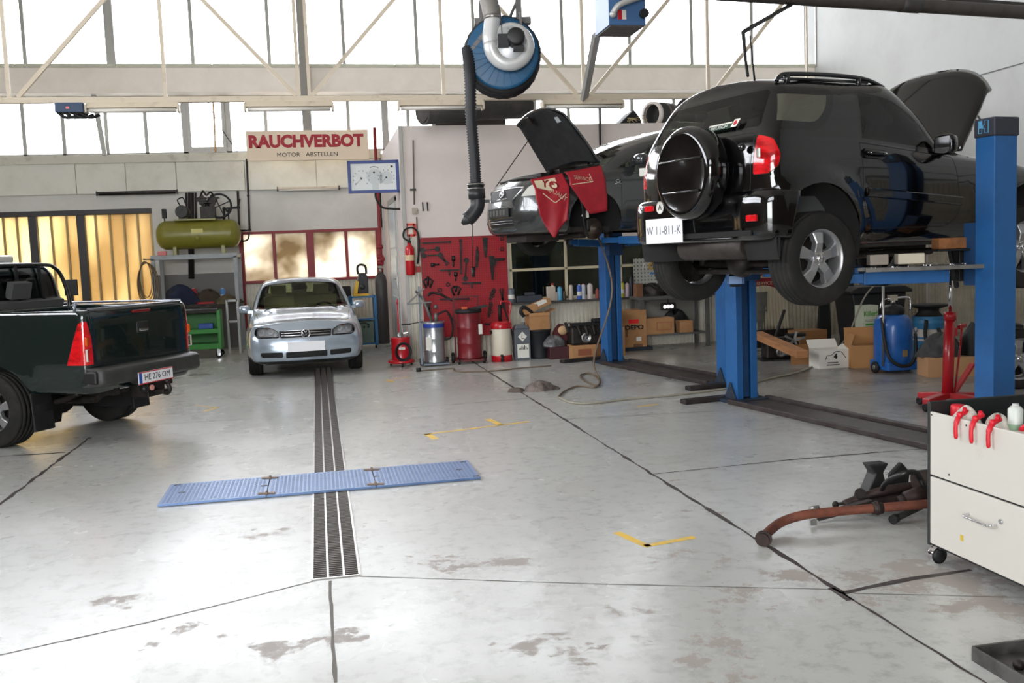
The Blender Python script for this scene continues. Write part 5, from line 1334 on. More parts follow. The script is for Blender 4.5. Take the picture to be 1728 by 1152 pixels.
m.build('hanger', mat('hanger_grey', (110, 108, 106), .5, .3), rl, bevel=.004)
# hanging hose with its nozzle (in reel coordinates)
def L(px, py, Y=YR): return rl.matrix_basis.inverted() @ onY(px, py, Y)
hp = smooth_path([Vector((-.40, .03, .08)), L(793, 130, YR - .03), L(795, 200, YR - .03), L(800, 260, YR - .03), L(803, 312, YR - .03)], 26)
m = MB(); m.tube(hp, [.071 if i % 2 else .055 for i in range(len(hp))], 14); m.build('hanging_hose', M_hose, rl)
e = L(803, 312, YR - .03); f1 = L(806, 345, YR - .03); f2 = L(797, 362, YR - .03); f3 = L(780, 378, YR - .03)
m = MB(); m.tube([e + Vector((0, 0, .02)), e - Vector((0, 0, .03))], .095, 18); m.tube([e - Vector((0, 0, .05)), f1.lerp(e, .3)], .10, 18); m.tube(smooth_path([e, f1, f2, f2.lerp(f3, .5)], 5), .085, 14); m.tube([f2.lerp(f3, .2), f3.lerp(f2, .3), f3], [.085, .05, .02], 12); m.box(f1.x + .02, f1.x + .14, f1.y - .02, f1.y + .02, f1.z + .02, f1.z + .05)
nz = m.build('nozzle', mat('nozzle_black', (34, 34, 36), .45), rl)
m = MB()
for z in (.0, -.05): m.tube([(e.x + .099 * math.cos(t / 20 * 2 * PI), e.y + .099 * math.sin(t / 20 * 2 * PI), e.z + z) for t in range(20)], .008, 5, closed=True)
m.build('clamp_ring', M_steel, nz)
m = MB(); g_ = L(797, 366, YR - .03); h_ = L(798, 452, YR - .03); m.tube([g_, h_], .005, 5); m.cyl(h_, h_ - Vector((0, 0, .10)), .02, n=8); m.build('pull_cord', M_dark, rl)

# blue unit hanging beside the reel
y0 = 10.4; A = onY(1028, 42, y0); Bq = onY(1090, 43, y0)
t = thing('hanging_unit', 'blue box with grey pipes and red and white label hanging right of the hose reel', 'box', ((A.x + Bq.x) / 2, y0 + .27, A.z))
w_ = (Bq.x - A.x) / 2
m = MB(); m.box(-w_, w_, -.27, .27, .0, .62); m.build('box', mat('unit_blue', (66, 104, 150), .45), t, bevel=.006)
m = MB(); m.box(-w_ + .015, w_ - .015, -.255, .255, -.012, .0); m.build('base_plate', mat('brown_plate', (84, 76, 72), .6, noise=((60, 54, 50), 6, .45, .75)), t)
for z0, nm in ((.06, 'label'), (.30, 'label')):
    m = MB(); m.box(-w_ + .10, -w_ + .20, -.276, -.272, z0, z0 + .10); lb = m.build(nm, M_paper, t)
    m = MB(); m.box(-w_ + .10, -w_ + .15, -.279, -.2765, z0, z0 + .10); m.build('red_field', M_red, lb)
m = MB(); m.tube(smooth_path([(-w_ + .04, -.30, .12), (-w_ + .10, -.33, .20), (-w_ + .26, -.34, .26), (w_ + .1, -.33, .36), (w_ + .16, -.30, .55)], 6), .032, 12); m.sphere((-w_ + .04, -.30, .11), .04, 8); m.build('pipe', mat('pipe_grey_white', (190, 190, 186), .4, .3), t)
m = MB(); m.cyl((w_ - .03, -.27, .12), (w_ - .03, -.33, .12), .05, n=14); m.build('knob', M_dark, t)
m = MB(); m.box(-.05, .05, -.05, .05, .62, ztop - A.z + .4); m.build('hanger', M_alu, t)
P0 = onY(1007, 56, 11.1) ; P1 = onY(986, 166, YT - .06)
m = MB(); m.bar(P0, P1, .11, .05, up=(0, 1, 0)); st_ = m.build('slanted_strut', mat('strut_grey', (170, 168, 164), .5)); tag(st_, 'wide grey strut leaning from the blue hanging box down to the truss', 'strut')
# dark overhead pipe at the upper right with a lamp above it, and the bent rod under it
Z = 4.25; P0 = gnd(1290, -7, Z); P1 = gnd(1728, 21, Z); d = (P1 - P0)
m = MB(); m.tube([P0 - d * .5, P0, P1, P1 + d * .25], .075, 14)
t = tag(m.build('ceiling_pipe', mat('dark_pipe_paint', (74, 68, 64), .5, noise=((56, 50, 47), 4, .45, .75))), 'thick dark pipe crossing overhead at the upper right corner', 'pipe')
m = MB(); p = P0.lerp(P1, .53); q = d.normalized(); m.tube([p - q * .13, p, p + q * .13], .082, 14); m.build('sleeve', mat('dark_pipe_sleeve', (62, 58, 55), .5), t)
m = MB(); n_ = Vector((-q.y, q.x, 0)); a = P0.lerp(P1, .15); b = P0.lerp(P1, 1.2); m.bar(a + n_ * .16 + Vector((0, 0, .12)), b + n_ * .16 + Vector((0, 0, .12)), .12, .05)
cr2 = tag(m.build('cable_tray', mat('tray_dark', (60, 56, 52), .6)), 'dark tray running behind the overhead pipe at the upper right', 'cable tray')
m = MB(); a = P0.lerp(P1, .57); b = P0.lerp(P1, .69); m.bar(a + n_ * .09 + Vector((0, 0, .16)), b + n_ * .09 + Vector((0, 0, .16)), .05, .12); tag(m.build('cream_cover', M_cream), 'small cream cover above the dark overhead pipe', 'cover')
for k, (nm, o_) in enumerate((('pipe_hanger', .0), ('pipe_hanger', .8))):
    p = P0.lerp(P1, o_ - .05) + n_ * .12
    m = MB(); m.bar(p - Vector((0, 0, .02)), (p.x, p.y, 9.0), .03); m.bar(p, p - n_ * .12, .03); tag(m.build(nm, M_dark), 'thin dark hanger holding the overhead pipe from the roof, %s' % ('at its left end' if k == 0 else 'near the right wall'), 'hanger')
p0 = onY(1335, 8, P0.y + .05); p1 = onY(1254, 54, 8.6); p2 = onY(1258, 100, 7.9); p3 = onY(1262, 128, 7.6)
m = MB(); m.tube([p0, p1.lerp(p0, .04), p1, p2, p3], [.022, .022, .02, .014, .012], 8); tag(m.build('bent_rod', M_black), 'thin bent black rod reaching from the overhead pipe down to the black car roof', 'rod')
# ------------------------------------------------------------------ back wall: signs, pipes, compressor
YS = YB - .70
a = onY(414, 221, YS); b = onY(623, 268, YS)
sg = thing('sign_board', 'cream board with red RAUCHVERBOT lettering high on the back wall', 'sign', ((a.x + b.x) / 2, YS, (a.z + b.z) / 2))
w_, h_ = (b.x - a.x) / 2, (a.z - b.z) / 2
m = MB(); m.box(-w_, w_, 0, .04, -h_, h_); m.build('board', mat('sign_cream', (238, 218, 192), .6), sg, bevel=.004)
m = MB()
for x in (-.9, .9): m.box(x - .02, x + .02, .04, .60, -.20, -.16)
m.build('bracket', M_alu, sg)
text_mesh('RAUCHVERBOT', .325, 'red_lettering', mat('sign_red', (170, 38, 52), .6), sg, (-.03, -.003, .07), (PI / 2, 0, 0), .002, bold=.016, sx=.97)
text_mesh('MOTOR   ABSTELLEN', .115, 'black_lettering', M_ink, sg, (-.02, -.003, -.185), (PI / 2, 0, 0), .0015, sx=1.1)
for (p0, p1, y, lab) in ((163, 299, 325, 'dark strip lamp on the back wall above the yellow sliding door'), (468, 572, 317, 'pale strip lamp on the back wall above the red window')):
    a = onY(p0, y, YB - .10); b = onY(p1, y - 2, YB - .10)
    t = thing('wall_lamp', lab, 'lamp', ((a.x + b.x) / 2, YB - .1, 3.205), 0, 'strip lamps on the back wall')
    L_n = (b.x - a.x) / 2
    m = MB(); m.box(-L_n, L_n, -.03, .03, .0, .04); m.build('housing', M_grease if p0 < 200 else M_beige, t)
    m = MB(); m.tube([(-L_n + .03, -.01, -.018), (L_n - .03, -.01, -.018)], .018, 8); m.build('tube', M_tubel if p0 > 200 else M_grease, t)
    m = MB()
    for s_ in (-1, 1): m.box(s_ * L_n - .01, s_ * L_n + .01, -.035, .035, -.04, .05)
    m.build('end_cap', M_dark, t)
M_pipe = mat('dark_air_pipe', (48, 44, 44), .5, .3)
def run(px, r, name, label, cat, Y=YB - .09):
    m = MB(); m.tube([onY(x, y, Y) for x, y in px], r, 8)
    for x, y in px[1:-1]: m.sphere(onY(x, y, Y), r * 1.5, 6)
    return tag(m.build(name, M_pipe), label, cat)
run([(416, 268), (419, 330), (421, 388), (405, 389)], .020, 'air_pipe', 'dark pipe dropping down the wall below the left end of the sign', 'pipe')
run([(401, 322), (404, 395), (396, 398)], .022, 'air_pipe', 'dark pipe between the green compressor and the red window frame', 'pipe', YB - .14)
run([(404, 335), (402, 350), (378, 352), (378, 375)], .026, 'air_pipe', 'short dark pipe bending down to the right end of the green compressor', 'pipe', YB - .13)
m = MB(); m.tube(smooth_path([onY(x, y, YB - .2) for x, y in ((421, 392), (418, 404), (408, 406), (398, 398), (399, 390))], 5), .018, 6); m.cyl(onY(396, 394, YB - .2), onY(396, 402, YB - .2), .05, n=10)
tag(m.build('air_hose_loop', M_black), 'black hose loop beside the upper left corner of the red window', 'hose')
m = MB(); m.tube([onY(322, 325, YB - .05), onY(323, 470, YB - .05)], .06, 10)
for d in (-.09, .09): m.tube([onY(322, 325, YB - .05) + Vector((d, 0, 0)), onY(323, 380, YB - .05) + Vector((d, 0, 0))], .02, 6)
tag(m.build('riser_pipe', M_pipe), 'bundle of grey riser pipes on the wall behind the green compressor', 'pipe')

# steel rack that carries the compressor
rz1 = onY(320, 431, 19.15).z
rk = thing('steel_rack', 'light grey steel frame rack under the green compressor', 'rack', (0, 0, 0))
M_rack = mat('rack_grey', (150, 154, 156), .5, noise=((122, 126, 128), 4, .5, .8))
xa, xb, ya, yb = onY(258, 440, 19.15).x, onY(397, 440, 19.15).x, 19.15, 20.15
for x in (xa, xb):
    for y in (ya, yb):
        m = MB(); m.box(x - .035, x + .035, y - .035, y + .035, 0, rz1 - .04); m.build('leg', M_rack, rk, bevel=.004)
m = MB()
for y in (ya, yb): m.box(xa - .04, xb + .04, y - .035, y + .035, rz1 - .07, rz1 + .02)
for x in (xa, xb, (xa + xb) / 2): m.box(x - .03, x + .03, ya + .03, yb - .03, rz1 - .06, rz1 + .0)
m.build('top_frame', M_rack, rk, bevel=.004)
zs = .98
m = MB(); m.box(xa, xb, ya, yb, zs - .04, zs); m.build('shelf', M_grease, rk)
# compressor
cp = thing('air_compressor', 'olive green air compressor with motor and pump on top of the grey rack', 'compressor', ((xa + xb) / 2 + .06, 19.65, rz1 + .02))
M_olive = mat('olive_tank_paint', (128, 124, 44), .35, noise=((104, 100, 34), 4, .5, .8))
m = MB(); m.lathe([(.001, -.80), (.14, -.78), (.235, -.72), (.275, -.64), (.278, -.62), (.278, .62), (.275, .64), (.235, .72), (.14, .78), (.001, .80)], 36, 'X')
tk = m.build('tank', M_olive, cp); tk.location = (0, 0, .39)
for x in (-.45, .45):
    m = MB(); m.box(x - .035, x + .035, -.16, .16, 0, .16); m.build('foot', M_olive, cp, bevel=.006)
m = MB(); m.box(-.11, .11, -.282, -.276, .40, .48); m.build('label', mat('tank_label', (206, 196, 120), .6), tk)
tk.children[0].location = (0, 0, -.38)
m = MB(); m.lathe([(.05, -.279), (.05, -.285), (.001, -.286)], 20, 'Y'); q = m.build('hand_hole', M_olive, tk); q.location = (0, 0, -.08)
m = MB(); m.box(-.42, .36, -.20, .20, .655, .69); m.build('top_plate', M_olive, cp, bevel=.006)
m = MB(); m.at((-.27, 0, .83)); m.lathe([(.001, -.20), (.10, -.20), (.125, -.17), (.125, .15), (.10, .19), (.001, .19)], 24, 'Y'); m.at(); m.box(-.34, -.2, -.14, .14, .69, .73); m.build('motor', mat('motor_dark_olive', (62, 60, 42), .5, noise=((40, 38, 32), 7, .45, .7)), cp)
m = MB(); m.at((-.27, -.21, .83)); m.lathe([(.11, 0), (.11, -.02), (.02, -.02)], 24, 'Y', sharp=True)
for k in range(5):
    c_, s_ = math.cos(k * 1.256), math.sin(k * 1.256); m.bar((.02 * c_, -.025, .02 * s_), (.10 * c_, -.025, .10 * s_), .02, .01)
m.build('fan_guard', M_dark, cp)
m = MB(); m.box(.06, .34, -.12, .12, .69, .92)
for s_ in (-1, 1):
    m.bar((.20, 0, .88), (.20 + s_ * .14, 0, 1.12), .15, .14)
    for k in range(4): p = Vector((.20, 0, .92)).lerp(Vector((.20 + s_ * .14, 0, 1.12)), k / 3.5); m.cbox(p, (.22, .19, .016))
m.tube(smooth_path([(.08, -.05, 1.12), (.14, -.1, 1.22), (.20, -.1, 1.14), (.28, -.1, 1.20), (.34, -.05, 1.10)], 5), .02, 6)
m.build('pump', M_grease, cp, bevel=.01)
m = MB(); m.at((.42, -.05, .93)); m.lathe([(.24, -.03), (.25, .0), (.24, .03), (.21, .03), (.21, -.03), (.24, -.03)], 28, 'Y')
for k in range(4): c_, s_ = math.cos(k * PI / 2 + .4), math.sin(k * PI / 2 + .4); m.bar((0, 0, 0), (.22 * c_, 0, .22 * s_), .03, .02)
m.build('flywheel', M_black, cp)
m = MB(); m.box(-.66, -.58, -.05, .05, .72, .90); m.cyl((-.62, 0, .64), (-.62, 0, .73), .015, n=8); m.build('pressure_switch', M_black, cp, bevel=.006)
m = MB(); m.cyl((.58, 0, .66), (.58, 0, .80), .015, n=8); m.at((.58, -.02, .85)); m.lathe([(.05, .02), (.05, -.02), (.001, -.02)], 16, 'Y'); m.build('gauge', M_dark, cp)
m = MB(); m.tube(smooth_path([(-.30, -.1, .95), (-.34, -.12, 1.06), (-.24, -.12, 1.10), (-.2, -.1, .98)], 5), .012, 6); m.build('cable', M_black, cp)
t = m = MB(); a = onY(273, 424, 19.2); m.cbox((0, 0, .04), (.16, .12, .08)); q = m.build('red_white_box', mat('faded_red_box', (208, 120, 116), .6), None, bevel=.01); q.location = (a.x, 19.25, rz1 + .021); tag(q, 'small pale red box on the rack corner left under the green tank', 'box')
# coil of hose hung on the left leg
m = MB()
for k in range(5):
    r1 = .11 + .024 * k; m.tube([(xa - .14 + (r1 * .95) * math.cos(t_ / 26 * 2 * PI) + .012 * k, ya - .06 - .016 * k, rz1 - .42 + (.34 + .022 * k) * math.sin(t_ / 26 * 2 * PI) - .03 * k) for t_ in range(26)], .009, 6, closed=True)
m.tube([(xa - .14, ya - .04, rz1 - .04), (xa - .14, ya - .16, rz1 - .04)], .015, 6); m.tube([(xa - .16, ya - .05, rz1 - .045), (xa, ya - .01, rz1 - .045)], .015, 6)
tag(m.build('coiled_hose', mat('brown_hose', (104, 86, 62), .6)), 'coil of thin brown hose hung on the left leg of the compressor rack', 'hose')
# things on the rack shelf
def blob(name, label, cat, x, y, z, sx, sy, sz, m_, seed, group=None, n=14):
    r = random.Random(seed); ph = [r.uniform(0, 6) for _ in range(6)]
    def f(u, v):
        a = u * 2 * PI; t_ = v * PI / 2
        k = 1 + .16 * math.sin(3 * a + ph[0]) * math.cos(t_) + .10 * math.sin(5 * a + ph[1] + 3 * v) + .08 * math.sin(9 * v + ph[2] + a * 2)
        return (sx * k * math.cos(a) * math.cos(t_) ** .7, sy * k * math.sin(a) * math.cos(t_) ** .7, sz * (math.sin(t_) * (1 + .15 * math.sin(2 * a + ph[3]))))
    m = MB(); m.grid(f, 2 * n, n); o = m.build(name, m_, None); o.location = (x, y, z)
    return tag(o, label, cat, group)
blob('blue_cloth', 'crumpled dark blue cloth on the left of the rack shelf', 'cloth', xa + .40, 19.5, zs, .33, .25, .34, mat('navy_cloth', (34, 42, 64), .95), 3)
blob('brown_cloth', 'dark brown cloth heap in the middle of the rack shelf', 'cloth', xa + .92, 19.6, zs, .26, .22, .24, mat('brown_cloth', (66, 56, 46), .95), 5)
blob('olive_cloth', 'olive brown cloth hanging at the right front of the rack shelf', 'cloth', xb - .20, 19.25, zs - .02, .25, .18, .16, mat('olive_cloth', (94, 84, 62), .95, noise=((60, 52, 40), 5, .4, .7)), 8)
def can(name, label, cat, x, y, z, r, h, col, capcol=None, shape='can', group=None, band=None):
    t = thing(name, label, cat, (x, y, z), 0, group)
    m = MB()
    if shape == 'can': m.lathe([(.001, 0), (r * .96, 0), (r, .006), (r, h * .86), (r * .7, h * .93), (r * .45, h * .95), (.001, h * .95)], 18)
    elif shape == 'bottle': m.lathe([(.001, 0), (r * .95, 0), (r, .01), (r, h * .58), (r * .85, h * .72), (r * .35, h * .86), (r * .33, h * .92), (.001, h * .92)], 18)
    else: m.box(-r, r, -r * .55, r * .55, 0, h * .82); m.cyl((r * .4, 0, h * .8), (r * .4, 0, h * .92), r * .3, n=12)
    m.build('body', mat('c_%d_%d_%d' % col, col, .4), t, bevel=(.012 if shape == 'jug' else 0))
    if capcol:
        m = MB()
        if shape == 'can': m.cyl((0, 0, h * .93), (0, 0, h), r * .5, r * .42, 14)
        elif shape == 'bottle': m.cyl((0, 0, h * .90), (0, 0, h), r * .42, r * .38, 12)
        else: m.cyl((r * .4, 0, h * .90), (r * .4, 0, h), r * .36, n=12)
        m.build('cap', mat('c_%d_%d_%d' % capcol, capcol, .4), t)
    if band:
        m = MB()
        if shape == 'jug': m.box(-r * .8, r * .8, -r * .57, -r * .55, h * .2, h * .6)
        else: m.lathe([(r * 1.01, h * .25), (r * 1.015, h * .27), (r * 1.015, h * .50), (r * 1.01, h * .52)], 18)
        m.build('label', mat('c_%d_%d_%d' % band, band, .5), t)
    return t
a = onY(325, 470, 19.9); can('red_bottle', 'red bottle with white cap standing on the rack shelf behind the blue cloth', 'bottle', a.x, 19.95, zs, .06, .30, (170, 40, 44), (220, 216, 208))
a = onY(375, 480, 19.7); can('spray_can', 'blue and white spray can on the right of the rack shelf', 'spray can', a.x, 19.7, zs, .05, .28, (70, 130, 190), (220, 224, 228), 'can', None, (214, 220, 226))
a = onY(305, 470, 19.9); can('white_bottle', 'white bottle standing on the rack shelf left of the red bottle', 'bottle', a.x, 19.95, zs, .05, .26, (208, 204, 196), (190, 186, 180))
m = MB(); m.box(-.14, .14, -.12, .12, 0, .10); q = m.build('orange_tray', mat('orange_brown', (168, 104, 52), .7), None, bevel=.006); q.location = (xa + .17, 19.25, zs); tag(q, 'orange brown box at the left front of the rack shelf', 'box')
m = MB(); m.box(-.15, .15, -.10, .10, 0, .03); q = m.build('red_folder', M_red, None); q.location = (xb - .62, 19.22, zs); q.rotation_euler = (.0, .0, .3); tag(q, 'flat red case lying at the shelf front between the cloth heaps', 'case')
# small open frame standing right of the rack leg
a = gnd(388, 590)
t = thing('wire_stand', 'small light grey square frame standing beside the right leg of the rack', 'frame', (xb - .10, 19.02, 0))
m = MB()
for z in (1.02, .62): m.box(-.10, .10, -.015, .015, z - .02, z + .02)
for x in (-.10, .10): m.box(x - .02, x + .02, -.015, .015, 0, 1.04)
m.build('frame', mat('pale_frame', (188, 190, 188), .5), t)
# green tool trolley
tt = thing('tool_trolley', 'green tool trolley with blue tray on chrome castors behind the pickup tailgate', 'trolley', (gnd(352, 603).x - .12, 18.55, 0))
M_gt = mat('green_trolley_paint', (52, 142, 52), .4)
m = MB()
for x in (-.36, .36): m.box(x - .03, x + .03, -.24, .24, .16, .88)
m.box(-.36, .36, .20, .24, .18, .86); m.build('side_frame', M_gt, tt, bevel=.006)
for z, nm in ((.84, 'top_tray'), (.46, 'middle_shelf'), (.17, 'lower_shelf')):
    m = MB(); m.box(-.34, .34, -.24, .20, z, z + (.08 if z > .2 else .10)); m.build(nm, M_grease if z > .8 else M_gt, tt, bevel=.006)
m = MB(); m.box(-.30, .36, -.27, -.24, .90, .925); m.build('handle', M_chrome, tt)
for x in (-.33, .33):
    for y in (-.2, .2):
        m = MB(); m.at((x, y, .06)); m.lathe([(.06, -.018), (.06, .018), (.001, .018)], 18, 'Y'); m.lathe([(.001, -.018), (.06, -.018)], 18, 'Y'); c_ = m.build('castor', M_black, tt)
        m = MB(); m.at((x, y, .06)); m.box(-.03, .03, -.03, .03, .02, .12); m.lathe([(.03, -.024), (.001, -.026)], 12, 'Y'); m.build('fork', M_chrome, c_)
m = MB(); m.box(-.13, .13, -.08, .08, 0, .10); q = m.build('blue_tray', mat('blue_plastic', (52, 88, 176), .4), None, bevel=.01); q.location = tt.location + Vector((.12, -.10, .541)); tag(q, 'blue plastic box on the middle shelf of the green trolley', 'box')
# ------------------------------------------------------------------ drain, steel plates, two-post lifts
M_grate = mat('drain_grate_steel', (92, 84, 78), .5, .5, noise=((64, 56, 50), 14, .4, .7))
dg = thing('floor_drain', 'long dark grated drain channel running from the silver car towards the camera', 'drain', (0.008, 5.11, 0))
Ld = 10.4
m = MB(); m.box(-.128, .128, 0, Ld, .0006, .0016); m.build('channel', mat('drain_black', (34, 30, 28), .8), dg)
m = MB()
for x in (-.126, -.043, .043, .126): m.box(x - .006, x + .006, 0, Ld, .0014, .006)
m.box(-.128, .128, -.01, .006, .0014, .006); m.build('rail', M_steel, dg)
m = MB(); y = .03
while y < Ld:
    m.box(-.122, .122, y, y + .012, .0014, .0045); y += .033 if y < 4.5 else .05
o = m.build('slat', M_grate, dg); o['kind'] = 'stuff'
# blue chequer plates across the drain
c = [gnd(262, 857), gnd(815, 810), gnd(795, 778), gnd(290, 820)]
y0, y1 = (c[0].y + c[1].y) / 2 + .02, (c[2].y + c[3].y) / 2 - .03
cuts = [c[0].x + .01, gnd(454, 820).x, gnd(630, 805).x, c[1].x - .01]
pb = thing('floor_plate', 'row of three blue chequered steel plates hinged across the drain', 'floor plate', (0, 0, 0))
M_bp = mat('blue_plate_paint', (92, 118, 158), .38, .35, noise=((70, 94, 134), 5, .5, .8))
for i in range(3):
    a, b = cuts[i] + .004, cuts[i + 1] - .004
    m = MB(); m.box(a, b, y0, y1, .004, .020)
    n = 0; x = a + .03
    while x < b - .02:
        yy = y0 + .025 + (.016 if n % 2 else 0)
        while yy < y1 - .02:
            d = .012 if n % 2 else -.012
            m.bar((x - .008, yy - d * .7, .0205), (x + .008, yy + d * .7, .0205), .006, .003); yy += .034
        x += .030; n += 1
    m.build('plate', M_bp, pb)
m = MB()
for x in cuts[1:3]:
    for yy in (y0 + .05, y1 - .07):
        m.box(x - .06, x + .06, yy - .012, yy + .012, .02, .028); m.bar((x - .06, yy + .02, .024), (x + .06, yy - .02, .024), .018, .01); m.cyl((x, yy - .03, .03), (x, yy + .03, .03), .010, n=8)
m.build('hinge', mat('rusty_hinge', (128, 108, 88), .6, .4), pb)
for x, yy in ((cuts[0] + .13, (y0 + y1) / 2), (cuts[1] - .03, (y0 + y1) / 2), (cuts[2] + .02, (y0 + y1) / 2), (cuts[3] - .12, (y0 + y1) / 2), (cuts[0] + .06, y1 - .04), (cuts[3] - .05, y1 - .05), (cuts[3] - .03, y0 + .04)):
    m = MB(); m.box(x - .025, x + .025, yy - .018, yy + .018, .0205, .0215); m.build('lift_hole', M_black, pb)

def lift(name, label, A, Bp, mast_h, z_arm, sc, arms):
    """two posts joined by a low floor frame; each post is a channel facing the other one"""
    t = thing(name, label, 'car lift', (A.x, A.y, 0), math.atan2(Bp.y - A.y, Bp.x - A.x))
    L_n = (Bp - A).length
    for x0, s_ in ((0, 1), (L_n, -1)):
        h = mast_h
        m = MB(); m.at((x0, 0, 0), rz=0 if s_ > 0 else PI)
        k = sc[0 if s_ > 0 else 1]
        m.prism([(x * k, y * k) for x, y in ((-.14, -.15), (.10, -.15), (.10, -.06), (.07, -.06), (.07, -.12), (-.11, -.12), (-.11, .12), (.07, .12), (.07, .06), (.10, .06), (.10, .15), (-.14, .15))], .03, h)
        p = m.build('post', M_blue, t, bevel=.006)
        m = MB(); m.at((x0, 0, 0), rz=0 if s_ > 0 else PI); m.box(-.10 * k, .06 * k, -.05 * k, .05 * k, .05, h - .02); m.cyl((-.05, 0, .05), (-.05, 0, h - .05), .03, n=10); m.build('spindle_cover', M_blue2, p)
        m = MB(); m.at((x0, 0, 0), rz=0 if s_ > 0 else PI); m.box(-.155 * k, .115 * k, -.165 * k, .165 * k, h - .01, h + .13); cp_ = m.build('post_cap', mat('cap_dark', (46, 48, 58), .5), t, bevel=.012)
        m = MB(); m.at((x0, 0, 0), rz=0 if s_ > 0 else PI)
        m.box(-.22, .18, -.24, .24, .0, .035)
        for yy in (-.165 * k, .165 * k): m.prism([(-.14 * k, .035), (.10 * k, .035), (-.02, .22)], yy - .012, yy + .012, 'Y')
        m.build('base_plate', mat('dark_base_blue', (32, 48, 66), .6, noise=((40, 38, 38), 5, .45, .7)), t, bevel=.004)
        m = MB(); m.at((x0, 0, 0), rz=0 if s_ > 0 else PI); m.box(.105 * k, .20, -.13 * k, .13 * k, z_arm - .18, z_arm + .30); m.box(.0, .12, -.055 * k, .055 * k, z_arm - .1, z_arm + .25); m.build('carriage', M_blue2, t, bevel=.008)
    m = MB(); fz = .055
    m.box(.15, L_n - .15, -.22, .22, .0, .02)
    for yy in (-.24, .24): m.box(.10, L_n - .10, yy - .03, yy + .03, .0, fz)
    m.build('floor_frame', mat('oily_frame', (74, 66, 64), .5, .3, noise=((50, 40, 36), 5, .4, .7)), t, bevel=.012)
    M_i = t.matrix_basis.inverted()
    for (root, tip, w_, pad) in arms:
        r = M_i @ root; q = M_i @ tip
        m = MB(); m.bar(r, q, w_, .10); arm = m.build('arm', M_blue, t, bevel=.006)
        mid = r.lerp(q, .62)
        m = MB(); m.bar(mid, r.lerp(q, 1.22), w_ * .72, .072); m.build('arm_extension', M_blue, arm, bevel=.004)
        e = r.lerp(q, 1.17)
        m = MB(); m.cyl(e + Vector((0, 0, -.06)), e + Vector((0, 0, pad)), .05, n=16); m.cyl(e + Vector((0, 0, pad)), e + Vector((0, 0, pad + .03)), .065, n=16); m.build('pad', M_dark, arm)
    return t
A1 = Vector((4.50, 9.66, 0)); B1 = gnd(1676, 735); d = ray(1676, 600); B1 = Vector((d.x * 6.40 / d.y, 6.40, 0))
zA = 1.50
car = suv.matrix_basis
def cp2(x, y, z): return car @ Vector((x, y, z))
l1 = lift('car_lift', 'near blue two-post lift carrying the black car', A1, B1, 2.44, zA, (.88, .74), [
    (B1 + Vector((-.25, .22, 1.40)), cp2(.62, -.62, .06), .16, .19), (B1 + Vector((.12, .22, 1.40)), cp2(1.85, -.58, .06), .15, .19),
    (A1 + Vector((-.15, -.2, 1.40)), cp2(.40, .62, .06), .16, .19), (A1 + Vector((.22, -.2, 1.40)), cp2(1.85, .58, .06), .15, .19)])
# maker's emblem on the front cap
cap = [c_ for c_ in l1.children if c_.name.startswith('post_cap')][1]
th = math.atan2(B1.y - A1.y, B1.x - A1.x); L1n = (B1 - A1).length
em = MB(); q = MB()
def emb(mb, pts, z0, z1):
    mb.prism(pts, z0, z1, 'Y')
hw_, hh_ = .044, .046
out = [(-hw_, -hh_), (-hw_ + .03, -hh_), (-hw_ + .03, -.012), (hw_ - .03, -.012), (hw_ - .03, -hh_), (hw_, -hh_), (hw_, hh_), (hw_ - .03, hh_), (hw_ - .03, .014), (-hw_ + .03, .014), (-hw_ + .03, hh_), (-hw_, hh_)]
em.tube([(x, 0, z) for x, z in out], .0035, 5, closed=True)
em.prism([(-hw_ + .004, -.008), (-.002, -.008), (-.002, .010), (-hw_ + .028, .010), (-hw_ + .028, hh_ - .004), (-hw_ + .004, hh_ - .004)], -.001, .002, 'Y')
o = em.build('cap_emblem', mat('emblem_blue', (90, 160, 205), .5), cap); o.location = (L1n + .012, -.126, 2.505); o.rotation_euler = (0, 0, 0)
A2 = Vector((4.32, 13.80, 0)); d = ray(1227, 500); B2 = Vector((d.x * 10.9 / d.y, 10.9, 0))
cm = mp.matrix_basis
l2 = lift('car_lift', 'far blue two-post lift carrying the dark grey car', A2, B2, 2.0, 1.80, (.88, .80), [
    (B2 + Vector((-.15, .2, 1.80)), cm @ Vector((-.55, .62, .08)), .15, .10), (B2 + Vector((.2, .2, 1.80)), cm @ Vector((-2.0, .62, .08)), .15, .10),
    (A2 + Vector((-.15, -.2, 1.80)), cm @ Vector((-.55, -.62, .08)), .15, .10), (A2 + Vector((.2, -.2, 1.80)), cm @ Vector((-2.0, -.62, .08)), .15, .10)])
# loose floor rails sticking out of the lift feet
M_rail = mat('dark_oily_rail', (58, 52, 52), .45, .4, noise=((40, 34, 32), 6, .4, .7))
for pts, lab in ((((1152, 682), (1248, 672)), 'dark flat steel foot sticking out left of the near lift post'), (((1160, 659), (1240, 651)), 'dark steel rail lying left of the near lift, behind its foot'), (((948, 613), (1012, 606)), 'dark flat rail on the floor left of the far lift post')):
    a, b = gnd(*pts[0]), gnd(*pts[1]); m = MB(); m.bar(a + Vector((0, 0, .028)), b + Vector((0, 0, .028)), .12, .05); tag(m.build('floor_rail', M_rail, None, bevel=.01), lab, 'rail')
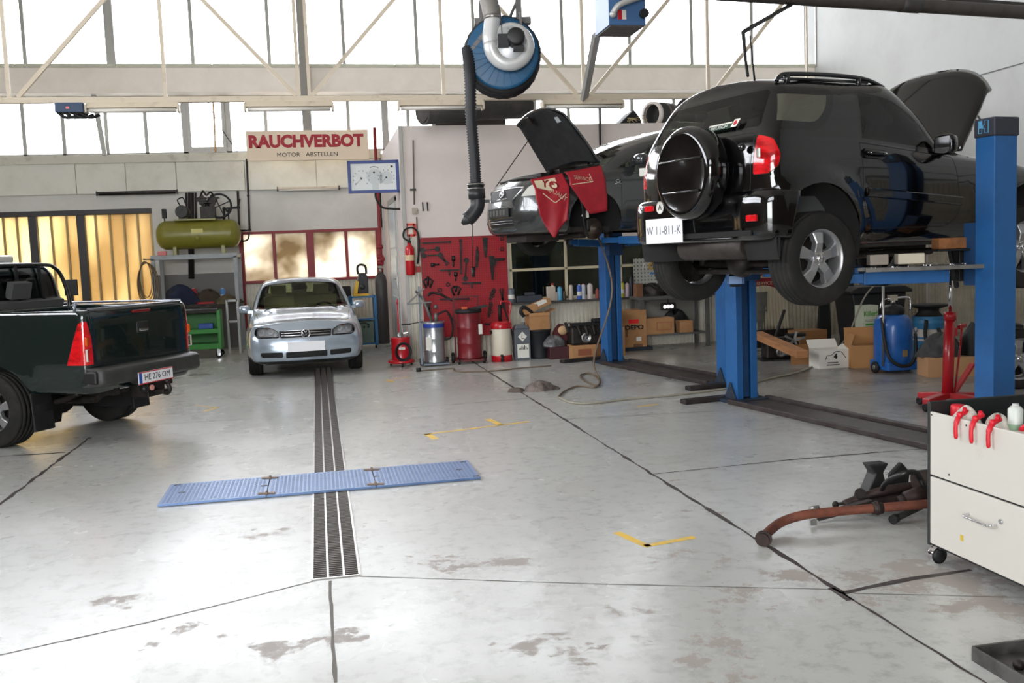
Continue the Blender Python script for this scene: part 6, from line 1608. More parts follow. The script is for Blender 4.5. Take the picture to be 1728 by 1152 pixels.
# things lying on the near right arm of the lift
pa = l1.matrix_basis.inverted()
ra = B1 + Vector((-.25, .22, 1.45))
tp = cp2(.62, -.62, .06); dirn = (tp - (B1 + Vector((-.25, .22, 1.40))));
ty = thing('tool_tray', 'flat steel tray full of spanners on the blue lift arm below the black car', 'tray', B1.lerp(Vector((tp.x, tp.y, 0)), .52) + Vector((0, -.02, 1.455)), math.atan2(dirn.y, dirn.x))
m = MB(); m.box(-.48, .48, -.11, .11, 0, .006)
for yy in (-.11, .11): m.box(-.48, .48, yy - .004, yy + .004, 0, .03)
m.build('tray', M_steel, ty)
m = MB(); r = random.Random(4)
for k in range(16):
    x = r.uniform(-.42, .28); y = r.uniform(-.08, .08); a = r.uniform(-.4, .4); l_ = r.uniform(.08, .2)
    m.bar((x, y, .02 + .004 * (k % 4)), (x + l_ * math.cos(a), y + l_ * math.sin(a) * .4, .022 + .004 * (k % 4)), .014, .008)
    m.cyl((x, y, .015 + .004 * (k % 4)), (x, y, .03 + .004 * (k % 4)), .013, n=8)
q = m.build('spanner', M_chrome, ty); q['kind'] = 'stuff'
for k, (px, w2, col) in enumerate(((.12, .20, (206, 196, 176)), (.36, .14, (150, 140, 128)))):
    m = MB(); m.cbox((0, 0, .045), (w2, .10, .08)); q = m.build('parts_box', mat('parts_box_%d' % k, col, .6), None, bevel=.006); q.location = ty.matrix_basis @ Vector((px, .0, .045)); q.rotation_euler = ty.rotation_euler
    tag(q, ('pale parts box in the middle of the steel tray on the lift arm', 'grey parts box at the left end of the steel tray on the lift arm')[k], 'box')
a = onY(1637, 409, B1.y + .16)
m = MB(); m.cbox((0, 0, 0), (.30, .12, .085)); q = m.build('wood_block', mat('worn_wood', (146, 94, 52), .75, noise=((106, 66, 36), 8, .4, .7)), None, bevel=.006); q.location = a + Vector((-.10, .06, 0)); q.rotation_euler = (0, 0, -.1)
tag(q, 'reddish brown wooden block on the ledge at the near lift post', 'block')
m = MB(); m.cbox((0, 0, -.052), (.36, .20, .016)); m.bar((.0, .05, -.06), (.10, .12, -.35), .03); m.box(.06, .18, .02, .14, -.30, -.06); q2 = m.build('ledge', M_black, None, bevel=.004); q2.location = q.location; q2.rotation_euler = q.rotation_euler; tag(q2, 'black ledge fixed to the near lift post under the wooden block', 'ledge')
# ------------------------------------------------------------------ office front: extinguisher, tool board, drums
def place(px, py, depth=None): return gnd(px, py)
a = onY(693, 388, YO - .03)
sg2 = thing('safety_sign', 'small red and white extinguisher sign on the office wall corner', 'sign', (a.x, YO - .012, a.z))
m = MB(); m.box(-.10, .10, -.004, .004, -.125, .125); m.build('sign_plate', mat('sign_pale', (228, 196, 176), .5), sg2)
m = MB()
for x in (-.07, .07): m.box(x - .025, x + .025, -.007, -.004, -.10, .10)
for z in (-.09, .09): m.box(-.07, .07, -.007, -.004, z - .02, z + .02)
m.build('red_border', mat('sign_orange_red', (206, 70, 56), .5), sg2)
m = MB(); m.box(-.026, .026, -.008, -.004, -.055, .03); m.box(-.012, .012, -.008, -.004, .03, .055); m.build('pictogram', M_paper, sg2)
b = onY(693, 464, YO - .15)
ex = thing('fire_extinguisher', 'red fire extinguisher with black hose on the office wall below its sign', 'fire extinguisher', (onY(692, 440, YO - .13).x, YO - .13, b.z))
m = MB(); m.lathe([(.001, 0), (.065, .0), (.076, .012), (.076, .42), (.065, .465), (.03, .50), (.028, .53), (.001, .53)], 24); m.build('cylinder', M_red, ex)
m = MB(); m.box(-.03, .03, -.03, .03, .53, .57); m.bar((0, -.02, .57), (0, -.13, .60), .025, .012); m.bar((0, -.02, .60), (0, -.12, .66), .02, .01); m.build('valve', M_black, ex, bevel=.004)
m = MB(); m.tube(smooth_path([(0, -.02, .56), (-.09, -.03, .62), (-.07, -.03, .74), (.06, -.02, .78), (.15, -.02, .68), (.16, .0, .45), (.12, .02, .18)], 6), .015, 8); m.build('hose', M_black, ex)
m = MB(); m.lathe([(.0772, .24), (.0772, .33)], 24); m.build('label', mat('extinguisher_label', (216, 190, 150), .5), ex)
m = MB(); m.box(-.05, .05, .07, .13, .30, .36); m.build('bracket', M_dark, ex)
m = MB(); m.box(-.03, .05, .0, .02, -.05, .05); q = m.build('tag_card', mat('red_tag', (176, 60, 52), .6), None); q.location = (onY(705, 454, YO - .06).x, YO - .045, onY(705, 454, YO).z); tag(q, 'small red tag on the wall right of the extinguisher', 'tag')
def conduit(px, label, r=.012, Y=YO - .02):
    m = MB(); m.tube([onY(x, y, Y) for x, y in px], r, 8); return tag(m.build('conduit', mat('brown_conduit', (116, 100, 92), .6)), label, 'conduit')
conduit([(697, 236), (699, 345)], 'upper thin brown conduit on the office wall left of the hose')
conduit([(703, 366), (706, 440)], 'lower thin brown conduit running down behind the fire extinguisher hose')
m = MB(); a = onY(700, 356, YO - .03); m.cbox((a.x, YO - .03, a.z), (.09, .06, .10)); m.cyl((a.x, YO - .06, a.z), (a.x, YO - .07, a.z), .03, n=14); tag(m.build('junction_box', mat('box_beige_grey', (176, 164, 150), .6), None, bevel=.008), 'small beige junction box on the office wall above the extinguisher sign', 'box')
for px, lab in ((713, 'left of the two short black brackets on the office wall'), (721, 'right of the two short black brackets on the office wall')):
    p = onY(px, 341, YO - .012); q = onY(px + 1, 356, YO - .012); m = MB(); m.bar(p, q, .022, .02); tag(m.build('wall_bracket', M_black), lab, 'bracket')
m = MB(); p = onY(697, 320, YO - .03); m.bar(p - Vector((.05, 0, 0)), p + Vector((.05, 0, 0)), .03, .03); tag(m.build('conduit_clip', M_grease), 'small dark clip across the upper conduit on the office wall', 'clip')
# red perforated tool board
A = onY(710, 401, YO - .05); Bq = onY(859, 556, YO - .05)
pb_ = thing('tool_board', 'large red perforated board covered with tools on the office wall', 'tool board', ((A.x + Bq.x) / 2, YO - .045, 0))
bw = (Bq.x - A.x) / 2; bz0, bz1 = .36, onY(780, 400, YO - .05).z
def perf(name, col, hole, scale):
    m = mat(name, col, .5); nt = m.node_tree; N = nt.nodes.new; L = nt.links.new
    tc = N('ShaderNodeTexCoord'); sp = N('ShaderNodeSeparateXYZ'); L(tc.outputs['Object'], sp.inputs[0]); ds = []
    for k in ('X', 'Z'):
        a = N('ShaderNodeMath'); a.operation = 'MULTIPLY'; a.inputs[1].default_value = scale; L(sp.outputs[k], a.inputs[0])
        f = N('ShaderNodeMath'); f.operation = 'FRACT'; L(a.outputs[0], f.inputs[0])
        s_ = N('ShaderNodeMath'); s_.operation = 'SUBTRACT'; s_.inputs[1].default_value = .5; L(f.outputs[0], s_.inputs[0])
        p = N('ShaderNodeMath'); p.operation = 'ABSOLUTE'; L(s_.outputs[0], p.inputs[0]); ds.append(p)
    mx = N('ShaderNodeMath'); mx.operation = 'MAXIMUM'; L(ds[0].outputs[0], mx.inputs[0]); L(ds[1].outputs[0], mx.inputs[1])
    lt = N('ShaderNodeMath'); lt.operation = 'LESS_THAN'; lt.inputs[1].default_value = .20; L(mx.outputs[0], lt.inputs[0])
    x = N('ShaderNodeMix'); x.data_type = 'RGBA'; x.inputs['A'].default_value = lin(col); x.inputs['B'].default_value = lin(hole); L(lt.outputs[0], x.inputs['Factor'])
    L(x.outputs['Result'], nt.nodes['Principled BSDF'].inputs['Base Color']); return m
m = MB(); m.box(-bw, bw, -.008, .008, bz0, bz1); m.build('board', perf('red_pegboard', (172, 20, 32), (104, 12, 20), 26), pb_)
m = MB()
for x in (-bw, bw): m.box(x - .012, x + .012, -.02, .02, bz0, bz1)
for z in (bz0, bz1): m.box(-bw, bw, -.02, .02, z - .012, z + .012)
m.build('frame', mat('board_edge', (150, 24, 34), .5), pb_)
M_tool = mat('dark_tool_steel', (52, 50, 50), .4, .6, noise=((84, 80, 78), 9, .5, .75))
YTb = YO - .075
def tool(px, kind, label):
    m = MB(); P = [onY(x, y, YTb) for x, y in px]
    a, b = P[0], P[-1]
    if kind == 'bar': m.bar(a, b, .044, .026); m.cyl(a + Vector((0, -.012, 0)), a + Vector((0, .03, 0)), .024, n=10)
    elif kind == 'wrench':
        m.bar(a, b, .034, .016)
        for p in (a, b): m.lathe([(.001, 0)], 3) if False else m.cyl(p + Vector((0, -.01, 0)), p + Vector((0, .012, 0)), .044, n=10)
    elif kind == 'hammer': m.bar(a, b, .03, .03); m.cbox(a, (.12, .05, .05))
    elif kind == 'driver': m.cyl(a, a.lerp(b, .45), .032, n=10); m.cyl(a.lerp(b, .45), b, .014, n=8)
    elif kind == 'pliers':
        n_ = (b - a).cross(Vector((0, 1, 0))).normalized() * .028
        m.bar(a + n_, b - n_, .032, .02); m.bar(a - n_, b + n_, .032, .02); m.cyl((a + b) / 2 + Vector((0, -.015, 0)), (a + b) / 2 + Vector((0, .015, 0)), .024, n=10)
    elif kind == 'tbar': m.bar(a, b, .028); c_ = (a + b) / 2; m.bar(c_, c_ - Vector((0, 0, .09)), .022)
    elif kind == 'puller':
        c_ = (a + b) / 2
        m.cyl(a, b, .02, n=10)
        for s_ in (-1, 1): m.tube([c_ + Vector((s_ * .02, 0, .04)), c_ + Vector((s_ * .08, 0, 0)), c_ + Vector((s_ * .03, 0, -.11))], .018, 8)
    elif kind == 'gun': m.bar(a, b, .06, .05); m.bar(b, b + Vector((-.02, 0, -.10)), .04, .035); m.cyl(a, a + (a - b) * .4, .015, n=8)
    elif kind == 'saw': m.prism([(a.x - .04, a.z), (a.x + .05, a.z), (b.x + .02, b.z), (b.x - .01, b.z)], YTb - .01, YTb + .01, 'Y')
    elif kind == 'ring': m.tube([a + Vector((.03 * math.cos(t_ / 16 * 2 * PI), 0, .03 * math.sin(t_ / 16 * 2 * PI))) for t_ in range(16)], .009, 6, closed=True)
    elif kind == 'loop': m.tube(smooth_path(P, 8), .02, 8)
    elif kind == 'chain':
        for k in range(7): c_ = a.lerp(b, k / 6) + Vector((.02 * math.sin(k * 2), 0, 0)); m.tube([c_ + Vector((.022 * math.cos(t_ / 10 * 2 * PI), .008 * (k % 2), .03 * math.sin(t_ / 10 * 2 * PI))) for t_ in range(10)], .008, 5, closed=True)
    for p in ({'loop': [P[0], P[len(P) // 2]]}.get(kind, [a, b])):
        m.cyl(p, (p.x, YO - .05, p.z), .006, n=6)
    nm = {'bar': 'socket_bar', 'wrench': 'wrench', 'hammer': 'hammer', 'driver': 'screwdriver', 'pliers': 'pliers', 'tbar': 't_handle', 'puller': 'puller', 'gun': 'air_gun', 'saw': 'saw', 'ring': 'ring_tool', 'loop': 'tool_hose', 'chain': 'chain_clamp'}[kind]
    return tag(m.build(nm, M_tool), label, nm.replace('_', ' '), 'tools on the red board')
for px, k, l in [
    (((759, 408), (713, 410)), 'bar', 'long socket bar at the top left of the red tool board'), (((738, 420), (713, 422)), 'wrench', 'short wrench below the long bar at the top left of the red board'),
    (((743, 430), (715, 431)), 'wrench', 'second wrench from the top at the left edge of the red board'), (((744, 433), (756, 446)), 'pliers', 'slanted dark pliers left of centre in the upper half of the red board'),
    (((727, 447), (741, 446)), 'driver', 'small level screwdriver at the left of the red board above the black puller'), (((742, 456), (774, 455)), 'tbar', 'wide T-handle in the middle left of the red board'),
    (((765, 432), (765, 450)), 'driver', 'upright screwdriver above the T-handle on the red board'), (((777, 406), (778, 462)), 'bar', 'longest upright bar in the upper middle of the red board'),
    (((787, 439), (785, 470)), 'wrench', 'upright wrench just right of the longest bar on the red board'), (((769, 459), (769, 474)), 'driver', 'short upright screwdriver under the T-handle on the red board'),
    (((769, 482), (769, 492)), 'puller', 'small cross-shaped puller in the middle of the red board'), (((722, 466), (722, 482)), 'puller', 'black three-armed puller at the left edge of the red board'),
    (((780, 478), (812, 477)), 'tbar', 'long level bar in the middle right of the red board'), (((805, 423), (805, 441)), 'gun', 'upright clamp in the upper right half of the red board'),
    (((799, 450), (799, 467)), 'driver', 'small upright tool under the pull cord on the red board'), (((818, 401), (819, 434)), 'saw', 'black tapering tool hanging from the top edge of the red board'),
    (((829, 432), (831, 472)), 'saw', 'long dark tapering tool at the right of the red board'), (((848, 437), (836, 438)), 'gun', 'black air gun at the right edge of the red board'),
    (((847, 402), (847, 409)), 'ring', 'dark ring at the upper right corner of the red board'), (((847, 420), (847, 428)), 'ring', 'dark ring below the upper right corner of the red board'),
    (((833, 489), (829, 503)), 'chain', 'chain clamp hanging at the lower right of the red board'), (((846, 487), (850, 520)), 'pliers', 'long dark grips at the lower right edge of the red board'),
    (((828, 512), (826, 532)), 'chain', 'bright chain puller at the bottom right of the red board'), (((790, 504), (742, 505)), 'bar', 'long level tool with rounded head in the lower left of the red board'),
    (((722, 499), (728, 494), (742, 496), (752, 501), (765, 507)), 'loop', 'black hose loop above the drums on the red board'), (((756, 480), (757, 481)), 'ring', 'small ring left of the cross-shaped puller on the red board'),
    (((847, 546), (818, 547)), 'bar', 'black ribbed bar along the bottom edge of the red board'), (((723, 508), (725, 533)), 'pliers', 'tall dark grips at the lower left of the red board'),
    (((742, 489), (742, 491)), 'ring', 'small pale ring above the black hose loop on the red board'), (((757, 530), (768, 545)), 'bar', 'slanted bright bar between the two tall drums at the bottom of the red board')]:
    tool(px, k, l)
# ------------------------------------------------------------------ drums and boxes along the office front
def drumlike(t, r, h, m_, ribs=(.33, .66), seg=36, name='drum', z0=0.0):
    m = MB(); pr = [(.001, z0), (r, z0), (r + .006, z0 + .012), (r, z0 + .024)]
    for k in ribs: pr += [(r, z0 + h * k - .02), (r + .010, z0 + h * k), (r, z0 + h * k + .02)]
    pr += [(r, z0 + h - .03), (r + .006, z0 + h - .012), (r, z0 + h), (r - .015, z0 + h - .006), (.001, z0 + h - .006)]
    m.lathe(pr, seg); return m.build(name, m_, t)
def small_wheel(t, p, r, w, nm='wheel', ax='X', hub=True):
    m = MB(); m.lathe([(r * .5, -w / 2), (r * .95, -w / 2), (r, -w / 4), (r, w / 4), (r * .95, w / 2), (r * .5, w / 2), (.001, w / 2 - .006)], 22, ax); m.lathe([(.001, -w / 2 + .006), (r * .5, -w / 2)], 22, ax)
    o = m.build(nm, M_black, t); o.location = p
    if hub:
        m = MB(); m.lathe([(r * .45, w / 2 + .001), (r * .3, w / 2 + .008), (.001, w / 2 + .008)], 14, ax); m.lathe([(.001, -w / 2 - .008), (r * .3, -w / 2 - .008), (r * .45, -w / 2 - .001)], 14, ax); m.build('hub', M_steel, o)
    return o
# red grease dispenser
g = gnd(678, 617)
t = thing('grease_dispenser', 'small bright red wheeled dispenser with tall red handle left of the silver drum', 'dispenser', g)
drumlike(t, .15, .36, M_red, (.5,), name='drum', z0=.10)
m = MB(); m.lathe([(.001, .05), (.20, .05), (.215, .065), (.215, .09), (.18, .105), (.001, .105)], 28); m.build('base_ring', M_red, t)
m = MB(); m.cyl((-.02, 0, .45), (-.02, 0, 1.02), .012, n=8); m.cyl((-.02, 0, .98), (-.02, 0, 1.06), .016, n=8); m.build('handle', M_red, t)
m = MB(); m.lathe([(.06, .46), (.05, .52), (.02, .54), (.001, .54)], 18); m.cyl((.10, 0, .44), (.11, 0, .54), .014, n=8); m.bar((.02, 0, .51), (.12, -.02, .53), .02); m.build('pump_head', M_steel, t)
m = MB()
for k in range(4): m.tube([(.02 + (.10 + .008 * k) * math.cos(a / 22 * 2 * PI), -.165 - .012 * k, .24 + (.12 + .008 * k) * math.sin(a / 22 * 2 * PI)) for a in range(22)], .011, 6, closed=True)
m.build('hose', M_black, t)
m = MB(); m.box(-.045, .055, -.158, -.152, .27, .31); m.build('label', M_paper, t)
for k in range(3): a = k * 2.094 - PI / 2; small_wheel(t, (.19 * math.cos(a), .19 * math.sin(a), .035), .035, .025, 'castor', hub=False)
# silver drum on a cart
g = gnd(735, 616)
t = thing('steel_drum_cart', 'silver drum with blue stripe on a hand cart in front of the red board', 'drum cart', g + Vector((0, .02, 0)))
M_sdrum = mat('galvanised_drum', (184, 186, 188), .3, .8, noise=((150, 152, 154), 6, .5, .8))
drumlike(t, .165, .64, M_sdrum, (.28, .60), z0=.05)
m = MB(); m.lathe([(.168, .60), (.169, .605), (.169, .655), (.168, .66)], 36); m.build('blue_stripe', mat('stripe_blue', (34, 62, 150), .4), t)
m = MB(); m.box(-.20, .20, -.17, .17, .02, .045)
for x in (-.19,): m.bar((x, .12, .03), (x, .12, 1.25), .03)
m.bar((-.23, -.15, .04), (-.23, -.15, .70), .03); m.bar((-.19, .12, .68), (.19, .12, .68), .02); m.build('cart_frame', mat('cart_blue_grey', (120, 128, 140), .45, .4), t)
m = MB(); m.cyl((-.02, 0, .69), (-.16, .03, 1.10), .022, n=10); m.bar((-.02, -.02, 1.0), (-.40, -.02, .98), .02); m.bar((-.16, .03, 1.08), (-.26, .0, 1.18), .03); m.bar((-.12, 0, 1.22), (-.40, 0, .98), .025); m.cyl((.04, 0, .69), (.05, 0, .82), .03, n=10); m.sphere((.05, 0, .92), .035, 8); m.build('pump_handle', mat('dull_steel', (120, 120, 118), .5, .5), t)
m = MB(); m.box(-.5, -.36, -.015, .015, .655, .68); m.bar((-.40, 0, .667), (-.16, 0, .70), .014); m.build('grip', M_black, t)
m = MB(); m.box(-.15, -.06, -.172, -.166, .26, .46); m.build('label', M_paper, t)
m = MB(); m.tube(smooth_path([(.06, -.05, .80), (.22, -.05, .84), (.30, -.02, .60), (.26, .0, .42), (.15, .02, .40)], 6), .015, 8); m.build('hose', M_black, t)
for s_ in (-1, 1): small_wheel(t, (s_ * .21, .12, .055), .055, .035, hub=(s_ > 0))
# maroon drum on a dolly
g = gnd(794, 612)
t = thing('oil_drum', 'maroon oil drum on a wheeled dolly in front of the red board', 'drum', g + Vector((0, .02, 0)))
M_mar = mat('maroon_drum', (122, 26, 34), .4, noise=((96, 22, 28), 5, .5, .8))
drumlike(t, .19, .74, M_mar, (.33, .66), z0=.08)
m = MB(); m.lathe([(.001, .80), (.21, .80), (.215, .83), (.20, .86), (.001, .87)], 30); m.bar((.05, 0, .86), (.30, -.05, .90), .06, .04); m.build('lid', M_black, t)
m = MB(); m.box(-.11, -.03, -.10, -.02, .86, .90); m.build('orange_plug', mat('orange_plug', (214, 92, 44), .5), t)
m = MB(); m.box(-.24, .24, -.20, .20, .045, .075)
for x in (-.2, .2): m.bar((x, .19, .06), (x, .20, 1.06), .026)
m.bar((-.2, .20, 1.05), (.2, .20, 1.05), .026); m.bar((-.2, .20, .62), (.2, .20, .62), .02); m.bar((-.2, .2, .86), (.2, .2, 1.05), .012); m.build('dolly_frame', mat('dolly_maroon', (104, 28, 34), .5), t)
m = MB(); m.box(.13, .19, -.16, -.155, .46, .62); q = m.build('paper_tag', M_paper, t)
for s_ in (-1, 1):
    small_wheel(t, (s_ * .26, .10, .085), .085, .04); small_wheel(t, (s_ * .20, -.18, .045), .045, .03, 'castor', hub=False)
# red and white canister
g = gnd(848, 609)
t = thing('canister', 'red and white round canister with bent red handle right of the maroon drum', 'canister', g + Vector((0, .04, 0)))
m = MB(); m.lathe([(.001, .05), (.155, .05), (.16, .06), (.16, .52), (.155, .53), (.001, .53)], 32); m.build('body', mat('canister_white', (214, 206, 186), .45, noise=((190, 180, 158), 5, .55, .8)), t)
m = MB(); m.lathe([(.162, .52), (.166, .53), (.166, .60), (.13, .635), (.001, .64)], 32); m.lathe([(.162, .10), (.166, .09), (.17, .0), (.001, .0)], 32); m.build('red_cap', M_red, t)
m = MB(); m.tube(smooth_path([(.02, .02, .63), (.02, .02, .92), (.06, .02, .95), (.16, .02, .94), (.18, .0, .86), (.14, -.03, .70), (.17, -.06, .50)], 5), .012, 8); m.build('handle', M_red, t)
m = MB(); m.cyl((0, .02, .62), (0, .02, .90), .03, n=10); m.tube(smooth_path([(.06, .03, .90), (.12, .05, .7), (.19, .02, .4), (.20, .0, .05)], 5), .014, 8); m.build('hose', M_black, t)
small_wheel(t, (-.03, -.17, .06), .06, .04, 'castor', hub=False)
m = MB(); m.cyl((-.17, -.05, .45), (-.17, -.05, .50), .02, n=8); m.build('tap', M_grease, t)
# grey printed can
g = gnd(882, 607)
t = thing('fluid_can', 'tall grey can with white printed label between the canister and the cardboard boxes', 'can', g + Vector((0, .03, 0)), .0)
m = MB(); m.box(-.13, .13, -.08, .08, 0, .50); m.prism([(-.13, .50), (.13, .50), (.08, .56), (-.09, .57)], -.07, .07, 'Y'); m.cyl((.04, 0, .55), (.04, 0, .60), .03, n=12); m.build('can', mat('can_grey', (92, 96, 102), .4), t, bevel=.01)
m = MB(); m.box(-.09, .10, -.084, -.080, .04, .26); lb = m.build('label', M_paper, t)
m = MB()
for k, h_ in enumerate((.03, .05, .08, .06, .10, .07, .04)): m.box(-.065 + k * .022, -.053 + k * .022, -.087, -.084, .17, .17 + h_ * .7)
m.build('print', M_ink, lb)
m = MB(); m.prism([(0, .30), (.075, .38), (0, .46), (-.075, .38)], -.084, -.080, 'Y'); dm = m.build('diamond', M_paper, t)
m = MB(); m.bar((-.012, -.087, .42), (-.012, -.087, .36), .012, .006); m.bar((-.016, -.087, .355), (.03, -.087, .35), .012, .006); m.build('diamond_letter', M_ink, dm)
# black bin with open boxes on top
g = gnd(913, 605)
M_bbin = mat('black_bin_plastic', (30, 32, 36), .5)
t = thing('waste_bin', 'black plastic bin carrying an open cardboard box beside the grey can', 'bin', g + Vector((0, .10, 0)))
m = MB(); m.prism([(-.17, -.12), (.17, -.12), (.17, .16), (-.17, .16)], 0, .02); m.lathe([(.15, .02), (.19, .44), (.20, .45), (.20, .47), (.17, .47), (.14, .03)], 4 * 6, 'Z'); m.build('bin', M_bbin, t)
def carton(name, label, loc, rz, sx, sy, sz, flaps=(), m_=None, tilt=(0, 0), group=None, cat='box', wall=True):
    t = thing(name, label, cat, loc, rz, group)
    t.rotation_euler = (tilt[0], tilt[1], rz)
    mm = m_ or M_card
    m = MB(); e = .006
    m.box(-sx, sx, -sy, sy, 0, e)
    for s_ in (-1, 1): m.box(s_ * sx - e / 2, s_ * sx + e / 2, -sy, sy, 0, sz); m.box(-sx, sx, s_ * sy - e / 2, s_ * sy + e / 2, 0, sz)
    if not flaps: m.box(-sx, sx, -sy, sy, sz - e, sz)
    m.build('carton', mm, t)
    for f in flaps:
        side, a, l_ = f; m = MB()
        if side in 'LR':
            s_ = -1 if side == 'L' else 1; m.bar((s_ * sx, 0, sz), (s_ * (sx + l_ * math.cos(a)), 0, sz + l_ * math.sin(a)), 2 * sy, e, up=(0, 0, 1))
        else:
            s_ = -1 if side == 'F' else 1; m.bar((0, s_ * sy, sz), (0, s_ * (sy + l_ * math.cos(a)), sz + l_ * math.sin(a)), 2 * sx, e)
        m.build('flap', mm, t)
    return t
cb = carton('cardboard_box', 'open cardboard box standing on the black bin with its flap tilted up', t.location + Vector((-.02, -.02, .475)), .05, .165, .14, .27, (('F', -1.2, .05), ('R', .4, .12)))
q = carton('cardboard_sheet', 'tilted cardboard tray with a white sticker on top of the open box', t.location + Vector((-.03, -.0, .80)), .05, .24, .13, .09, (), None, (0, -.36), None, 'tray')
m = MB(); m.box(0.02, .18, -.134, -.130, .045, .10); m.box(.0, .17, -.12, .02, .091, .094); m.build('sticker', M_paper, q)
m = MB(); m.tube(smooth_path([(-.1, 0, .85), (-.24, -.02, .95), (-.30, -.03, .88), (-.24, -.02, .80)], 4), .03, 8); o = m.build('black_hose', M_black, None); o.location = t.location + Vector((-.02, -.12, -.10)); tag(o, 'bent black rubber hose sticking out left of the tilted cardboard tray', 'hose')
# dark red crate with bags, teddy-like bundle left as plain cloth bundle
g = gnd(956, 605)
t = thing('crate', 'dark maroon plastic crate full of bags on the floor right of the black bin', 'crate', g + Vector((0, .16, 0)))
m = MB()
for s_ in (-1, 1): m.box(s_ * .26 - .008, s_ * .26 + .008, -.15, .15, 0, .20); m.box(-.26, .26, s_ * .15 - .008, s_ * .15 + .008, 0, .20)
m.box(-.26, .26, -.15, .15, 0, .01); m.build('crate', mat('maroon_plastic', (64, 24, 30), .5), t, bevel=.004)
blob('plastic_bag', 'crumpled grey plastic bag on the left of the maroon crate', 'bag', t.location.x - .17, t.location.y - .02, .20, .16, .13, .16, mat('grey_bag', (116, 116, 116), .3, noise=((66, 66, 68), 12, .4, .65)), 11)
blob('cloth_bundle', 'dark red cloth bundle with a pale patch behind the maroon crate', 'cloth', t.location.x - .02, t.location.y + .10, .20, .14, .10, .30, mat('dark_red_cloth', (84, 34, 38), .9), 12)
m = MB(); m.sphere((0, 0, 0), .08, 10, (1, .5, .9)); o = m.build('pale_pad', mat('pale_tan_pad', (196, 160, 120), .8), None); o.location = (t.location.x - .02, t.location.y - .06, .45); tag(o, 'pale tan round pad lying on the maroon crate', 'pad')
blob('black_parts', 'heap of small black parts at the right end of the maroon crate', 'heap', t.location.x + .16, t.location.y, .20, .11, .12, .12, M_black, 14)
# engine block on boxes
g = gnd(980, 606)
bx1 = carton('cardboard_box', 'small printed cardboard box under the black engine left of the far lift post', g + Vector((.06, .16, 0)), .0, .19, .16, .22)
m = MB(); m.box(-.10, .12, -.168, -.164, .06, .16); m.build('print', mat('brown_print', (140, 78, 52), .7), bx1)
bx2 = carton('cardboard_box', 'dark cardboard box behind the far lift post beside the small printed box', g + Vector((.42, .24, 0)), .0, .16, .16, .22, (), mat('dark_cardboard', (122, 84, 58), .85))
def engine(t, s=1.0):
    m = MB(); m.box(-.30 * s, .28 * s, -.16 * s, .16 * s, 0, .30 * s); m.build('block', M_grease, t, bevel=.03)
    m = MB(); m.at((-.05 * s, -.17 * s, .12 * s)); m.lathe([(.085 * s, .02), (.09 * s, -.03), (.06 * s, -.035), (.05 * s, -.01), (.02 * s, -.02), (.001, -.02)], 20, 'Y'); m.build('pulley', M_steel, t)
    m = MB()
    for k in range(4): m.tube(smooth_path([((-.2 + .13 * k) * s, -.10 * s, .28 * s), ((-.2 + .13 * k) * s, -.22 * s, .30 * s), ((-.16 + .12 * k) * s, -.24 * s, .16 * s)], 4), .028 * s, 8)
    m.build('manifold', M_grease, t)
    m = MB(); m.box(-.26 * s, .24 * s, -.08 * s, .10 * s, .30 * s, .36 * s); m.box(.10 * s, .42 * s, -.1 * s, .05 * s, .36 * s, .42 * s); m.bar((-.30 * s, 0, .2 * s), (-.36 * s, 0, .38 * s), .05 * s); m.build('cover', M_black, t, bevel=.015)
    m = MB(); m.tube([(-.32 * s + .03 * math.cos(a / 14 * 2 * PI), -.12 * s, .33 * s + .05 * s * math.sin(a / 14 * 2 * PI)) for a in range(14)], .008, 6, closed=True); m.build('lifting_eye', M_grease, t)
engine(thing('engine', 'black greasy engine resting on cardboard boxes left of the far lift post', 'engine', g + Vector((.16, .20, .222)), 0), .95)
# sill: bottles and cans on the office window ledge
zs_ = .8765
row = [(863, 'can', .055, .26, (96, 104, 112), None, 'tall dark grey can at the left end of the office window ledge'),
       (930, 'jug', .075, .30, (198, 186, 170), (150, 40, 40), 'pale flat jug with red cap on the office window ledge'), (939, 'can', .03, .15, (196, 180, 170), (170, 60, 60), 'short pale can just right of the pale jug on the ledge'),
       (945, 'can', .045, .24, (86, 160, 196), (60, 120, 170), 'light blue spray can on the office window ledge'), (952, 'can', .03, .17, (70, 58, 50), None, 'small brown can right of the light blue can on the office ledge'),
       (964, 'can', .035, .27, (196, 184, 170), (44, 40, 38), 'cream spray can with dark top and raised nozzle under the window post'), (978, 'can', .042, .26, (58, 92, 176), (200, 206, 214), 'dark blue spray can with pale top on the office window ledge'),
       (985, 'can', .04, .27, (186, 190, 200), (170, 60, 50), 'silver spray can with red top right of the dark blue one'), (996, 'can', .05, .27, (200, 188, 186), (176, 168, 166), 'fat pale can left of the far lift post on the ledge'),
       (1008, 'bottle', .035, .2, (150, 70, 60), None, 'small reddish bottle close to the left side of the far lift post'),
       (1042, 'bottle', .035, .24, (92, 108, 84), None, 'dull green bottle right beside the far lift post on the ledge'), (1051, 'can', .036, .27, (178, 170, 60), (50, 60, 44), 'yellow green can with dark cap right of the far lift post'),
       (1059, 'can', .038, .25, (196, 176, 186), (150, 140, 150), 'pinkish white can between the yellow can and the black bottle on the ledge'), (1066, 'bottle', .042, .40, (26, 26, 34), (24, 24, 26), 'tall black bottle on the ledge left of the grey perforated board')]
for px, shp, r_, h_, c1_, c2_, lab in row:
    x = onY(px, 490, YO - .12).x; can({'can': 'spray_can', 'jug': 'oil_jug', 'bottle': 'bottle'}[shp], lab, {'can': 'can', 'jug': 'jug', 'bottle': 'bottle'}[shp], x, YO - .10, zs_, r_, h_, c1_, c2_, shp, 'cans on the office window ledge', (222, 218, 210) if h_ > .25 and shp == 'can' and c1_[0] < 180 else None)
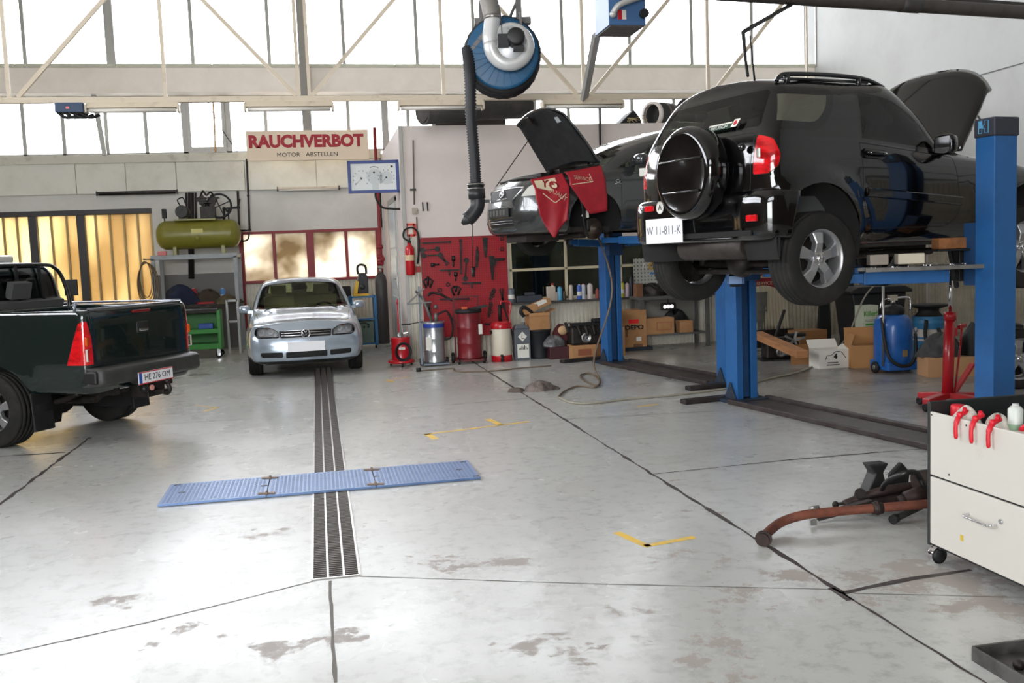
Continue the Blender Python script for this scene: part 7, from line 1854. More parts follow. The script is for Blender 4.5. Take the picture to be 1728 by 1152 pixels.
m = MB(); a = onY(885, 500, YO - .12).x; m.box(-.20, .24, -.07, .07, 0, .11); m.box(-.05, .12, -.05, .05, .11, .16); o = m.build('tool_case', mat('dark_case', (58, 64, 74), .5), None, bevel=.012); o.location = (a + .06, YO - .10, zs_); tag(o, 'dark grey tool case lying on the office window ledge left of the pale jug', 'case')
# ------------------------------------------------------------------ clutter under and behind the black car
# boxes and the work bench right of the far lift post
g = gnd(1072, 592)
bx = carton('cardboard_box', 'large cardboard box with bright red sticker right of the far lift post', g + Vector((0, .25, .06)), .05, .22, .20, .62)
m = MB(); m.box(-.10, .08, -.208, -.204, .40, .47); m.build('red_sticker', mat('bright_red_sticker', (236, 40, 40), .5), bx)
text_mesh('DEPO', .10, 'print', M_ink, bx, (.0, -.206, .33), (PI / 2, 0, 0), .001, bold=.004, sx=1.3)
m = MB(); m.box(.03, .12, -.208, -.204, .10, .17); m.build('label', M_paper, bx)
m = MB(); m.box(-.02, .14, -.207, -.203, .0, .05); m.box(-.16, -.12, -.207, -.203, .18, .32); m.build('print_bar', mat('brown_print2', (120, 82, 54), .7), bx)
g2 = gnd(1050, 600)
carton('cardboard_box', 'narrow cardboard box close against the right side of the far lift post', g2 + Vector((-.02, .2, .0)), .0, .09, .14, .46, (), mat('pale_cardboard', (190, 146, 104), .85))
carton('cardboard_box', 'tall flat cardboard box standing behind the box with the red sticker', g2 + Vector((.0, .52, .0)), .0, .16, .10, .68)
m = MB(); m.box(-.28, .30, -.20, .28, 0, .058); o = m.build('pallet', mat('dark_pallet', (34, 44, 56), .7), None, bevel=.006); o.location = g + Vector((.02, .22, 0)); tag(o, 'low dark pallet under the cardboard box with the red sticker', 'pallet')
ga, gb = gnd(1108, 596), gnd(1216, 585)
wb = thing('work_bench', 'dark grey steel work bench against the office wall behind the black car', 'work bench', (ga.x, YO - .68, 0))
wl = 1.25; M_bench = mat('bench_grey', (88, 88, 84), .6, noise=((64, 62, 60), 5, .45, .75))
m = MB(); m.box(-.06, wl, -.06, .58, .84, .89); m.build('bench_top', M_bench, wb, bevel=.006)
for x in (0, wl - .08):
    for y in (0, .5):
        m = MB(); m.box(x - .03, x + .03, y - .03, y + .03, 0, .84); m.build('leg', M_bench, wb)
m = MB(); m.box(0, wl - .08, 0, .5, .22, .25); m.build('shelf', M_bench, wb)
m = MB(); m.box(0, wl - .08, .48, .50, .25, .84); m.build('back_panel', mat('bench_back', (120, 118, 112), .7), wb)
cbx = carton('cardboard_box', 'wide cardboard box with faded brown stamp on the shelf of the work bench', (ga.x + .32, YO - .50, .25), .0, .25, .16, .27)
m = MB(); m.box(-.06, .20, -.166, -.162, .06, .20); q = m.build('stamp', mat('stamp_brown', (150, 84, 60), .7), cbx)
m = MB(); m.box(-.05, .19, -.168, -.165, .07, .19); m.build('stamp_field', M_card, q)
carton('cardboard_box', 'small cardboard box at the right end of the work bench shelf', (ga.x + .80, YO - .52, .25), .1, .11, .12, .20)
blob('black_bundle', 'black bundle behind the boxes on the work bench shelf', 'bundle', ga.x + .74, YO - .32, .25, .24, .12, .34, M_black, 21)
lp = thing('work_lamp', 'lit work lamp with three bright spots under the work bench top', 'lamp', (onY(1128, 517, YO - .36).x, YO - .36, onY(1128, 517, YO - .36).z))
m = MB(); m.box(-.13, .13, .0, .05, -.06, .06); m.build('housing', M_dark, lp, bevel=.01)
M_glow = mat('lamp_glow', (255, 250, 240), .4, emit=9.0)
for k in (-1, 0, 1):
    m = MB(); m.at((k * .062, -.003, 0)); m.lathe([(.028, 0), (.022, -.006), (.001, -.008)], 16, 'Y'); m.build('spot', M_glow, lp)
m = MB(); m.cyl((0, .03, .06), (0, .03, .84 - lp.location.z), .008, n=6); m.build('cord', M_black, lp)
blob('dark_parts', 'heap of dark parts and rags on top of the work bench', 'heap', ga.x + .25, YO - .45, .89, .26, .16, .20, M_grease, 22)
carton('cardboard_box', 'small brown box on the left end of the work bench top', (ga.x + .0, YO - .5, .89), .0, .05, .09, .22, (), mat('dark_cardboard', (122, 84, 58), .85))
blob('brown_parts', 'brown lump of old parts in the middle of the work bench top', 'heap', ga.x + .72, YO - .40, .89, .16, .14, .10, mat('brown_parts', (112, 84, 62), .8), 23)
a = onY(1071, 436, YO - .10); b = onY(1112, 478, YO - .10)
pgb = thing('perforated_board', 'grey perforated board with a yellow disc hanging behind the rear wheel of the black car', 'board', ((a.x + b.x) / 2 + .06, YO - .08, (a.z + b.z) / 2))
hw2, hh2 = (b.x - a.x) / 2 + .08, (a.z - b.z) / 2
m = MB(); m.box(-hw2, hw2, -.008, .008, -hh2, hh2); m.build('board', perf('grey_pegboard', (176, 176, 168), (90, 88, 84), 16), pgb, bevel=.003)
m = MB(); m.at((.03, -.012, .08)); m.lathe([(.07, 0), (.07, -.012), (.03, -.014), (.028, .0)], 6, 'Y', sharp=True); m.build('yellow_disc', mat('ochre_disc', (176, 144, 70), .5), pgb)
m = MB(); m.tube([(-.10, -.012, .14), (-.14, -.012, .02), (-.07, -.012, .02), (-.10, -.012, .14)], .006, 5); m.build('white_hook', M_paper, pgb)
m = MB(); m.box(.0, .08, -.02, -.008, -.06, -.03); m.build('blue_clip', mat('clip_blue', (60, 120, 180), .4), pgb)
# banner, drum, engine and sheets between the near post and the rear wheel
Yw = YO - .06
a = onY(1268, 446, Yw); b = onY(1306, 496, Yw)
bn = thing('red_banner', 'dark red and cream banner hanging on the ribbed wall right of the near lift post', 'banner', (a.x, Yw, b.z - .15))
hgt = a.z - b.z + .15; wd = b.x - a.x + .02
m = MB(); m.grid(lambda u, v: (u * wd, -.012 * math.sin(u * 9), v * hgt), 12, 6); m.build('cloth', mat('banner_red', (130, 26, 36), .8), bn, solid=.004)
m = MB(); m.grid(lambda u, v: (u * wd, -.012 * math.sin(u * 9) - .006, hgt * (.64 + .32 * v)), 12, 3); q = m.build('cream_field', mat('banner_cream', (196, 176, 146), .8), bn)
text_mesh('OTA', .19, 'banner_lettering', mat('banner_red', (130, 26, 36), .8), bn, (wd * .62, -.026, hgt * .79), (PI / 2, 0, 0), .001, bold=.006)
text_mesh('SERVICE', .085, 'banner_lettering', MATS['banner_cream'], bn, (wd * .52, -.024, hgt * .50), (PI / 2, 0, 0), .001)
g = gnd(1292, 588)
t = thing('grey_drum', 'grey drum standing half hidden behind the near lift post', 'drum', g + Vector((0, .45, 0))); drumlike(t, .27, .92, mat('drum_grey', (112, 110, 104), .5, noise=((84, 82, 78), 5, .45, .75)), (.33, .66))
g = gnd(1322, 608)
en = thing('engine', 'bare metal engine with silver covers on the floor right of the near lift post', 'engine', g + Vector((.05, .18, .02)), -.15)
engine(en, .85)
m = MB(); m.at((.05, -.155, .14)); m.lathe([(.09, .0), (.10, -.03), (.07, -.05), (.03, -.04), (.001, -.05)], 20, 'Y')
for a_ in (.3, 1.4, 2.6, 3.9, 5.1): m.bar((.05, -.155, .14), (.05 + .16 * math.cos(a_), -.16, .14 + .13 * math.sin(a_)), .035, .03)
m.build('timing_cover', mat('cast_aluminium', (150, 150, 148), .45, .6, noise=((104, 102, 100), 9, .45, .7)), en)
m = MB(); m.box(-.34, .32, -.22, .20, -.02, 0); m.build('skid', M_dark, en)
a = gnd(1283, 575, .36); b = gnd(1362, 598, .30)
m = MB(); m.bar(Vector((a.x, a.y + .1, .44)), Vector((b.x, b.y + .12, .29)), .16, .09); tag(m.build('wooden_beam', mat('pale_beam_wood', (186, 132, 88), .7, noise=((150, 100, 62), 3, .4, .7), scale=(1, 1, 8)), None, bevel=.005), 'pale wooden beam lying slanted across the bare engine', 'beam')
m = MB()
p0 = gnd(1300, 592) + Vector((0, .55, 0))
def sheet(u, v):
    return (p0.x + u * .62, p0.y + .06 * v + .012 * math.sin(u * 2 * PI * 11), .28 + v * (.74 - .10 * (u - .3) ** 2 * 4) * (1 - .25 * max(0, u - .75) * 4 * (1 - v)))
m.grid(sheet, 88, 6); tag(m.build('corrugated_sheet', mat('pale_corrugated', (190, 180, 156), .6), None, solid=.004), 'loose pale corrugated sheet leaning behind the bare engine', 'sheet')
m = MB(); m.box(-.35, .35, -.1, .1, 0, .29); o = m.build('low_rack', M_grease, None); o.location = (p0.x + .33, p0.y + .06, 0); tag(o, 'low dark box carrying the loose corrugated sheet', 'box')
m = MB(); p = gnd(1330, 565, .5); m.bar((p.x, p.y + .35, .46), (p.x + .17, p.y + .42, .80), .03); tag(m.build('lever', M_dark), 'black lever bar leaning up behind the wooden beam', 'lever')
g = gnd(1354, 615)
m = MB(); m.at((g.x + .02, g.y + .02, 0), rz=-.12, rx=-.10); m.box(-.17, .17, 0, .006, 0, .28); tag(m.build('cardboard_sheet', mat('cardboard_brown', (150, 106, 64), .85)), 'upright brown cardboard flap left of the white printed box', 'cardboard')
g = gnd(1402, 621)
wbx = carton('white_box', 'open white box with black car outline and figure 4 in front of the cardboard', g + Vector((.05, .14, 0)), -.05, .21, .15, .25, (('B', .9, .14), ('R', .5, .08)), mat('white_carton', (226, 222, 212), .7))
text_mesh('4', .085, 'print', M_ink, wbx, (.02, -.155, .155), (PI / 2, 0, 0), .001, bold=.006)
m = MB(); m.tube(smooth_path([(-.12, -.154, .12), (-.10, -.154, .17), (-.04, -.154, .175), (.02, -.154, .22), (.10, -.154, .215), (.14, -.154, .17), (.17, -.154, .13)], 5), .0045, 5); m.build('car_outline', M_ink, wbx)
for z, w_ in ((.075, .09), (.045, .11)):
    m = MB(); m.box(-.05 - w_ / 2, -.03 + w_, -.1545, -.152, z - .008, z + .008); m.build('print_line', mat('grey_print', (110, 106, 100), .7), wbx)
g = gnd(1448, 626)
lc = carton('cardboard_box', 'long flat open cardboard box leaning behind the white printed box', g + Vector((.34, .40, 0)), -.28, .22, .16, .30, (('L', 1.9, .16), ('B', 1.4, .22), ('R', .2, .06)), mat('cardboard_ochre', (176, 128, 80), .85))
carton('cardboard_box', 'plain cardboard box behind the white printed box', gnd(1390, 600) + Vector((-.02, .45, 0)), .1, .24, .16, .36, (), mat('cardboard_brown', (150, 106, 64), .85))
m = MB(); p = gnd(1422, 590); m.prism([(p.x - .10, .0), (p.x + .16, .0), (p.x + .13, .75), (p.x - .02, .82)], p.y + .6, p.y + .66, 'Y'); tag(m.build('dark_board', M_black), 'black panel leaning on the ribbed wall above the cardboard', 'panel')
m = MB(); p = gnd(1405, 585); m.grid(lambda u, v: (p.x - .03 + .14 * u, YO - .04 + .015 * math.sin(u * 12), .55 + .45 * v - .1 * u * v), 8, 6); tag(m.build('red_rag', mat('crimson_cloth', (132, 22, 44), .9), None, solid=.006), 'crimson rag hanging on the ribbed wall behind the rear wheel', 'rag')
# bin with green printed box in front
g = gnd(1492, 602)
wbn = thing('wheelie_bin', 'black wheeled bin with wide lid behind the blue oil drainer', 'bin', g + Vector((.12, .55, 0)), -.1)
m = MB(); m.prism([(-.30, 0), (.30, 0), (.42, .92), (-.42, .92)], -.30, .34, 'Y'); m.build('bin_body', M_bbin, wbn, bevel=.02)
m = MB(); m.prism([(-.47, .92), (.47, .92), (.47, .96), (.36, 1.02), (-.36, 1.02), (-.47, .96)], -.38, .38, 'Y'); m.build('lid', M_bbin, wbn, bevel=.015)
m = MB(); m.cyl((-.36, .41, .97), (.36, .41, .97), .025, n=10); m.build('handle', M_bbin, wbn)
for s_ in (-1, 1): small_wheel(wbn, (s_ * .26, .34, .10), .10, .05)
gx_ = gnd(1467, 604)
b1_ = thing('printed_box', 'white box with black print, lower of the two in front of the black bin', 'box', gx_ + Vector((.02, .10, 0)), -.05)
m = MB(); m.box(-.11, .11, -.10, .10, 0, .40); m.build('carton', mat('white_carton', (226, 222, 212), .7), b1_)
m = MB(); m.box(-.06, .0, -.104, -.10, .30, .35)
for k in range(4): m.box(-.08, .08 - .02 * (k % 2), -.104, -.10, .10 + .045 * k, .125 + .045 * k)
m.build('print', M_ink, b1_)
b2_ = thing('printed_box', 'white box with green lettering, upper of the two in front of the black bin', 'box', gx_ + Vector((.02, .10, .402)), -.02)
m = MB(); m.box(-.12, .12, -.11, .11, 0, .36); m.build('carton', mat('pale_green_white', (206, 212, 190), .7), b2_)
M_grn = mat('print_green', (84, 160, 60), .6)
text_mesh('Killer!', .10, 'green_lettering', M_grn, b2_, (.0, -.1125, .24), (PI / 2, 0, 0), .001, bold=.002, sx=.9)
m = MB(); m.box(-.08, .10, -.114, -.111, .075, .10); m.build('green_bar', M_grn, b2_)
m = MB()
for z in (.135, .155, .055): m.box(-.09, .09, -.1135, -.111, z - .003, z + .003)
m.build('print_line', mat('grey_print', (110, 106, 100), .7), b2_)
# blue oil drainer
g = gnd(1516, 630)
od = thing('oil_drainer', 'blue rounded oil drainer tank on wheels with black hose loop', 'oil drainer', g + Vector((.03, .16, 0)))
M_otk = mat('drainer_blue', (28, 92, 168), .35, coat=.2, noise=((22, 72, 136), 5, .5, .8))
m = MB(); m.lathe([(.001, .06), (.21, .06), (.235, .10), (.235, .60), (.22, .68), (.17, .73), (.10, .75), (.001, .755)], 36); m.build('tank', M_otk, od)
m = MB(); m.box(-.21, .21, -.22, .20, .04, .16); m.build('skid_base', M_otk, od, bevel=.02)
m = MB(); m.lathe([(.13, .74), (.14, .78), (.14, .82), (.09, .86), (.001, .87)], 24); m.build('top_funnel', M_black, od)
m = MB(); m.cyl((0, 0, .86), (0, 0, .95), .03, n=10); m.box(-.06, .05, -.03, .03, .92, .99); m.tube(smooth_path([(.05, 0, .95), (.20, 0, .95), (.24, -.01, .91), (.235, -.01, .78)], 5), .013, 8); m.tube(smooth_path([(-.05, 0, .95), (-.15, 0, .92), (-.18, .0, .82)], 5), .008, 6); m.build('valve', M_chrome, od)
m = MB(); m.tube(smooth_path([(-.22, -.10, .72), (-.225, -.16, .45), (-.20, -.23, .22), (-.09, -.27, .12), (.06, -.27, .12), (.16, -.24, .24), (.17, -.22, .50)], 7), .022, 10); m.build('hose', M_black, od)
m = MB(); m.cyl((.17, -.22, .50), (.17, -.22, .58), .018, n=10); m.cyl((.15, -.235, .54), (.19, -.235, .54), .012, n=8); m.build('nozzle', M_steel, od)
m = MB(); m.cyl((-.215, -.12, .10), (-.215, -.12, 1.42), .018, n=10); m.build('rod', M_steel, od)
m = MB(); m.box(-.02, .05, -.239, -.232, .22, .30); m.build('worn_patch', mat('rust_patch', (132, 112, 76), .7), od)
for s_ in (-1, 1): small_wheel(od, (s_ * .24, .02, .075), .075, .04)
# second blue bucket with black funnel lid
g = gnd(1580, 606)
bk = thing('waste_oil_bucket', 'blue bucket with black lid and black hose right of the oil drainer', 'bucket', g + Vector((.02, .2, 0)))
drumlike(bk, .21, .60, mat('bucket_blue', (52, 118, 164), .4, noise=((44, 96, 134), 5, .5, .8)), (.5, .85), name='bucket')
m = MB(); m.lathe([(.19, .60), (.14, .66), (.14, .70), (.26, .74), (.27, .76), (.001, .755)], 28); m.build('lid', M_black, bk)
m = MB(); m.tube(smooth_path([(-.14, -.15, .55), (-.20, -.22, .30), (-.10, -.27, .08), (.02, -.26, .22), (.0, -.22, .44)], 6), .026, 10); m.build('hose', M_black, bk)
m = MB(); m.lathe([(.2125, .26), (.2125, .42)], 28); m.build('label_band', mat('pale_band', (186, 180, 172), .6), bk)
# red hydraulic transmission jack
g = gnd(1596, 690)
jk = thing('transmission_jack', 'tall red hydraulic jack with chrome ram standing under the blue lift arm', 'jack', g + Vector((.06, .06, 0)), .1)
M_jr = mat('jack_red', (172, 20, 30), .35, coat=.3)
m = MB(); m.cyl((0, 0, .10), (.03, 0, .92), .055, .05, 20); m.cyl((.03, 0, .88), (.032, 0, .96), .058, n=20); m.build('cylinder', M_jr, jk)
m = MB(); m.cyl((.03, 0, .94), (.045, 0, 1.42), .019, n=12); m.build('ram', M_chrome, jk)
m = MB()
for a_, l_ in ((PI + .25, .34), (-.05, .34), (PI / 2 + .3, .3), (-PI / 2 + .6, .26)): m.bar((0, 0, .13), (l_ * math.cos(a_), l_ * math.sin(a_), .10), .085, .06)
m.build('foot', M_jr, jk, bevel=.006)
for a_, l_ in ((PI + .25, .34), (-.05, .34), (PI / 2 + .3, .3), (-PI / 2 + .6, .26)): small_wheel(jk, (l_ * math.cos(a_), l_ * math.sin(a_), .04), .04, .03, 'castor', hub=False)
m = MB(); m.bar((.08, .0, .14), (.40, .10, .40), .05, .03); m.build('pedal_arm', M_jr, jk)
m = MB(); m.cyl((.06, -.03, .14), (.14, -.02, .62), .010, n=8); m.cyl((.14, -.02, .62), (.16, -.02, .82), .010, n=8); m.cyl((.12, -.02, .80), (.20, -.02, .82), .022, n=10); m.build('release_rod', M_jr, jk)
m = MB(); m.tube(smooth_path([(.05, 0, 1.40), (-.02, -.03, 1.36), (.02, -.05, 1.30), (.14, -.03, 1.31), (.15, 0, 1.40)], 5), .006, 6); m.build('wire_loop', M_dark, jk)
m = MB(); m.box(.04, .09, -.04, .04, .72, .80); m.build('lug', M_jr, jk)
g = gnd(1625, 640)
carton('cardboard_box', 'long pale wooden coloured box on the floor behind the red jack', g + Vector((.15, .40, 0)), -.25, .36, .18, .24, (), mat('pale_cardboard', (190, 146, 104), .85))
blob('grey_rag', 'grey rag heap on the long box behind the red jack', 'rag', g.x + .02, g.y + .42, .24, .26, .16, .26, mat('grey_rag', (74, 74, 74), .95, noise=((50, 50, 50), 6, .4, .7)), 31)
blob('black_bag', 'black bag at the right end of the long box beside the near lift post', 'bag', g.x + .38, g.y + .34, .24, .13, .12, .36, M_black, 32)
# spare wheel on the floor at the right edge
g = gnd(1735, 660)
sw = thing('loose_wheel', 'loose car wheel with silver alloy rim standing at the right edge behind the lift post', 'wheel', g + Vector((.05, .25, 0)), 0)
tw = make_wheel(sw, (0, 0, .335), .335, .21, .23, -1, 5); tw.rotation_euler = (0, 0, PI - .25)
blob('dark_rag', 'dark brown rag lying on top of the loose wheel at the right edge', 'rag', g.x - .02, g.y + .25, .665, .12, .10, .06, M_grease, 33)
sh = thing('wall_shelf', 'thin dark wall shelf high on the right wall beside the near lift post', 'shelf', onX(1722, 121 + 0, XR - .2) if False else Vector((XR - .22, onX(1722, 418, XR - .22).y, onX(1722, 418, XR - .22).z)))
m = MB(); m.box(-.10, .22, -.9, .9, -.02, .02); m.build('shelf_board', M_dark, sh)
can('red_white_can', 'red and white can standing on the wall shelf at the right edge', 'can', sh.location.x, sh.location.y + .05, sh.location.z + .021, .09, .26, (176, 40, 44), (220, 218, 214), 'can')
# blue trolley, tool case and gas bottle behind the silver car
g = gnd(632, 572)
bt = thing('blue_trolley', 'blue steel trolley behind the right side of the silver car', 'trolley', (onY(617, 560, 18.6).x - .02, 18.6, 0))
M_btr = mat('trolley_blue', (40, 112, 162), .45)
for x in (-.24, .22):
    m = MB(); m.box(x - .03, x + .03, -.2, .2, .06, 1.02); m.build('side_panel', M_btr, bt, bevel=.006)
for z in (.08, .55, .98):
    m = MB(); m.box(-.24, .22, -.2, .2, z, z + .03); m.build('shelf', M_btr, bt)
for x in (-.2, .2): small_wheel(bt, (x, -.14, .03), .03, .03, 'castor', hub=False)
q = thing('welding_unit', 'green grey metal unit on the lower shelf of the blue trolley', 'machine', bt.location + Vector((-.01, -.04, .11)))
m = MB(); m.box(-.18, .18, -.15, .15, 0, .42); m.build('case', mat('unit_green_grey', (104, 124, 112), .5), q, bevel=.01)
m = MB()
for k in range(3): m.cyl((-.08 + k * .08, -.15, .31), (-.08 + k * .08, -.17, .31), .02, n=12)
m.tube(smooth_path([(-.10, -.15, .36), (0, -.2, .40), (.10, -.15, .34)], 4), .01, 6); m.build('knob', M_black, q)
q = thing('vacuum_cleaner', 'black and yellow machine with loop handle on top of the blue trolley', 'vacuum', bt.location + Vector((.0, -.02, 1.011)))
m = MB(); m.box(-.18, .12, -.14, .14, 0, .05); m.prism([(-.18, .05), (-.10, .05), (-.06, .28), (-.11, .30)], -.14, .14, 'Y'); m.build('yellow_shell', mat('tool_yellow', (222, 176, 40), .45), q, bevel=.008)
m = MB(); m.prism([(-.09, .05), (.11, .05), (.11, .36), (.07, .44), (-.06, .44), (-.08, .30)], -.13, .13, 'Y'); m.at((.0, -.14, .18)); m.lathe([(.05, 0), (.05, -.02), (.001, -.02)], 16, 'Y'); m.build('body', M_dark, q, bevel=.015)
m = MB(); m.tube(smooth_path([(-.07, 0, .42), (-.07, 0, .56), (0, 0, .60), (.08, 0, .56), (.09, 0, .42)], 5), .022, 8); m.build('handle', M_black, q)
m = MB(); m.box(-.16, .02, -.08, .08, 0, .20); o = m.build('black_case', M_black, None, bevel=.02); o.location = bt.location + Vector((-.24, .06, 1.011)); tag(o, 'black case left of the black and yellow machine on the blue trolley', 'case')
gx2 = onY(645, 520, 19.4)
gb = thing('gas_bottle', 'tall dark gas bottle beside the red window frame', 'gas bottle', (gx2.x, 19.4, 0))
m = MB(); m.lathe([(.001, 0), (.115, 0), (.12, .01), (.12, 1.25), (.10, 1.36), (.05, 1.43), (.001, 1.44)], 24); m.build('bottle', mat('bottle_dark', (64, 58, 58), .5), gb)
m = MB(); m.cyl((0, 0, 1.43), (0, 0, 1.52), .03, n=10); m.cyl((-.06, 0, 1.54), (.06, 0, 1.54), .03, n=10); m.build('valve', M_steel, gb)
m = MB(); a = onY(641, 300, 19.85); a.x -= .06; m.tube([(a.x, 19.85, 0), (a.x, 19.85, onY(638, 215, 19.85).z)], .035, 10)
for z in (1.62, 1.75, 1.95): m.cyl((a.x - .09, 19.82, z), (a.x + .05, 19.82, z), .04, n=10)
m.sphere((a.x + .02, 19.8, 1.70), .06, 8); tag(m.build('red_pipe', M_redframe), 'red upright pipe with valves beside the red window frame', 'pipe')
# hanging display with two dials
Yd = 16.35; a = onY(585, 273, Yd); b = onY(675, 323, Yd)
dp = thing('dial_display', 'white display with two dials in a blue frame above the silver car', 'display', ((a.x + b.x) / 2, Yd, (a.z + b.z) / 2), math.radians(-2))
dw, dh = (b.x - a.x) / 2 - .01, (a.z - b.z) / 2 + .01
m = MB(); m.box(-dw, dw, .0, .10, -dh, dh); m.build('housing', M_darkblue, dp, bevel=.008)
m = MB(); t_ = .045
for s_ in (-1, 1): m.box(s_ * (dw - t_ / 2) - t_ / 2, s_ * (dw - t_ / 2) + t_ / 2, -.025, .0, -dh, dh); m.box(-dw, dw, -.025, .0, s_ * (dh - t_ / 2) - t_ / 2, s_ * (dh - t_ / 2) + t_ / 2)
m.build('frame', M_darkblue, dp, bevel=.006)
m = MB(); m.box(-dw + t_, dw - t_, -.008, -.002, -dh + t_, dh - t_); fa_ = m.build('face', mat('dial_face', (216, 220, 218), .35), dp)
m = MB(); m.at((.02, -.010, 0)); m.box(-.05, .06, -.001, .001, -dh + t_, .0); m.lathe([(.001, 0), (.13, 0)], 28, 'Y'); m.at((.21, -.010, -.02)); m.lathe([(.001, 0), (.11, 0)], 28, 'Y'); m.build('grey_field', mat('dial_grey', (196, 202, 202), .4), fa_)
for cx, cz in ((-.205, -.02), (.21, -.015)):
    m = MB()
    for k in range(10):
        an = math.radians(225 - 30 * k); p = Vector((cx + .135 * math.cos(an), -.012, cz + .125 * math.sin(an))); m.cbox(p, (.014, .003, .018))
    m.build('scale_mark', mat('faint_mark', (120, 126, 130), .6), fa_)
    m = MB(); m.bar((cx, -.013, cz), (cx - .10, -.013, cz - .11), .007, .003); m.cyl((cx, -.01, cz), (cx, -.018, cz), .014, n=12); m.build('needle', M_ink, fa_)
m = MB(); m.cyl((.01, -.01, .07), (.01, -.018, .07), .016, n=12); m.tube([(.01 + .12 * math.cos(math.radians(x)), -.011, .05 + .12 * math.sin(math.radians(x))) for x in range(50, 125, 8)], .004, 5); m.box(.29, .33, -.012, -.009, .15, .18); m.build('centre_dial', M_ink, fa_)
m = MB(); m.tube(smooth_path([(.02, .06, -dh), (.03, .06, -dh - .10), (.12, .08, -dh - .24), (.28, .10, -dh - .27), (1.46 - dp.location.x, .12, -dh - .28)], 7), .018, 8); m.bar((.3, .09, .0), (1.46 - dp.location.x, .12, .0), .05); m.build('cable', M_black, dp)

# machine and dark screen seen between the pickup cab and the sliding door
a = onY(137, 500, 16.0)
t = thing('silver_machine', 'silver rounded machine with two round lamps behind the pickup bed', 'machine', (a.x, 16.0, 0))
m = MB(); m.prism(rpoly([(-.22, 0), (.22, 0), (.26, 1.0), (.16, 1.22), (-.24, 1.24), (-.24, 1.0)], .05, 3), -.18, .18, 'Y'); m.build('housing', mat('silver_housing', (178, 182, 186), .35, .4), t, bevel=.03)
for x in (-.02, .12):
    m = MB(); m.at((x, -.19, 1.03)); m.lathe([(.06, .01), (.06, -.02), (.045, -.03), (.001, -.03)], 18, 'Y'); m.build('round_lamp', M_clear, t)
a = onY(120, 484, 16.6)
t = thing('dark_screen', 'dark flat screen on a stand between the pickup cab and the yellow door', 'screen', (a.x, 16.6, 0))
m = MB(); m.box(-.10, .10, -.02, .02, a.z - .14, a.z + .12); m.build('screen', M_dark, t, bevel=.006)
m = MB(); m.box(-.02, .02, -.02, .02, 0, a.z - .12); m.box(-.15, .15, -.12, .12, 0, .03); m.build('stand', M_grease, t)
# ------------------------------------------------------------------ foreground: drawer cart, exhaust parts, hoses, rags
ct = thing('drawer_cart', 'white two-drawer cart with black side panel on chrome castors at the right edge', 'cart', (3.095, 4.395, 0))
M_cw2 = mat('cart_white', (206, 202, 193), .45, noise=((178, 172, 160), 3.2, .62, .82))
M_cb = mat('cart_black', (34, 36, 36), .45)
CL = 1.45; CD = .62
m = MB(); m.box(-.012, CD, -.012, .010, .085, .85); m.box(-.012, CD, -CL - .01, -CL + .012, .085, .85); m.box(CD - .02, CD, -CL, 0, .085, .85); m.build('side_panel', M_cb, ct, bevel=.006)
m = MB(); m.box(.004, CD - .02, -CL, -.012, .085, .70); m.build('carcass', M_cb, ct)
m = MB(); m.box(-.012, .004, -CL + .012, -.016, .468, .80); d1 = m.build('upper_front', M_cw2, ct, bevel=.004)
m = MB()
for y, z in ((-.03, .785), (-.30, .775), (-.17, .50)): m.cyl((-.0125, y, z), (-.0145, y, z), .005, n=8)
m.build('screw', M_dark, d1)
m = MB(); m.box(-.012, .004, -CL + .012, -.016, .10, .458); d2 = m.build('lower_drawer', M_cw2, ct, bevel=.004)
m = MB(); m.tube(smooth_path([(-.012, -.32, .335), (-.045, -.325, .333), (-.05, -.36, .33), (-.05, -.47, .33), (-.045, -.51, .333), (-.012, -.515, .335)], 4), .007, 8); m.cyl((-.012, -.55, .36), (-.02, -.55, .36), .012, n=12); m.build('handle', M_chrome, d2)
m = MB(); m.cbox((-.0125, -.27, .20), (.002, .022, .03)); m.build('yellow_stain', mat('yellow_stain', (206, 176, 60), .6), d2)
for x in (.04, CD - .06):
    for y in (-.05, -CL + .06):
        m = MB(); m.at((x - .03, y + .0, .042)); m.lathe([(.001, -.022), (.030, -.02), (.042, -.008), (.042, .012), (.034, .022), (.001, .024)], 22, 'Y'); cc = m.build('castor', M_black, ct)
        m = MB(); m.at((x - .034, y, .046)); m.lathe([(.044, -.02), (.047, -.006), (.047, .014)], 22, 'Y'); m.box(.0, .03, -.015, .015, .03, .05); m.build('castor_hood', M_chrome, cc)
def on_cart(x, y, z): return ct.location + Vector((x, y, z))
M_clamp = mat('clamp_red', (206, 24, 42), .4)
for y, lab in ((-.24, 'red spring clamp on the cart edge, farthest from the camera'), (-.355, 'red spring clamp on the cart edge, second from its far corner'), (-.475, 'red spring clamp on the cart edge closest to the spray can')):
    t = thing('spring_clamp', lab, 'clamp', on_cart(-.004, y, .80), 0, 'red clamps on the cart edge')
    m = MB(); m.tube(smooth_path([(.05, .01, .03), (.0, .0, .012), (-.028, -.008, -.03), (-.03, -.012, -.10)], 5), [.012] * 5 + [.013] * 5 + [.010] * 5 + [.006], 8); m.build('jaw', M_clamp, t)
    m = MB(); m.tube([(.05, .01, .03), (.03, .008, .02), (.02, -.01, .05)], .011, 8); m.sphere((.0, 0, .018), .016, 8); m.build('grip', M_clamp, t)
M_wh = mat('dirty_white_cloth', (206, 200, 190), .9, noise=((150, 142, 130), 14, .45, .65))
blob('white_cloth', 'crumpled white cloth in the cart top beside the red tub', 'cloth', on_cart(.07, -.20, 0).x, on_cart(0, -.20, 0).y, .70, .06, .10, .135, M_wh, 41)
blob('white_cloth', 'crumpled white cloth in the cart top between the second and third red clamp', 'cloth', on_cart(.07, -.40, 0).x, on_cart(0, -.41, 0).y, .70, .06, .09, .13, M_wh, 42)
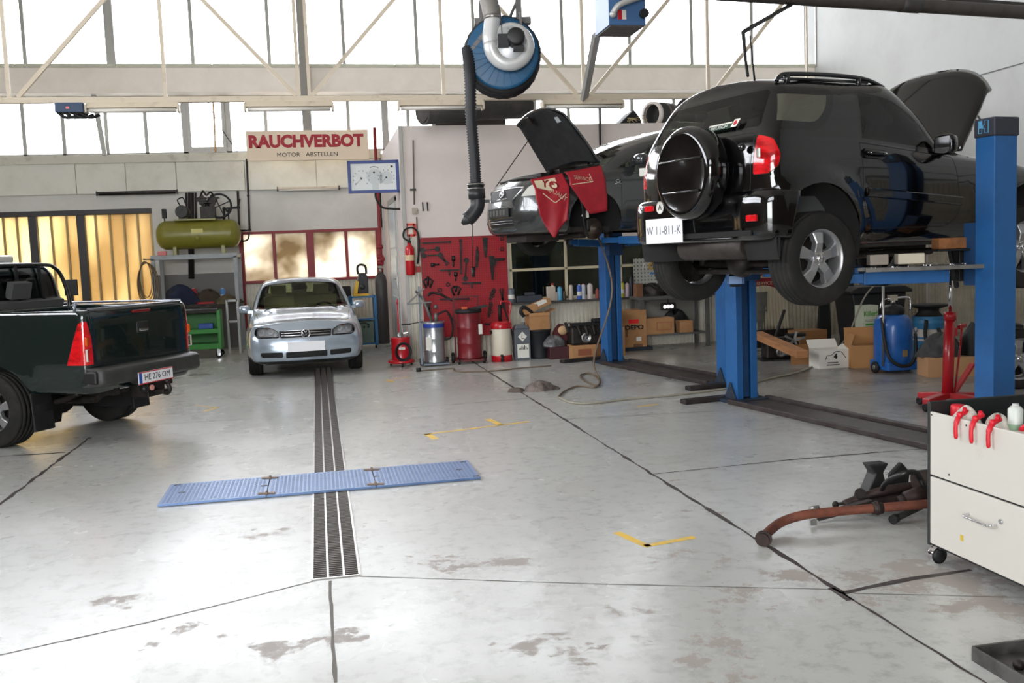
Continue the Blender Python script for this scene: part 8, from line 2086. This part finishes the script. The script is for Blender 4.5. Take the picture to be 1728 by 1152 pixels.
m = MB(); m.lathe([(.001, 0), (.036, 0), (.036, .13), (.03, .14), (.001, .14)], 20); o = m.build('red_tub', M_clamp, None); o.location = on_cart(.10, -.085, .70); tag(o, 'round red tub standing at the far end of the cart top', 'tub')
can('spray_can', 'white and green spray can standing in the white cart top', 'spray can', on_cart(.12, -.44, 0).x, on_cart(0, -.475, 0).y, .70, .034, .20, (206, 212, 204), (196, 198, 196), 'can', None, (150, 180, 150))
m = MB(); m.tube(smooth_path([(0, 0, 0), (.02, .0, .06), (-.01, -.02, .10), (.0, -.05, .12)], 4), .014, 8); o = m.build('red_hook', M_clamp, None); o.location = on_cart(.08, -.56, .70); tag(o, 'curved red hook in the cart top right of the spray can', 'hook')
m = MB(); m.box(-.05, .05, -.06, .06, 0, .09); o = m.build('white_part', M_wh, None, bevel=.01); o.location = on_cart(.07, -.62, .70); tag(o, 'white plastic part in the cart top at the right edge of the photo', 'part')
# rusty exhaust pipe and axle parts behind the cart
M_rust = mat('rusty_pipe', (128, 74, 56), .7, .35, noise=((84, 52, 44), 7, .42, .68))
M_rust2 = mat('dark_rusty_metal', (64, 50, 46), .6, .5, noise=((36, 30, 29), 9, .42, .66))
z = .045
pt = [gnd(1289, 908, z), gnd(1296, 898, z), gnd(1320, 880, z + .02), gnd(1360, 868, z + .05), gnd(1420, 862, z + .05), gnd(1480, 857, z + .06), gnd(1566, 850, z + .07), gnd(1640, 846, z + .07)]
ep = thing('exhaust_pipe', 'long rusty brown exhaust pipe lying on the floor left of the white cart', 'exhaust pipe', (0, 0, 0))
m = MB(); m.tube(smooth_path(pt, 6), .028, 14); m.build('pipe', M_rust, ep)
dd = (pt[0] - pt[1]).normalized()
m = MB(); m.tube([pt[0] + dd * .001, pt[0] + dd * .015], .047, 18); m.tube([pt[0] + dd * .013, pt[0] + dd * .03], .034, 16); m.build('flange', M_rust2, ep)
m = MB(); c_ = pt[5]; q = (pt[6] - pt[5]).normalized(); m.tube([c_ - q * .03, c_ + q * .03], .036, 16); m.tube([c_ - q * .006, c_ + q * .006], .042, 16); m.build('joint', M_rust2, ep)
m = MB(); c_ = gnd(1374, 862, .11); m.cbox(c_, (.05, .02, .05)); m.cyl(c_ + Vector((-.03, 0, .02)), c_ + Vector((.03, 0, .02)), .012, n=8); m.cbox(gnd(1372, 880, .03), (.04, .02, .04)); m.build('bracket', M_steel, ep)
sx = thing('suspension_parts', 'heap of black axle arms and brackets on the floor behind the rusty exhaust pipe', 'axle parts', (0, 0, 0))
def fp(px, py, z=.0): return gnd(px, py, z)
m = MB(); m.bar(fp(1378, 872, .03), fp(1470, 848, .10), .05, .04); m.bar(fp(1440, 853, .06), fp(1530, 838, .10), .09, .04); m.tube(smooth_path([fp(1425, 852, .05), fp(1460, 838, .10), fp(1500, 826, .14), fp(1560, 818, .14)], 5), .03, 10); m.build('control_arm', M_rust2, sx)
m = MB(); a = fp(1470, 842, .02); m.prism([(a.x - .07, .05), (a.x + .10, .05), (a.x + .06, .20), (a.x + .10, .26), (a.x - .04, .26), (a.x + .0, .20)], a.y - .05, a.y + .05, 'Y'); m.build('bracket', M_dark, sx, bevel=.01)
m = MB(); a = fp(1508, 838, .02); m.prism([(a.x - .05, .04), (a.x + .09, .04), (a.x + .11, .18), (a.x + .05, .25), (a.x - .03, .18)], a.y - .02, a.y + .02, 'Y'); m.build('plate_arm', M_dark, sx, bevel=.01)
m = MB(); m.cyl(fp(1410, 851, .05), fp(1440, 846, .06), .010, n=8); m.sphere(fp(1410, 851, .05), .022, 8); m.cyl(fp(1448, 846, .05), fp(1452, 832, .13), .035, n=12); m.build('ball_joint', M_grease, sx)
m = MB(); m.tube(smooth_path([fp(1484, 838, .06), fp(1494, 815, .22), fp(1520, 800, .30), fp(1543, 796, .31), fp(1552, 806, .26), fp(1564, 822, .20), fp(1600, 824, .16)], 5), .016, 10); m.build('stabiliser_bar', mat('satin_black_bar', (28, 27, 27), .35), sx)
m = MB(); a = fp(1548, 838, .12); m.tube([a + Vector((-.07, .02, -.02)), a + Vector((.05, -.01, .03))], .05, 14); m.tube([a + Vector((-.11, .03, -.03)), a + Vector((-.05, .015, -.01))], .035, 14); m.tube([a + Vector((.02, .05, .08)), a + Vector((.3, .0, .10))], .07, 16); m.build('drive_joint', M_rust2, sx)
m = MB(); m.cyl(fp(1508, 876, .03), fp(1572, 846, .07), .020, n=10); m.cyl(fp(1506, 877, .03), fp(1512, 874, .033), .028, n=10); m.build('short_rod', M_dark, sx)
# hoses and rags on the floor
M_fh = mat('brown_floor_hose', (112, 96, 78), .55)
def hose(pts, r, label, m_=None):
    P = [gnd(*p) if len(p) == 2 else p for p in pts]
    P = [Vector((p.x, p.y, max(p.z, r + .002))) if isinstance(p, Vector) else p for p in P]
    m = MB(); m.tube(smooth_path(P, 8), r, 8); return tag(m.build('floor_hose', m_ or M_fh), label, 'hose')
tp_ = onY(1004, 385, 12.7)
hose([(942, 672), (952, 662), (975, 653), (1003, 655), (1012, 645), (998, 632), (980, 634), (985, 643), (1008, 652), (1011, 641), Vector((gnd(1004, 640).x, gnd(1004, 640).y, .3)), Vector((tp_.x - .06, tp_.y - .9, 1.2)), tp_], .012, 'thin brown hose hanging down left of the far lift post and coiling on the floor')
hose([(942, 672), (965, 681), (1000, 682), (1060, 675), (1140, 668), (1240, 655), (1300, 640), (1360, 625), (1400, 600), Vector((gnd(1440, 610).x, gnd(1440, 610).y + .15, .35)), Vector((gnd(1470, 610).x, gnd(1470, 610).y + .1, .95)), Vector((gnd(1510, 610).x, gnd(1510, 610).y, 1.28))], .012, 'long pale hose running across the floor under the black car to the blue drainer', mat('pale_hose', (150, 144, 128), .5))
hose([(706, 627), (745, 624), (765, 623), (772, 628), (830, 627), (880, 622), (930, 618)], .010, 'thin brown cable lying on the floor in front of the drums')
m = MB(); p = gnd(706, 627); m.cyl((p.x - .03, p.y, .03), (p.x + .04, p.y, .03), .03, n=12); tag(m.build('cable_plug', M_black), 'black round plug at the end of the thin cable in front of the silver drum', 'plug')
M_rag = mat('dirty_rag', (128, 116, 110), .95, noise=((72, 62, 58), 9, .4, .65))
g = gnd(912, 658); blob('rag', 'dirty grey rag heap on the floor joint in the middle of the hall', 'rag', g.x, g.y, 0, .20, .14, .11, M_rag, 51)
g = gnd(872, 661); blob('rag', 'small flat dark rag left of the dirty grey rag heap', 'rag', g.x, g.y, 0, .10, .06, .05, mat('dark_rag', (96, 84, 78), .95), 52)
# shallow grey tray at the lower right corner
a = gnd(1664, 1128); b = gnd(1720, 1113)
t = thing('parts_tray', 'shallow dark metal tray of small parts at the lower right corner of the floor', 'tray', (a.x + .30, a.y + .0, 0), 0)
m = MB()
for s_ in (-1, 1): m.box(s_ * .30 - .006, s_ * .30 + .006, -.24, .08, 0, .06); m.box(-.30, .30, (-.24 if s_ < 0 else .08) - .006, (-.24 if s_ < 0 else .08) + .006, 0, .06)
m.box(-.30, .30, -.24, .08, 0, .012); m.build('tray', mat('tray_steel', (104, 102, 100), .45, .5, noise=((66, 64, 62), 8, .45, .7)), t, bevel=.003)
m = MB(); r = random.Random(9)
for k in range(26): m.sphere((r.uniform(-.26, .26), r.uniform(-.2, .05), .025), r.uniform(.012, .025), 5)
o = m.build('small_part', M_grease, t); o['kind'] = 'stuff'
